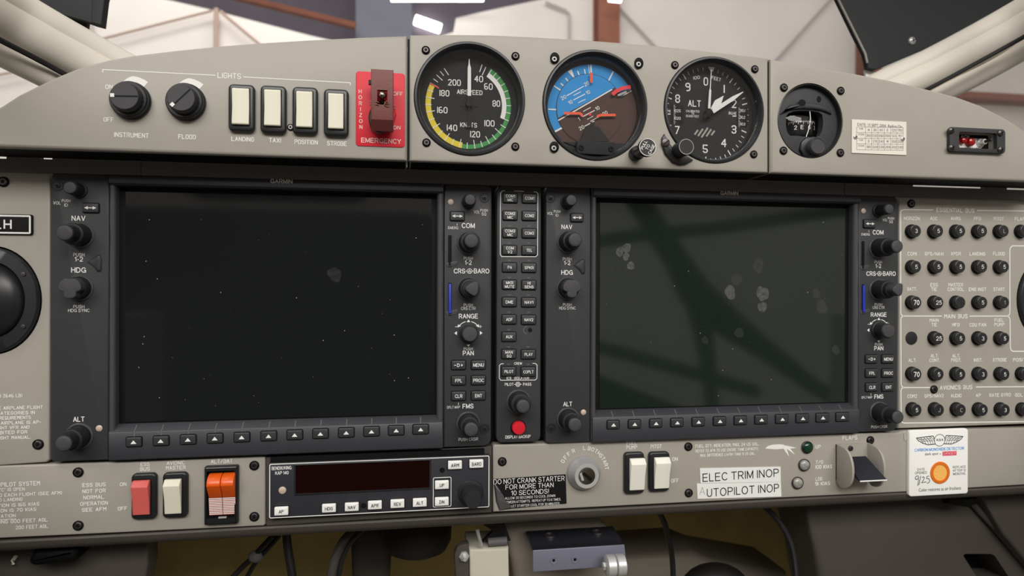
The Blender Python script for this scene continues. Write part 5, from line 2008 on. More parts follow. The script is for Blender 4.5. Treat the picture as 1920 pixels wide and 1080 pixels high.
# the double orange master switch
c = pt(417.2, 925.8, YL - E)
w, h = size(417.2, 925.8, 63.4, 109, YL)
t = thing('split_master_switch', 'twin orange rocker switch with white striped lower half under ALT/BAT', 'switch', (c.x, c.y, c.z - h / 2), 'master rocker switches')
m_ = MB()
iw, ih = size(416, 925, 52, 88, YL)
m_.slab(rrect(c.x, c.z, w, h, 0.0012), c.y, c.y - 0.0042, 0.0016, holes=[rrect(c.x - 0.0002, c.z + 0.0006, iw, ih, 0.0005)])
m_.obj('frame', 'rocker_frame', t)
m_ = MB()
m_.box(c.x - iw / 2 + 0.0001, c.x + iw / 2 - 0.0005, c.y - 0.0012, c.y - 0.0004, c.z - ih / 2 + 0.001, c.z + ih / 2)
m_.obj('recess', 'deep_black', t)
zt_, zr, zm, zlw = pt(416, 887.5, YL - 0.004).z, pt(416, 912, YL - 0.012).z, pt(416, 934, YL - 0.006).z, pt(416, 965, YL - 0.003).z
for a, b in ((390.6, 415.6), (416.8, 440.4)):
    xa_, xb_ = pt(a, 925, YL - 0.006).x, pt(b, 925, YL - 0.006).x
    m_ = MB()
    y_ = c.y
    arc = [(y_ - 0.0035 - 0.0075 * sin(radians(d)) ** 1.0, zt_ + (zr - zt_) * (1 - cos(radians(d)))) for d in range(0, 91, 15)]
    m_.prism_x([(y_ - 0.0012, zt_)] + arc + [(y_ - 0.0048, zm), (y_ - 0.0012, zm)], xa_, xb_)
    bevel_all(m_, 0.0004, 2, 40)
    rk = m_.obj('rocker', 'orange_rocker', t, angle=50)
    m_ = MB()
    m_.prism_x([(y_ - 0.0012, zm), (y_ - 0.0048, zm), (y_ - 0.0030, zlw), (y_ - 0.0012, zlw)], xa_, xb_)
    m_.obj('lower_rocker', 'stripe_red', rk)
    m_ = MB()
    for i in range(10):
        u0, u1 = (i + 0.05) / 10, (i + 0.62) / 10
        P_ = lambda u, x: (x, y_ - 0.0048 + 0.0018 * u - 0.00015, zm + (zlw - zm) * u)
        m_.face([m_.bm.verts.new(P_(u0, xa_)), m_.bm.verts.new(P_(u0, xb_)), m_.bm.verts.new(P_(u1, xb_)), m_.bm.verts.new(P_(u1, xa_))])
    m_.obj('white_stripes', 'white_ink', rk)
m_ = MB()
q = pt(417, 970.5, YL - 0.0042)
m_.box(q.x - 0.0026, q.x + 0.0026, q.y - 0.0002, q.y + 0.0012, q.z - 0.0004, q.z + 0.0004)
m_.obj('latch_tab', 'grey_ink', t)

# ---- autopilot controller
Y6 = YL - 0.0045
K6 = lambda x, y: (480 + x / 4.174, 830 + y / 4.174)
root = thing('autopilot_bay', 'dark grey frame of the lower panel around the autopilot unit', 'panel frame', pt(710, 985, YL))
low_slab([(498.6, 987), (700, 974.5), (922.4, 961.6), (922.4, 836), (860, 839.6), (700, 847), (498.6, 857)], YL + 0.0005, 0.009, 0.001).obj('plate', 'lip_brown', root)
t = thing('autopilot_unit', 'wide black autopilot unit with dark red window and ten white buttons', 'autopilot', pt(710, 972, YL))
fpts = [K6(100, 180), K6(1825, 88), K6(1825, 492), K6(105, 606)]
xc = [pt(*q, Y6) for q in fpts]
x0_, x1_ = (xc[0].x + xc[3].x) / 2 - 0.0004, (xc[1].x + xc[2].x) / 2 + 0.0006
z0_, z1_ = (xc[2].z + xc[3].z) / 2 - 0.0005, (xc[0].z + xc[1].z) / 2 + 0.0005
m_ = MB()
m_.slab(rrect((x0_ + x1_) / 2, (z0_ + z1_) / 2, x1_ - x0_, z1_ - z0_, 0.001), YL - 0.0001, Y6, 0.0006)
m_.obj('faceplate', 'bar_plastic', t)
m_ = MB()
m_.line(rrect((x0_ + x1_) / 2, (z0_ + z1_) / 2, x1_ - x0_ - 0.0016, z1_ - z0_ - 0.0016, 0.0008, 2), 0.0006, Y6 - 0.0001, True)
m_.obj('border_line', 'white_ink', t)
m_ = MB()
m_.box(x0_ + 0.001, x1_ - 0.004, Y6 + 0.0012, YL - 0.0002, z1_ + 0.0003, z1_ + 0.0040)
m_.obj('top_slot', 'deep_black', t)
d = [pt(*K6(*q), Y6) for q in ((312, 183), (1358, 130), (1355, 348), (312, 402))]
dx0, dx1, dz0, dz1 = d[0].x, d[1].x, (d[2].z + d[3].z) / 2, (d[0].z + d[1].z) / 2
m_ = MB()
m_.slab(rrect((dx0 + dx1) / 2, (dz0 + dz1) / 2, dx1 - dx0 + 0.0022, dz1 - dz0 + 0.0022, 0.0008), Y6 - 0.00005, Y6 - 0.0009, 0.0007, holes=[rrect((dx0 + dx1) / 2, (dz0 + dz1) / 2, dx1 - dx0, dz1 - dz0, 0.0005)])
m_.obj('window_frame', 'bezel_black', t)
m_ = MB()
m_.slab(rrect((dx0 + dx1) / 2, (dz0 + dz1) / 2, dx1 - dx0, dz1 - dz0, 0.0004), Y6 - 0.00005, Y6 - 0.0003)
m_.obj('display_window', 'display_red', t)
f6 = lambda x, y, yy=0: Vector((pt(x, y, Y6).x, yy, pt(x, y, Y6).z))
for s, x, y, lw in (('ARM', 1556, 170, 15), ('BARO', 1723, 160, 17.5), ('UP', 1454, 325, 8.5), ('DN', 1453, 455, 9), ('AP', 202, 530, 9), ('HDG', 573, 507, 14.5), ('NAV', 751, 497, 14), ('APR', 931, 483, 14), ('REV', 1107, 472, 13), ('ALT', 1281, 463, 12.5)):
    button(t, f6, *K6(x, y), 26, 15.5, s, 'push_button', Y6, 0.0026, 'white_plastic', lw, 6.6, 'black_ink', 's', 0.0006)
lt = MB()
letter(lt, Y6, [('BENDIX/KING', *K6(200, 198), 37, 6.8)], 'b', f6)
letter(lt, Y6, [('KAP 140', *K6(203, 236), 25, 6.6)], 'b', f6)
q0, q1 = f6(*K6(1388, 275), Y6), f6(*K6(1526, 497), Y6)
lt.line(rrect((q0.x + q1.x) / 2, (q0.z + q1.z) / 2, q1.x - q0.x, q0.z - q1.z, 0.0008, 2), 0.00045, Y6 - 0.0001, True)
lt.obj('lettering', 'white_ink', t)
c = f6(*K6(207, 373), Y6)
m_ = MB()
m_.lathe(c, [(0.0026, 0), (0.0024, 0.0005), (0.0014, 0.0010)], 20)
m_.obj('light_sensor', 'sensor_lens', t)
for q in ((1457, 215), (842, 493)):
    c = f6(*K6(*q), Y6)
    m_ = MB()
    m_.lathe(c, [(0.0019, 0), (0.0019, 0.0002), (0.0015, 0.0002)], 16)
    m_.obj('screw_hole', 'deep_black', t)
c = f6(*K6(1680, 390), Y6)
m_ = MB()
m_.lathe(c, [(0.0094, 0), (0.0094, 0.0008), (0.0088, 0.0016), (0.0080, 0.0018)], 40)
kb2 = m_.obj('selector_knob', 'bezel_black', t)
m_ = MB()
m_.lathe((c.x + 0.0002, c.y, c.z - 0.0006), [(0.0072, 0.001), (0.0072, 0.0075, 1), (0.0064, 0.009, 1), (0.0062, 0.0092)], 60, knurl=0.05)
m_.lathe((c.x + 0.0002, c.y, c.z - 0.0006), [(0.0060, 0.009), (0.0060, 0.016), (0.0055, 0.0168)], 32)
m_.obj('inner_knob', 'dark_rubber', kb2)

# ---- right lower panel
root = thing('lower_fascia', 'grey lower right panel with the key switch, fuel notes and FLAPS lever', 'panel', pt(1300, 940, YL))
low_slab([(924.6, 960.4), (1000, 957.3), (1320, 941), (1700, 922.4), (1920, 909.5), (2010, 904), (2010, 800.5), (1697, 807.5), (1680, 811.5), (1100, 824.8), (1017, 832), (927, 834), (924.2, 837)]).obj('plate', 'grey_paint', root)
RPN = root
K7 = lambda x, y: (900 + x / 4, 810 + y / 4)
for q in ((941.5, 865.2), (1290.3, 837.2), (1291, 924), (1631.4, 825.2)):
    screw(root, q[0], q[1], YL, 0.0033)
lt = MB()
letter(lt, YL, [('FUEL', *K7(1138, 81), 19.5, 7.4), ('PUMP', *K7(1138, 115), 20.5, 7.4), ('PITOT', *K7(1321, 108), 21, 7.6), ('ON', *K7(1462, 203), 10.5, 7.2), ('OFF', *K7(1462, 365), 14, 7.6)])
K9 = lambda x, y: (1280 + x / 9, 820 + y / 9)
letter(lt, YL, [('FUEL QTY. INDICATION. MAX. 24 US GAL.', *K9(755, 128), 119, 6.4), ('REFER TO AFM TO USE ENTIRE TANK CAPACITY.', *K9(752, 212), 118, 5.8), ('MAX. DIFFERENCE LH/RH TANK 8 US GAL.', *K9(762, 288), 103, 5.6)])
KF = lambda x, y: (1480 + x / 9, 810 + y / 9)
letter(lt, YL, [('FLAPS', *KF(1020, 96), 28, 8), ('UP', *KF(485, 247), 10, 6.8), ('T/O', *KF(505, 507), 13.5, 6.6), ('108 KIAS', *KF(580, 585), 31, 7), ('LDG', *KF(497, 790), 12.5, 6.6), ('91 KIAS', *KF(560, 868), 28.5, 7)])
kc = pt(1093.8, 886, YL)
kr = 0.0158


def arc_word(s, a0, a1, r, h_):
    n = len(s)
    for i, ch in enumerate(s):
        a = radians(a0 + (a1 - a0) * (i / (n - 1) if n > 1 else 0.5))
        lt.text(ch, (kc.x + r * sin(a), YL, kc.z + r * cos(a)), None, h_, 's', -a)


arc_word('OFF', -60, -38, 0.0184, 0.0031)
arc_word('R', -25, -25, 0.0184, 0.0031)
arc_word('L', 2.5, 2.5, 0.0186, 0.0031)
arc_word('BOTH', 14, 41, 0.0186, 0.0031)
arc_word('START', 49, 82, 0.0184, 0.0031)
K10 = lambda x, y: (1260 + x / 2.909, 790 + y / 2.909)
for poly in (((508, 148), (522, 135), (550, 127), (590, 125), (612, 128), (606, 150), (560, 153)), ((613, 130), (640, 136), (680, 145), (645, 149), (672, 183), (626, 150), (640, 195), (606, 146))):
    lt.flat([xz(*K10(*q), YL - 0.00012) for q in poly], YL - 0.00012)
lt.obj('lettering', 'white_ink', root)
rocker('white rocker switch under the words FUEL PUMP', (1168, 1205.6, 846.2, 923.8), (1176.8, 1204.4, 856.4, 916), YL, 'white_rocker', 'on', 'rocker switches by the key')
rocker('white rocker switch under the word PITOT', (1214, 1253, 845.4, 919.6), (1222.6, 1250, 854.6, 913), YL, 'white_rocker', 'on', 'rocker switches by the key')

t = thing('ignition_key_switch', 'round silver key switch with empty keyhole ringed by OFF R L BOTH START', 'key switch', (kc.x, YL - E, kc.z - 0.0125))
m_ = MB()
c = (kc.x, YL - E, kc.z)
m_.lathe(c, [(0.0128, 0), (0.0128, 0.0022, 1), (0.0122, 0.0030, 1), (0.0108, 0.0048), (0.0094, 0.0088), (0.0092, 0.0094)], 96, knurl=0.025)
m_.obj('outer_ring', 'brushed_steel', t)
m_ = MB()
m_.lathe((c[0], c[1] - 0.0090, c[2]), [(0.0092, 0), (0.0090, 0.0006), (0.0068, 0.0006), (0.0064, -0.0004)], 48)
m_.obj('face_ring', 'steel', t)
m_ = MB()
m_.lathe((c[0], c[1] - 0.0092, c[2]), [(0.0064, 0), (0.0063, 0.0003), (0.005, 0.0004)], 40)
cy = m_.obj('lock_cylinder', 'brass_ball', t)
m_ = MB()
m_.put([([(-0.0044, -0.0012), (0.0038, -0.0012), (0.0038, 0.0012), (-0.0044, 0.0012)], [(0, 1, 2, 3)])], (c[0] + 0.0004, c[1] - 0.0098, c[2] - 0.0004), radians(-38))
m_.obj('keyhole', 'deep_black', cy)
m_ = MB()
m_.put([([(-0.0009, -0.0030), (0.0009, -0.0034), (0.0009, 0.0030), (-0.0009, 0.0026)], [(0, 1, 2, 3)])], (c[0] - 0.0040, c[1] - 0.0098, c[2] - 0.0001), radians(18))
m_.obj('key_stop', 'steel', cy)

# ---- flap position lamps
for (x, y, m, lab) in ((1512.6, 838.3, 'green_lens', 'small dark green indicator lamp beside UP'), (1507, 871.5, 'clear_lens', 'small clear indicator lamp beside T/O'), (1494.6, 905, 'clear_lens', 'small clear indicator lamp beside LDG')):
    c = pt(x, y, YL - E)
    t = thing('indicator_lamp', lab, 'indicator lamp', c, 'flap position lamps')
    m_ = MB()
    m_.lathe(c, [(0.0049, 0), (0.0049, 0.0012), (0.0045, 0.0016), (0.0043, 0.0010)], 28)
    m_.obj('lamp_ring', 'dark_steel', t)
    m_ = MB()
    m_.lathe(c, [(0.0042, 0.0004)] + [(0.0042 * cos(radians(a)), 0.0010 + 0.0022 * sin(radians(a))) for a in (0, 20, 40, 60, 78)], 28)
    m_.obj('lens', m, t)

# ---- flap lever
FY = YL - E
x_l, x_m, x_r = pt(1566.5, 870, FY).x, pt(1624, 870, FY).x, 0
t = thing('flap_lever', 'grey flap lever bracket with two rounded cheeks and a black paddle under FLAPS', 'lever', (pt(1600, 870, FY).x, FY, pt(1600, 912, FY).z))
zt_, zl_ = pt(1566.5, 832, FY).z, pt(1566.5, 908.5, FY).z
m_ = MB()
m_.box(x_l, x_m + 0.0015, FY - 0.0014, FY, zl_ + 0.004, zt_ - 0.0003)
br = m_.obj('back_plate', 'grey_paint_edge', t)
q = pt(1594.5, 840.5, FY - 0.0014)
m_ = MB()
m_.lathe(q, [(0.0022, 0), (0.0020, 0.0008), (0.0012, 0.001), (0.001, 0.0004)], 18)
m_.obj('screw', 'dark_steel', t)
H_ = (zt_ - zl_) / 2
zc_ = (zt_ + zl_) / 2
LP_ = 0.0205
for x0_ in (x_l, x_m):
    m_ = MB()
    prof = [(FY, zt_), (FY, zl_ + 0.003)]
    for i in range(15):
        a = -pi / 2 + pi * i / 14
        prof.append((FY - 0.006 - (LP_ - 0.006) * cos(a) ** 0.8 if cos(a) > 0 else FY - 0.006, zc_ - 0.0006 + H_ * sin(a)))
    m_.prism_x(prof, x0_, x0_ + 0.0020)
    bevel_all(m_, 0.0004, 2, 40)
    m_.obj('cheek', 'grey_paint_edge', t, angle=50)
m_ = MB()
xa_, xb_ = x_l + 0.0034, x_m - 0.0010
zA, zB = pt(1615, 861, FY - 0.010).z, pt(1625, 898.5, FY - 0.022).z
m_.loft([[(xa_ - 0.0008, FY - 0.006, zA + 0.0012), (xb_ - 0.004, FY - 0.006, zA + 0.0012), (xb_ - 0.004, FY - 0.004, zA - 0.003), (xa_ - 0.0008, FY - 0.004, zA - 0.003)],
         [(xa_, FY - 0.0245, zB), (xb_, FY - 0.0245, zB), (xb_, FY - 0.0240, zB - 0.0016), (xa_, FY - 0.0240, zB - 0.0016)]])
m_.obj('paddle', 'anodised', t)
m_ = MB()
m_.box(xa_, xb_, FY - 0.0250, FY - 0.0244, zB - 0.0010, zB - 0.0001)
m_.obj('paddle_edge', 'white_ink', t)
m_ = MB()
m_.tube([(xa_ + 0.0015, FY - 0.0015, zA + 0.004), (xa_ + 0.003, FY - 0.008, zA - 0.001)], 0.0018, 10)
m_.obj('lever_arm', 'rocker_frame', t)

# ---- placards


def sticker(name, label, corners, y, m, th=0.0004):
    t = thing(name, label, 'placard', pt(sum(c_[0] for c_ in corners) / len(corners), max(c_[1] for c_ in corners), y - E))
    m_ = MB()
    m_.slab([xz(a, b, y) for a, b in corners], y - E, y - E - th)
    m_.obj('strip', m, t)
    return t, y - E - th


t, yy = sticker('inoperative_placard', 'white label strip reading ELEC TRIM INOP, upper of the pair', [(1311.6, 877.6), (1462.8, 874.6), (1463.2, 903.0), (1313, 905.6)], YL, 'label_white')
m_ = MB()
letter(m_, yy, [('ELEC TRIM INOP', *K9(985, 638), 143, 15.5, radians(1.2))], 'r')
m_.obj('lettering', 'black_ink', t)
t, yy = sticker('inoperative_placard', 'white label strip reading AUTOPILOT INOP, lower of the pair', [(1306, 906.4), (1463.4, 903.4), (1464.4, 930.6), (1307.4, 935)], YL, 'label_white')
m_ = MB()
letter(m_, yy, [('UTOPILOT INOP', *K9(1022, 893), 135.5, 15.5, radians(1.2))], 'r')
m_.obj('lettering', 'black_ink', t)
m_ = MB()
letter(m_, yy, [('A', *K9(330, 905), 10.5, 15)], 'l')
m_.obj('faded_letter', 'grey_ink', t)

t, yy = sticker('starter_placard', 'black warning sticker DO NOT CRANK STARTER with a peeling silver corner', [(924.6, 898), (1060.2, 889), (1062, 943.6), (960, 953), (936, 956.5), (929, 930)], YL, 'label_black')
KC = lambda x, y: (920 + x / 7.385, 860 + y / 7.385)
m_ = MB()
R3 = radians(0.4)
letter(m_, yy, [('DO NOT CRANK STARTER', *KC(535, 296), 133, 9.4, R3), ('FOR MORE THAN', *KC(540, 378), 90, 9.2, R3), ('10 SECONDS!', *KC(545, 462), 70.5, 9, R3)], 'r')
letter(m_, yy, [('ALLOW 20 SECONDS TO COOL DOWN', *KC(548, 530), 94, 4.8, R3), ('BETWEEN ATTEMPTS.  REPEAT UP TO 6 TIMES.', *KC(575, 583), 108, 4.8, R3), ('THEN LET STARTER COOL FOR 30 MINUTES.', *KC(570, 640), 106, 4.8, R3)], 'r')
m_.obj('lettering', 'white_ink', t)
m_ = MB()
pl = [(926, 905), (932, 912), (943, 928), (948, 938), (957, 947), (958, 952), (936, 956.5), (930, 940)]
ctr = pt(940, 938, yy)
m_.loft([[Vector((xz(a, b, yy)[0], yy - 0.0001, xz(a, b, yy)[1])) for a, b in pl],
         [Vector((xz(a, b, yy)[0], yy - 0.0008, xz(a, b, yy)[1])) * 0.75 + Vector((ctr.x, yy - 0.0016, ctr.z)) * 0.25 for a, b in pl]])
m_.obj('peeled_corner', 'silver_foil', t)

t, yy = sticker('tape_remnant', 'small pale tape remnant just left of the carbon monoxide card top', [(1694, 813.5), (1702, 812), (1702.6, 820), (1699, 826), (1695, 826)], YL, 'grey_ink', 0.0002)

# ---- carbon monoxide card
YD = YL - 0.003
KD = lambda x, y: (1690 + x / 7.2, 790 + y / 7.2)
t = thing('carbon_monoxide_card', 'white carbon monoxide detector card with winged emblem and orange spot', 'detector card', pt(1760, 928, YL - E))
cor = [pt(*KD(*q), YD) for q in ((105, 125), (905, 95), (903, 972), (108, 1022))]
cx_, cz_ = sum(p.x for p in cor) / 4, sum(p.z for p in cor) / 4
cw = (cor[1].x + cor[2].x - cor[0].x - cor[3].x) / 2
ch = (cor[0].z + cor[1].z - cor[2].z - cor[3].z) / 2
m_ = MB()
m_.slab(rrect(cx_, cz_, cw, ch, 0.0024), YL - E, YD, 0.0007)
m_.obj('card', 'white_plastic', t)
m_ = MB()
letter(m_, YD, [('CARBON MONOXIDE DETECTOR', *KD(515, 375), 93, 5.6)], 'b')
m_.obj('blue_lettering', 'blue_ink', t)
q = pt(*KD(649, 433), YD)
ww, hh = size(*KD(649, 433), 26.5, 8, YD)
m_ = MB()
m_.flat(rrect(q.x, q.z, ww, hh, 0.0003), YD - 0.0001)
pk = m_.obj('danger_box', 'pink_ink', t)
m_ = MB()
letter(m_, YD - 0.0001, [('DANGER', *KD(648, 431), 24, 5.2)], 'r')
m_.obj('lettering', 'pale_pink_ink', pk)
m_ = MB()
letter(m_, YD, [('dark spot', *KD(407, 443), 25.5, 6.6), ('DATE', *KD(265, 648), 14, 4.6), ('OPENED', *KD(263, 693), 22.5, 4.8), ('REPLACE', *KD(781, 615), 24.5, 4.6), ('AFTER 12', *KD(782, 660), 24.5, 4.6), ('MONTHS', *KD(780, 707), 23, 4.8),
                ('Color restores as air freshens', *KD(520, 912), 79, 6.4)], 'r')
letter(m_, YD, [('ASA', *KD(518, 249), 14, 4.6)], 'b')
mmk = abs(pt(1761, 850, YD).x - pt(1760, 850, YD).x) / 7.2
k2 = lambda x, y: xz(*KD(x, y), YD - 0.0001)
e = k2(518, 255)
m_.band(circ(e[0], e[1], 68 * mmk, 60 * mmk * 1.1, 32), circ(e[0], e[1], 75 * mmk, 66 * mmk * 1.1, 32), YD - 0.0001, True)
for s in (-1, 1):
    X_ = lambda x: 518 + s * (x - 518)
    tilt = lambda x, y: (X_(x), y - s * 0.035 * (x - 518))
    wing = [(450, 240), (430, 195), (350, 200), (205, 215), (230, 250), (285, 285), (360, 312), (460, 305)]
    m_.line([k2(*tilt(*p)) for p in wing], 9 * mmk, YD - 0.0001)
    for a, b in (((225, 218), (300, 290)), ((260, 216), (335, 303)), ((300, 212), (372, 310)), ((340, 206), (400, 308)), ((372, 204), (430, 306)), ((240, 238), (390, 232)), ((265, 262), (420, 262)), ((390, 204), (445, 270))):
        m_.line([k2(*tilt(*a)), k2(*tilt((a[0] + b[0]) / 2 + 14, (a[1] + b[1]) / 2 - 4)), k2(*tilt(*b))], 5.5 * mmk, YD - 0.0001)
a_ = k2(525, 440)
m_.flat([(a_[0] - 4 * mmk, a_[1] + 10 * mmk), (a_[0] - 4 * mmk, a_[1] - 10 * mmk), (a_[0] + 9 * mmk, a_[1])], YD - 0.0001)
m_.obj('black_lettering', 'black_ink', t)
m_ = MB()
for path in (((232, 740), (205, 738), (188, 760), (195, 785), (215, 785), (232, 755), (236, 740), (232, 800), (222, 870)), ((262, 735), (250, 800), (238, 860)), ((278, 760), (300, 748), (312, 765), (295, 800), (275, 828), (300, 826), (340, 815)), ((378, 738), (345, 745), (342, 772), (372, 775), (385, 800), (375, 825), (345, 838))):
    m_.line([k2(*p) for p in path], 9 * mmk, YD - 0.0001)
m_.obj('pencilled_date', 'graphite', t)
e = pt(*KD(519, 692), YD)
ww, hh = size(*KD(519, 692), 36.3, 41.5, YD)
m_ = MB()
m_.slab(circ(e.x, e.z, ww / 2, hh / 2, 48), YD - 0.00005, YD - 0.0006, 0.0003, holes=[circ(e.x, e.z, ww * 0.36, hh * 0.36, 40)])
m_.obj('orange_ring', 'orange_ring', t)
m_ = MB()
m_.flat(circ(e.x, e.z, ww * 0.365, hh * 0.365, 40), YD - 0.0002)
m_.obj('sensor_spot', 'amber_spot', t)

# ================================================================== UNDER THE PANEL
zlip = min(pt(240, 998.6, YL).z, pt(700, 974.5, YL).z, pt(1320, 941, YL).z, pt(1700, 922.4, YL).z) - 0.0004
xl_, xr_ = pt(-190, 1000, YL).x, pt(2010, 900, YL).x
m_ = MB()
prof = [(YL + 0.030, zlip), (YL + 0.0002, zlip), (YL - 0.0006, zlip - 0.0012), (YL + 0.0002, zlip - 0.0042), (YL + 0.0024, zlip - 0.0072), (YL + 0.006, zlip - 0.0088), (YL + 0.030, zlip - 0.0092)]
m_.prism_x(prof, xl_, xr_)
tag(m_.obj('panel_lip', 'lip_brown'), 'long dark brown rolled lip along the bottom of the lower panels', 'lip')

# knee panel, left
YK = 0.034
m_ = MB()
m_.slab([xz(x, y, YK) for x, y in ((-190, 1030), (120, 1014), (278, 1006), (277, 1060), (262, 1150), (-190, 1150))], YK + 0.02, YK, 0.002)
tag(m_.obj('knee_panel', 'knee_panel'), 'dark brown knee panel under the lower left panel, around the black pull handle', 'knee panel')
t = thing('pull_handle', 'black pull handle under the lower left corner of the panel', 'handle', pt(97, 1062, YK - E))
m_ = MB()
m_.slab([xz(x, y, YK - 0.001) for x, y in ((57, 1018), (146, 1014), (145, 1032), (58, 1036))], YK - E, YK - 0.006, 0.001)
m_.obj('mount', 'knee_panel', t)
m_ = MB()
m_.slab([xz(x, y, YK - 0.02) for x, y in ((60, 1035), (66, 1031), (140, 1027), (144, 1031), (142, 1050), (135, 1056), (64, 1063), (54, 1060), (51, 1052))], YK - E, YK - 0.020, 0.004)
m_.obj('grip', 'deep_black', t)
c = pt(30, 1043, YK)
m_ = MB()
m_.tube([(c.x, YK - E, c.z), (c.x, YK - 0.004, c.z - 0.0016), (c.x, YK - 0.004, c.z - 0.004)], 0.0013, 10)
tag(m_.obj('hook_pin', 'cream_box'), 'tiny cream pin on the knee panel left of the black handle', 'pin')
t = thing('ribbed_sleeve', 'grey ribbed cable sleeve tucked under the lip beside the black handle', 'sleeve', pt(215, 1024, 0.03))
m_ = MB()
for i in range(12):
    a, b = pt(150 + i * 11, 1025 - i * 0.7, 0.022), pt(166 + i * 11, 1013.5 - i * 0.7, 0.022)
    m_.tube([a, b], 0.0012, 6)
m_.obj('ribs', 'knee_panel', t)

# footwell shell
YW = 0.42
m_ = MB()
m_.box(xl_ - 0.005, xr_ + 0.011, YW, YW + 0.02, -0.80, zlip - 0.01)
tag(m_.obj('wall_front', 'olive_blanket'), 'olive quilted blanket wall deep in the footwell', 'wall', kind='structure')
m_ = MB()
m_.box(xl_ - 0.03, xl_ - 0.006, -0.50, YW, -0.80, -0.08)
tag(m_.obj('wall_left', 'well_dark'), 'dark side wall of the footwell, left', 'wall', kind='structure')
m_ = MB()
m_.box(xr_ + 0.012, xr_ + 0.036, -0.34, YW, -0.80, -0.08)
tag(m_.obj('wall_right', 'well_dark'), 'dark side wall of the footwell, right', 'wall', kind='structure')
m_ = MB()
m_.box(xl_ - 0.005, xr_ + 0.011, -1.25, YW, -0.82, -0.80)
tag(m_.obj('floor', 'well_dark'), 'dark cockpit floor', 'floor', kind='structure')
m_ = MB()
m_.box(xl_ - 0.005, xr_ + 0.011, 0.05, YW, zlip - 0.009, zlip - 0.0)
tag(m_.obj('ceiling', 'well_dark'), 'dark underside of the panel over the footwell', 'ceiling', kind='structure')

# beige post, bracket, roller
t = thing('pedestal_post', 'beige painted pedestal post under the middle of the panel', 'post', pt(1060, 1100, 0.10))
YP = 0.056
m_ = MB()
m_.slab([xz(x, y, YP) for x, y in ((936, 984), (955, 978), (1060, 972), (1118, 969), (1130, 976), (1142, 992), (1168, 1030), (1186, 1120), (968, 1120), (960, 1060), (951, 1020))], YP + 0.10, YP, 0.006)
m_.obj('casing', 'post_beige', t)
zbk = pt(1000, 1032.3, 0.010).z
yback = CAM.y + (zbk - CAM.z) / ((pt(985, 996, 0.0).z - CAM.z)) * (0.0 - CAM.y)
t = thing('roller_bracket', 'black anodised angle bracket with silver rollers in front of the beige post', 'bracket', (pt(1085, 1070, 0.01).x, 0.03, zbk - 0.02))
a, b, c_, d_ = pt(986, 996.5, yback), pt(1149, 989, yback), pt(1171, 1029.5, 0.010), pt(999.5, 1032.5, 0.010)
zb2 = pt(1085, 1067, 0.010).z
za = zbk
m_ = MB()
m_.loft([[(a.x, yback, za), (b.x, yback, za), (c_.x, 0.011, za), (d_.x, 0.011, za)], [(a.x, yback, za - 0.0022), (b.x, yback, za - 0.0022), (c_.x, 0.011, za - 0.0022), (d_.x, 0.011, za - 0.0022)]])
m_.obj('top_plate', 'anodised', t)
m_ = MB()
m_.slab([(d_.x, zb2), (c_.x + 0.002, zb2), (c_.x, za), (d_.x, za)], 0.0115, 0.010, 0.0006)
m_.obj('front_plate', 'anodised_lit', t)
for x, y in ((1038, 1050.5), (1078, 1049)):
    q = pt(x, y, 0.010)
    m_ = MB()
    m_.lathe(q, [(0.0030, 0), (0.0028, 0.0005), (0.0014, 0.0004), (0.0012, 0.0002)], 20)
    m_.mi = 1
    m_.lathe((q.x, q.y - 0.0003, q.z), [(0.0011, 0), (0.0011, 0.00008)], 14)
    m_.obj('rivet', ['anodised_lit', 'deep_black'], t)
for x, y in ((1031, 1005), (1120, 999)):
    q = pt(x, y, yback * 0.75)
    ry = CAM.y + (zbk - CAM.z) / (pt(x, y, 0.0).z - CAM.z) * (0.0 - CAM.y)
    q = pt(x, y, ry)
    m_ = MB()
    m_.lathe((q.x, q.y, za + 0.0001), [(0.0052, 0), (0.0050, 0.0012), (0.0040, 0.0012), (0.0038, 0.0002)], 24, axis=(0, 0, 1))
    m_.obj('bushing', 'dark_steel', t)
q = pt(1153, 1060, -0.002)
for dx in (-0.0036, 0.0040):
    m_ = MB()
    m_.lathe((q.x + dx - 0.0036, q.y, q.z), [(0.0070, 0), (0.0080, 0.0006), (0.0080, 0.0064), (0.0072, 0.0070), (0.003, 0.0070)], 32, axis=(1, 0, 0), cap0=True)
    m_.obj('roller', 'steel', t)
m_ = MB()
m_.lathe((q.x - 0.0095, q.y, q.z), [(0.003, 0), (0.003, 0.002)], 6, axis=(1, 0, 0), cap0=True)
m_.tube([(q.x - 0.006, q.y, q.z), (q.x + 0.008, q.y, q.z)], 0.0025, 10)
m_.obj('axle_bolt', 'steel', t)
m_ = MB()
m_.box(q.x + 0.0085, q.x + 0.0105, -0.002, 0.012, q.z - 0.004, zb2 + 0.006)
m_.obj('axle_arm', 'anodised_lit', t)

# cream actuator box with its links
YX = 0.036
t = thing('actuator_box', 'cream box with steel bolt and links left of the beige post', 'actuator', pt(915, 1100, YX + 0.02))
m_ = MB()
m_.slab([xz(x, y, YX) for x, y in ((880, 1031), (954, 1028), (956, 1120), (882, 1120))], YX + 0.04, YX, 0.002)
m_.obj('box', 'cream_box', t)
m_ = MB()
m_.slab([xz(x, y, YX) for x, y in ((853, 1060), (853, 1040), (858, 1029), (868, 1023), (880, 1022), (880, 1120), (858, 1120))], YX + 0.01, YX + 0.002, 0.001)
m_.obj('flange', 'knee_panel', t)
q = pt(870, 1042, YX + 0.002)
m_ = MB()
m_.lathe(q, [(0.0040, 0), (0.0040, 0.002), (0.0024, 0.0022), (0.0024, 0.005), (0.0016, 0.0052), (0.0016, 0.008)], 6)
m_.obj('bolt', 'steel', t)
m_ = MB()
m_.tube([pt(915, 1017, 0.04), pt(950, 1014, 0.04)], 0.0034, 14)
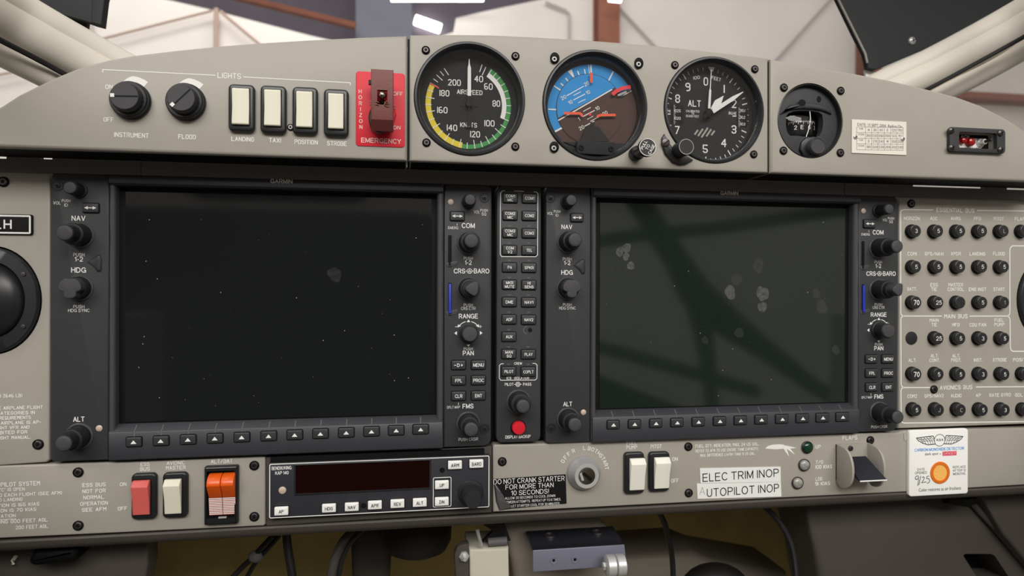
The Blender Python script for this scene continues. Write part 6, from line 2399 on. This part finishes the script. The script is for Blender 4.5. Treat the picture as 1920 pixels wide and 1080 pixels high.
m_.obj('link_cylinder', 'graphite', t)
m_ = MB()
m_.tube([pt(895, 994, 0.03), pt(899, 1010, 0.03), pt(901, 1022, 0.036)], [0.0016, 0.0013, 0.0020], 10)
m_.obj('link_rod', 'steel', t)
m_ = MB()
m_.slab([xz(x, y, 0.045) for x, y in ((902, 981), (945, 978), (958, 1014), (905, 1016), (925, 996))], 0.05, 0.045)
m_.obj('link_bracket', 'cable_black', t)


def cable(name, label, pts, r, m='cable_black', cat='cable'):
    P_ = [pt(*p) for p in pts]
    # smooth through the marks
    out = []
    for i in range(len(P_) - 1):
        p0, p1, p2, p3 = P_[max(0, i - 1)], P_[i], P_[i + 1], P_[min(len(P_) - 1, i + 2)]
        for k in range(6):
            u = k / 6
            out.append(0.5 * ((2 * p1) + (p2 - p0) * u + (2 * p0 - 5 * p1 + 4 * p2 - p3) * u * u + (3 * p1 - p0 - 3 * p2 + p3) * u ** 3))
    out.append(P_[-1])
    m_ = MB()
    m_.tube(out, r, 10)
    return tag(m_.obj(name, m), label, cat)


cable('cable', 'upper black cable of the tied pair slanting left under the red master switches', ((512, 1004, 0.06), (495, 1022, 0.065), (475, 1044, 0.075), (452, 1066, 0.08), (425, 1095, 0.08)), 0.0022)
cable('cable', 'lower black cable of the tied pair slanting left under the lower left panel', ((524, 1004, 0.07), (503, 1028, 0.07), (485, 1048, 0.075), (470, 1070, 0.085), (455, 1100, 0.09)), 0.0020)
m_ = MB()
c = pt(480, 1043, 0.072)
m_.sphere(c, 0.0052, 12, (1.2, 0.8, 1))
tag(m_.obj('cable_tie', 'graphite'), 'grey tie around the pair of slanting black cables', 'cable tie')
cable('strap', 'straight black strap hanging under the left end of the autopilot unit', ((537, 1002, 0.05), (540, 1030, 0.05), (545, 1060, 0.05), (551, 1100, 0.05)), 0.0032, cat='strap')
cable('hose', 'thick dark curved hose under the autopilot unit', ((668, 994, 0.06), (648, 1012, 0.06), (632, 1040, 0.06), (624, 1070, 0.06), (620, 1110, 0.06)), 0.0042, 'lip_brown', 'hose')
cable('cable', 'thin black cable beside the thick curved hose', ((682, 992, 0.055), (660, 1014, 0.055), (644, 1044, 0.055), (636, 1076, 0.055), (633, 1110, 0.055)), 0.0018)
cable('cable', 'black cable hanging right of the black bracket over the olive blanket', ((1236, 960, 0.07), (1247, 985, 0.08), (1256, 1020, 0.09), (1261, 1055, 0.10), (1263, 1110, 0.10)), 0.0026)
cable('cable', 'black cable curving down below the AUTOPILOT INOP label', ((1428, 946, 0.045), (1452, 968, 0.043), (1474, 1000, 0.04), (1488, 1040, 0.036), (1495, 1110, 0.03)), 0.0024)
m_ = MB()
c = pt(782, 985, 0.11)
m_.lathe((c.x, c.y, c.z - 0.022), [(0.018, -0.002), (0.026, 0.002), (0.030, 0.010), (0.031, 0.030)], 32, axis=(0, 0, 1), cap0=True)
tag(m_.obj('motor_can', 'trim_black'), 'dark round can hanging under the right half of the autopilot unit', 'can')
m_ = MB()
m_.slab([xz(x, y, 0.16) for x, y in ((655, 990), (715, 985), (735, 1020), (730, 1110), (660, 1110))], 0.22, 0.16, 0.01)
tag(m_.obj('duct', 'lip_brown'), 'dim brown duct between the curved hose and the round can', 'duct')
m_ = MB()
c = pt(1340, 1106, 0.10)
m_.sphere(c, 0.026, 24, (1.3, 0.8, 0.95))
tag(m_.obj('pedal_boot', 'cable_black'), 'rounded black boot at the bottom edge under the placards', 'boot')
m_ = MB()
m_.slab([xz(x, y, 0.22) for x, y in ((1165, 1046), (1300, 1036), (1340, 1052), (1480, 1075), (1480, 1140), (1165, 1140))], 0.30, 0.22, 0.01)
tag(m_.obj('lower_ledge', 'post_beige'), 'dim beige ledge low behind the cable and black boot', 'ledge')

# right side console
YQ = 0.050
t = thing('side_console', 'dark brown side console with black hatch opening, lower right corner', 'console', pt(1700, 1120, 0.09))
m_ = MB()
hatch = [xz(x, y, YQ) for x, y in ((1806, 1042), (1810, 1038.5), (1858, 1038.5), (1865, 1042), (1897, 1090), (1838, 1092))]
m_.slab([xz(x, y, YQ) for x, y in ((1506, 936), (1808, 925), (1870, 985), (1990, 1120), (1545, 1130), (1530, 1040))], YQ + 0.05, YQ, 0.006, holes=[hatch])
m_.obj('body', 'knee_panel', t)
m_ = MB()
m_.slab([xz(x, y, YQ + 0.02) for x, y in ((1795, 1030), (1880, 1030), (1915, 1100), (1820, 1100))], YQ + 0.045, YQ + 0.03)
m_.obj('hatch_back', 'deep_black', t)
m_ = MB()
m_.tube([pt(1812, 932, YQ - 0.002), pt(1866, 990, YQ - 0.004), pt(1925, 1056, YQ - 0.006), pt(1990, 1130, YQ - 0.008)], 0.0032, 10)
m_.obj('edge_seal', 'knee_panel', t)
m_ = MB()
m_.slab([xz(x, y, 0.036) for x, y in ((1838, 926), (2010, 915), (2010, 1150), (1960, 1095), (1880, 1000))], 0.048, 0.036, 0.003)
tag(m_.obj('side_lining', 'knee_panel'), 'smooth dark brown side lining at the lower right edge', 'lining')
m_ = MB()
m_.tube([pt(1772, 931, 0.03), pt(1810, 938, 0.028), pt(1826, 934, 0.026)], [0.006, 0.0058, 0.005], 14)
tag(m_.obj('grip_end', 'deep_black'), 'black rubber grip end poking out under the carbon monoxide card', 'grip')


# ================================================================== CANOPY FRAMES
def bow(label, main, r1, flange, r2, seal, loc, sx):
    t = thing('canopy_frame', label, 'canopy frame', loc, 'canopy frame tubes')
    up = Vector((0.48 * sx, 0, 0.88))
    for nm, path, r, m in (('upper_tube', main, r1 * 0.58, 'frame_cream'), ('lower_tube', main, r1 * 0.80, 'frame_cream'), ('lower_flange', flange, r2, 'frame_cream'), ('seal', seal, 0.0022, 'rubber_seal')):
        sh = up * (r1 * 0.42 if nm == 'upper_tube' else -r1 * 0.20 if nm == 'lower_tube' else 0)
        P_ = [pt(*p) + sh for p in path]
        out = []
        for i in range(len(P_) - 1):
            p0, p1, p2, p3 = P_[max(0, i - 1)], P_[i], P_[i + 1], P_[min(len(P_) - 1, i + 2)]
            for k in range(6):
                u = k / 6
                out.append(0.5 * ((2 * p1) + (p2 - p0) * u + (2 * p0 - 5 * p1 + 4 * p2 - p3) * u * u + (3 * p1 - p0 - 3 * p2 + p3) * u ** 3))
        out.append(P_[-1])
        m_ = MB()
        m_.tube(out, r, 28 if nm != 'seal' else 8)
        m_.obj(nm, m, t)
    return t


bow('thick cream canopy frame tube rising to the upper left corner', ((460, 300, 0.165), (300, 186, 0.125), (180, 118, 0.105), (90, 69, 0.085), (0, 18, 0.06), (-150, -66, 0.0), (-260, -130, -0.06), (-420, -230, -0.13), (-700, -420, -0.22), (-1000, -700, -0.28)), 0.0208,
    ((400, 320, 0.15), (260, 235, 0.12), (121, 160, 0.10), (0, 99, 0.07), (-150, 22, 0.02), (-260, -40, -0.03), (-430, -135, -0.11), (-720, -320, -0.20), (-1040, -600, -0.27)), 0.0098,
    ((240, 206, 0.11), (121, 139, 0.086), (60, 106, 0.07), (0, 75, 0.05), (-150, -4, 0.0)), pt(300, 190, 0.12), 1)
bow('thick cream canopy frame tube rising to the upper right corner', ((1460, 300, 0.20), (1620, 188, 0.16), (1744, 128, 0.14), (1835, 81, 0.115), (1920, 34, 0.09), (2060, -45, 0.03), (2200, -125, -0.05), (2450, -270, -0.14), (2900, -560, -0.24)), 0.0205,
    ((1540, 310, 0.20), (1700, 205, 0.16), (1770, 172, 0.14), (1845, 134, 0.12), (1920, 92, 0.095), (2060, 12, 0.03), (2200, -70, -0.04), (2460, -220, -0.13), (2920, -510, -0.23)), 0.0108,
    ((1700, 186, 0.14), (1744, 165, 0.122), (1835, 116, 0.10), (1920, 69, 0.075), (2060, -10, 0.01)), pt(1700, 205, 0.16), -1)

t = thing('sun_visor', 'dark grey padded cover with an edge strip at the upper left, above the frame', 'visor', pt(150, 60, 0.09))
yv = 0.125
m_ = MB()
m_.slab([xz(x, y, yv) for x, y in ((-60, -90), (200, -90), (174, -10), (173, 44), (166, 41.5), (96, 22), (58, -2), (20, -26))], yv + 0.006, yv, 0.001)
m_.obj('pad', 'cushion_black', t)
m_ = MB()
m_.slab([xz(x, y, yv) for x, y in ((174.5, -60), (212, -60), (198, 0), (192, 49), (173.5, 44))], yv + 0.007, yv - 0.002, 0.001)
m_.obj('edge_strip', 'cushion_black', t)
m_ = MB()
m_.slab([xz(x, y, yv + 0.01) for x, y in ((86, 18), (165, 41), (163, 57), (158, 60), (150, 58), (118, 42))], yv + 0.014, yv + 0.008, 0.001)
m_.obj('lower_flap', 'rubber_seal', t)
t = thing('sun_visor', 'dark grey padded cover with a chrome screw at the upper right, above the frame', 'visor', pt(1640, 131, 0.05))
yv = 0.165
m_ = MB()
m_.slab([xz(x, y, yv) for x, y in ((1535, -80), (1572, 0), (1603, 64), (1622, 101), (1628, 128), (1642, 131), (1764, 80), (1905, 0), (2010, -80))], yv + 0.006, yv, 0.0012)
m_.obj('pad', 'cushion_black', t)
m_ = MB()
m_.tube([pt(1566, -12, yv - 0.001), pt(1584, 24, yv - 0.001), pt(1604, 64, yv - 0.001), pt(1622, 100, yv - 0.001), pt(1626, 118, yv - 0.001)], 0.0012, 8)
m_.obj('clear_edging', 'grey_ink', t)
cross_screw(t, 1709, 77, yv, 0.0042)
m_ = MB()
m_.slab([xz(x, y, yv + 0.004) for x, y in ((1626, 130), (1641, 127), (1646, 139), (1628, 142))], yv + 0.010, yv + 0.0075)
m_.obj('hinge_tab', 'white_plastic', t)

# ================================================================== WINDSHIELD
m_ = MB()
prof = [(0.62, -0.06), (0.52, 0.08), (0.40, 0.22), (0.22, 0.37), (-0.02, 0.49), (-0.35, 0.56)]
rows_ = []
for j in range(21):
    u = j / 20 * 5
    i = min(4, int(u))
    f = u - i
    y_ = prof[i][0] * (1 - f) + prof[i + 1][0] * f
    z_ = prof[i][1] * (1 - f) + prof[i + 1][1] * f
    rows_.append([m_.bm.verts.new((x / 20 * 1.8 - 0.52, y_ - 0.16 * ((x / 20 * 1.8 - 0.87) / 0.9) ** 2, z_)) for x in range(21)])
for a, b in zip(rows_, rows_[1:]):
    for i in range(20):
        m_.face((a[i], a[i + 1], b[i + 1], b[i]))
from mathutils.bvhtree import BVHTree
bvh = BVHTree.FromBMesh(m_.bm)
spots = []
for x, y, r in ((546, 4, 3), (498, 17, 2.6), (595, 37, 3), (582, 55, 2.4), (667, 50, 3.2), (668, 40, 1.8), (771, 47, 3), (843, 56, 3), (845, 48, 1.8), (640, 22, 2), (905, 30, 2), (560, 30, 1.6)):
    d = (pt(x, y, 1.0) - CAM).normalized()
    hit = bvh.ray_cast(CAM, d)
    if hit[0] is not None:
        spots.append((hit[0], hit[1], r * hit[3] / FPX))
ws = tag(m_.obj('windshield', 'windshield'), 'clear curved windshield, faintly hazy, behind the grey upper panel', 'windshield')

for p, n, r in spots:
    m_ = MB()
    if n.y > 0:
        n = -n
    m_.lathe(p + n * 0.0006, [(r, 0), (r * 0.8, r * 0.15), (r * 0.4, r * 0.22)], 12, sz=1.5, axis=n)
    m_.obj('glint_spot', 'print_film', ws)  # pale film discs painting bright reflection dots on the windshield

# ================================================================== HANGAR BEYOND
Y1, Y2, Y3 = 5.0, 8.0, 10.0
FZ = -1.75
m_ = MB()


def wall_poly(pts, y):
    return [xz(x, q, y) for x, q in pts]


fl = lambda px, y: (pt(px, 100, y).x, FZ)
m_.slab([fl(-1500, Y1), fl(720, Y1)] + wall_poly(((720, 98), (583, 67), (394, 18), (303, -3), (150, -46), (-1500, -480)), Y1), Y1 + 0.12, Y1)
tag(m_.obj('wall_left.001', 'hangar_white'), 'white panelled hangar wall seen beyond the left half of the windshield', 'wall', kind='structure')
m_ = MB()
m_.slab([fl(700, Y2), fl(3200, Y2)] + wall_poly(((3200, -500), (1500, -140), (1019, -2), (905, 22), (855, 34), (850, 60), (700, 110)), Y2), Y2 + 0.12, Y2)
tag(m_.obj('wall_back', 'hangar_white'), 'white hangar end wall seen beyond the windshield', 'wall', kind='structure')
m_ = MB()
m_.slab(wall_poly(((-900, 300), (1900, 300), (1900, -900), (-900, -900)), Y3), Y3 + 0.1, Y3)
tag(m_.obj('ceiling.001', 'roof_dark'), 'dark purple-grey hangar roof between the white walls', 'ceiling', kind='structure')
m_ = MB()
m_.box(-14, 18, -9, 11, FZ - 0.1, FZ)
tag(m_.obj('floor.001', 'floor_grey'), 'grey hangar floor', 'floor', kind='structure')
m_ = MB()
m_.box(-9, 12, -7.1, -7.0, FZ, 4.6)
tag(m_.obj('wall_rear', 'hangar_white'), 'white hangar wall behind the aircraft', 'wall', kind='structure')


def hbeam(name, label, pts, y, r, m, cat='beam', group=None):
    m_ = MB()
    m_.tube([pt(*p, y) for p in pts], r, 8)
    return tag(m_.obj(name, m), label, cat, group)


k1 = (Y1 + 0.48) / FPX    # metres per pixel at the left wall
k2_ = (Y2 + 0.48) / FPX
GB = 'wall braces of the hangar'
hbeam('wall_brace', 'thin brown brace slanting up to the joint on the left white wall', ((120, 99), (187, 74), (300, 45), (398, 20)), Y1 - 0.06, 2.2 * k1, 'brace_brown', 'brace', GB)
hbeam('wall_brace', 'upright brown brace below the joint on the left white wall', ((405.5, 16), (405, 120)), Y1 - 0.06, 4.2 * k1, 'brace_brown', 'brace', GB)
hbeam('wall_brace', 'brown brace slanting down right from the joint on the left white wall', ((413, 21), (450, 52), (500, 94)), Y1 - 0.06, 2.8 * k1, 'brace_brown', 'brace', GB)
hbeam('wall_brace', 'pale upright post beside the upper left padded cover', ((171, 40), (173, 110)), Y1 - 0.06, 4 * k1, 'brace_grey', 'brace', GB)
hbeam('wall_brace', 'faint pale rail low on the wall at the far left edge', ((-40, 148), (20, 136), (60, 128)), Y1 - 0.06, 2 * k1, 'brace_brown', 'brace', GB)
hbeam('wall_brace', 'bent grey conduit left of the brown column on the end wall', ((1023, 4), (1060, 19), (1068, 27), (1068, 120)), Y2 - 0.08, 2.6 * k2_, 'brace_grey', 'brace', GB)
hbeam('wall_brace', 'grey brace slanting down right from the brown column', ((1150, 2), (1222, 80), (1260, 122)), Y2 - 0.08, 2.4 * k2_, 'brace_grey', 'brace', GB)
hbeam('wall_brace', 'long thin grey brace above the altimeter, slanting up right', ((1420, 150), (1459, 108), (1556, 0), (1600, -48)), Y2 - 0.08, 2.6 * k2_, 'brace_grey', 'brace', GB)


def column(label, x0, x1, y, name='steel_column', top=-60):
    a, b = pt(x0, 70, y), pt(x1, 70, y)
    zt = pt((x0 + x1) / 2, top, y).z
    t = thing(name, label, 'column', (a.x, y, FZ))
    wd = b.x - a.x
    m_ = MB()
    m_.box(a.x, b.x, y - 0.02, y, FZ, zt)
    m_.obj('flange', 'hangar_brown', t)
    m_ = MB()
    m_.box(a.x + wd * 0.42, a.x + wd * 0.58, y - 0.20, y - 0.021, FZ, zt)
    m_.obj('web', 'hangar_brown', t)
    m_ = MB()
    m_.box(a.x + wd * 0.02, a.x + wd * 0.98, y - 0.22, y - 0.201, FZ, zt)
    m_.obj('front_flange', 'hangar_brown', t)


column('rust brown steel column on the end wall above the attitude dial', 1112, 1153, Y2 - 0.02)
column('rust brown steel column below the tip of the right padded cover', 1604, 1634, Y2 - 0.02)
m_ = MB()
m_.box(pt(1790, 187, 7.9).x, pt(2400, 187, 7.9).x, 7.7, 7.95, pt(1860, 194, 7.9).z, pt(1860, 182, 7.9).z)
tag(m_.obj('wall_girt', 'hangar_brown'), 'horizontal rust brown beam at the right edge beyond the canopy frame', 'beam')
m_ = MB()
m_.tube([pt(380, -22, 8.5), pt(467, 0, 8.5), pt(667, 49, 8.5)], 0.05, 8)
tag(m_.obj('roof_purlin', 'hangar_brown'), 'pinkish brown roof purlin crossing the dark roof at the top left', 'beam')
m_ = MB()
m_.box(pt(667, 30, 8.8).x, pt(772, 30, 8.8).x, 8.8, 9.4, pt(700, 140, 8.8).z, pt(700, -120, 8.8).z)
tag(m_.obj('roof_panel_box', 'duct_grey'), 'pale blue-grey upright panel among the dark roof beams above the maroon switch', 'roof panel')
GL = 'hangar tube lights'
for nm, lab, pts, y, r in (('tube_light', 'bright white tube light just above the airspeed dial', ((778, 37), (826, 54)), 9.9, 9), ('tube_light', 'bright long tube light cut by the top edge above the airspeed dial', ((733, -4), (906, -4)), 7.6, 6.5),
                           ('tube_light', 'small bright tube light at the top edge above the brown column', ((1142, -3), (1164, -1)), 7.4, 6)):
    m_ = MB()
    m_.tube([pt(*p, y) for p in pts], r * (y + 0.48) / FPX, 12)
    tag(m_.obj(nm, 'lamp_tube'), lab, 'lamp', GL)


# ================================================================== BEHIND THE SEATS (mirrored in the dark screens)
def mirrored(px, py, yb):
    s = pt(px, py, 0.0045)
    d = s - CAM
    u = (0.0045 - yb) / d.y
    return Vector((s.x + d.x * u, yb, s.z + d.z * u))


t = thing('rear_canopy_frame', 'dark rear canopy frame bars behind the camera, mirrored in the right screen', 'canopy frame', mirrored(1500, 800, -1.3))
for path, r in ((((1170, 330), (1205, 390), (1270, 490), (1300, 545), (1370, 610), (1440, 660), (1520, 720), (1600, 770)), [0.035, 0.035, 0.038, 0.05, 0.045, 0.032, 0.025, 0.02]),
                (((1060, 460), (1115, 452), (1230, 437), (1330, 428), (1480, 408), (1650, 385)), 0.02),
                (((1300, 545), (1318, 620), (1330, 700), (1338, 800)), [0.035, 0.03, 0.022, 0.02]),
                (((1080, 640), (1180, 665), (1320, 705), (1420, 735)), 0.02)):
    m_ = MB()
    m_.tube([mirrored(*p, -1.3) for p in path], r, 10)
    m_.obj('bar', 'seat_dark', t)
t = thing('screen_darkening_seat', 'unseen wide dark seat shape added behind the camera to darken the left screen reflection', 'seat', (-0.03, -0.95, -0.80))  # unseen, added oversized so the left screen mirrors something dark
m_ = MB()
m_.slab(rrect(-0.05, -0.34, 0.74, 0.90, 0.08), -1.06, -0.92, 0.03)
m_.obj('backrest', 'seat_dark', t)
m_ = MB()
m_.slab(rrect(-0.05, 0.22, 0.40, 0.16, 0.05), -1.04, -0.93, 0.03)
m_.obj('headrest', 'seat_dark', t)
t = thing('copilot_seat', 'dark right seat behind the camera, mirrored low in the right screen', 'seat', (0.84, -0.95, -0.80))
m_ = MB()
m_.slab([(0.56, -0.79), (1.10, -0.79), (1.10, -0.42), (0.95, -0.36), (0.72, -0.27), (0.60, -0.22), (0.56, -0.24)], -1.06, -0.92, 0.02)
m_.obj('backrest', 'seat_dark', t)
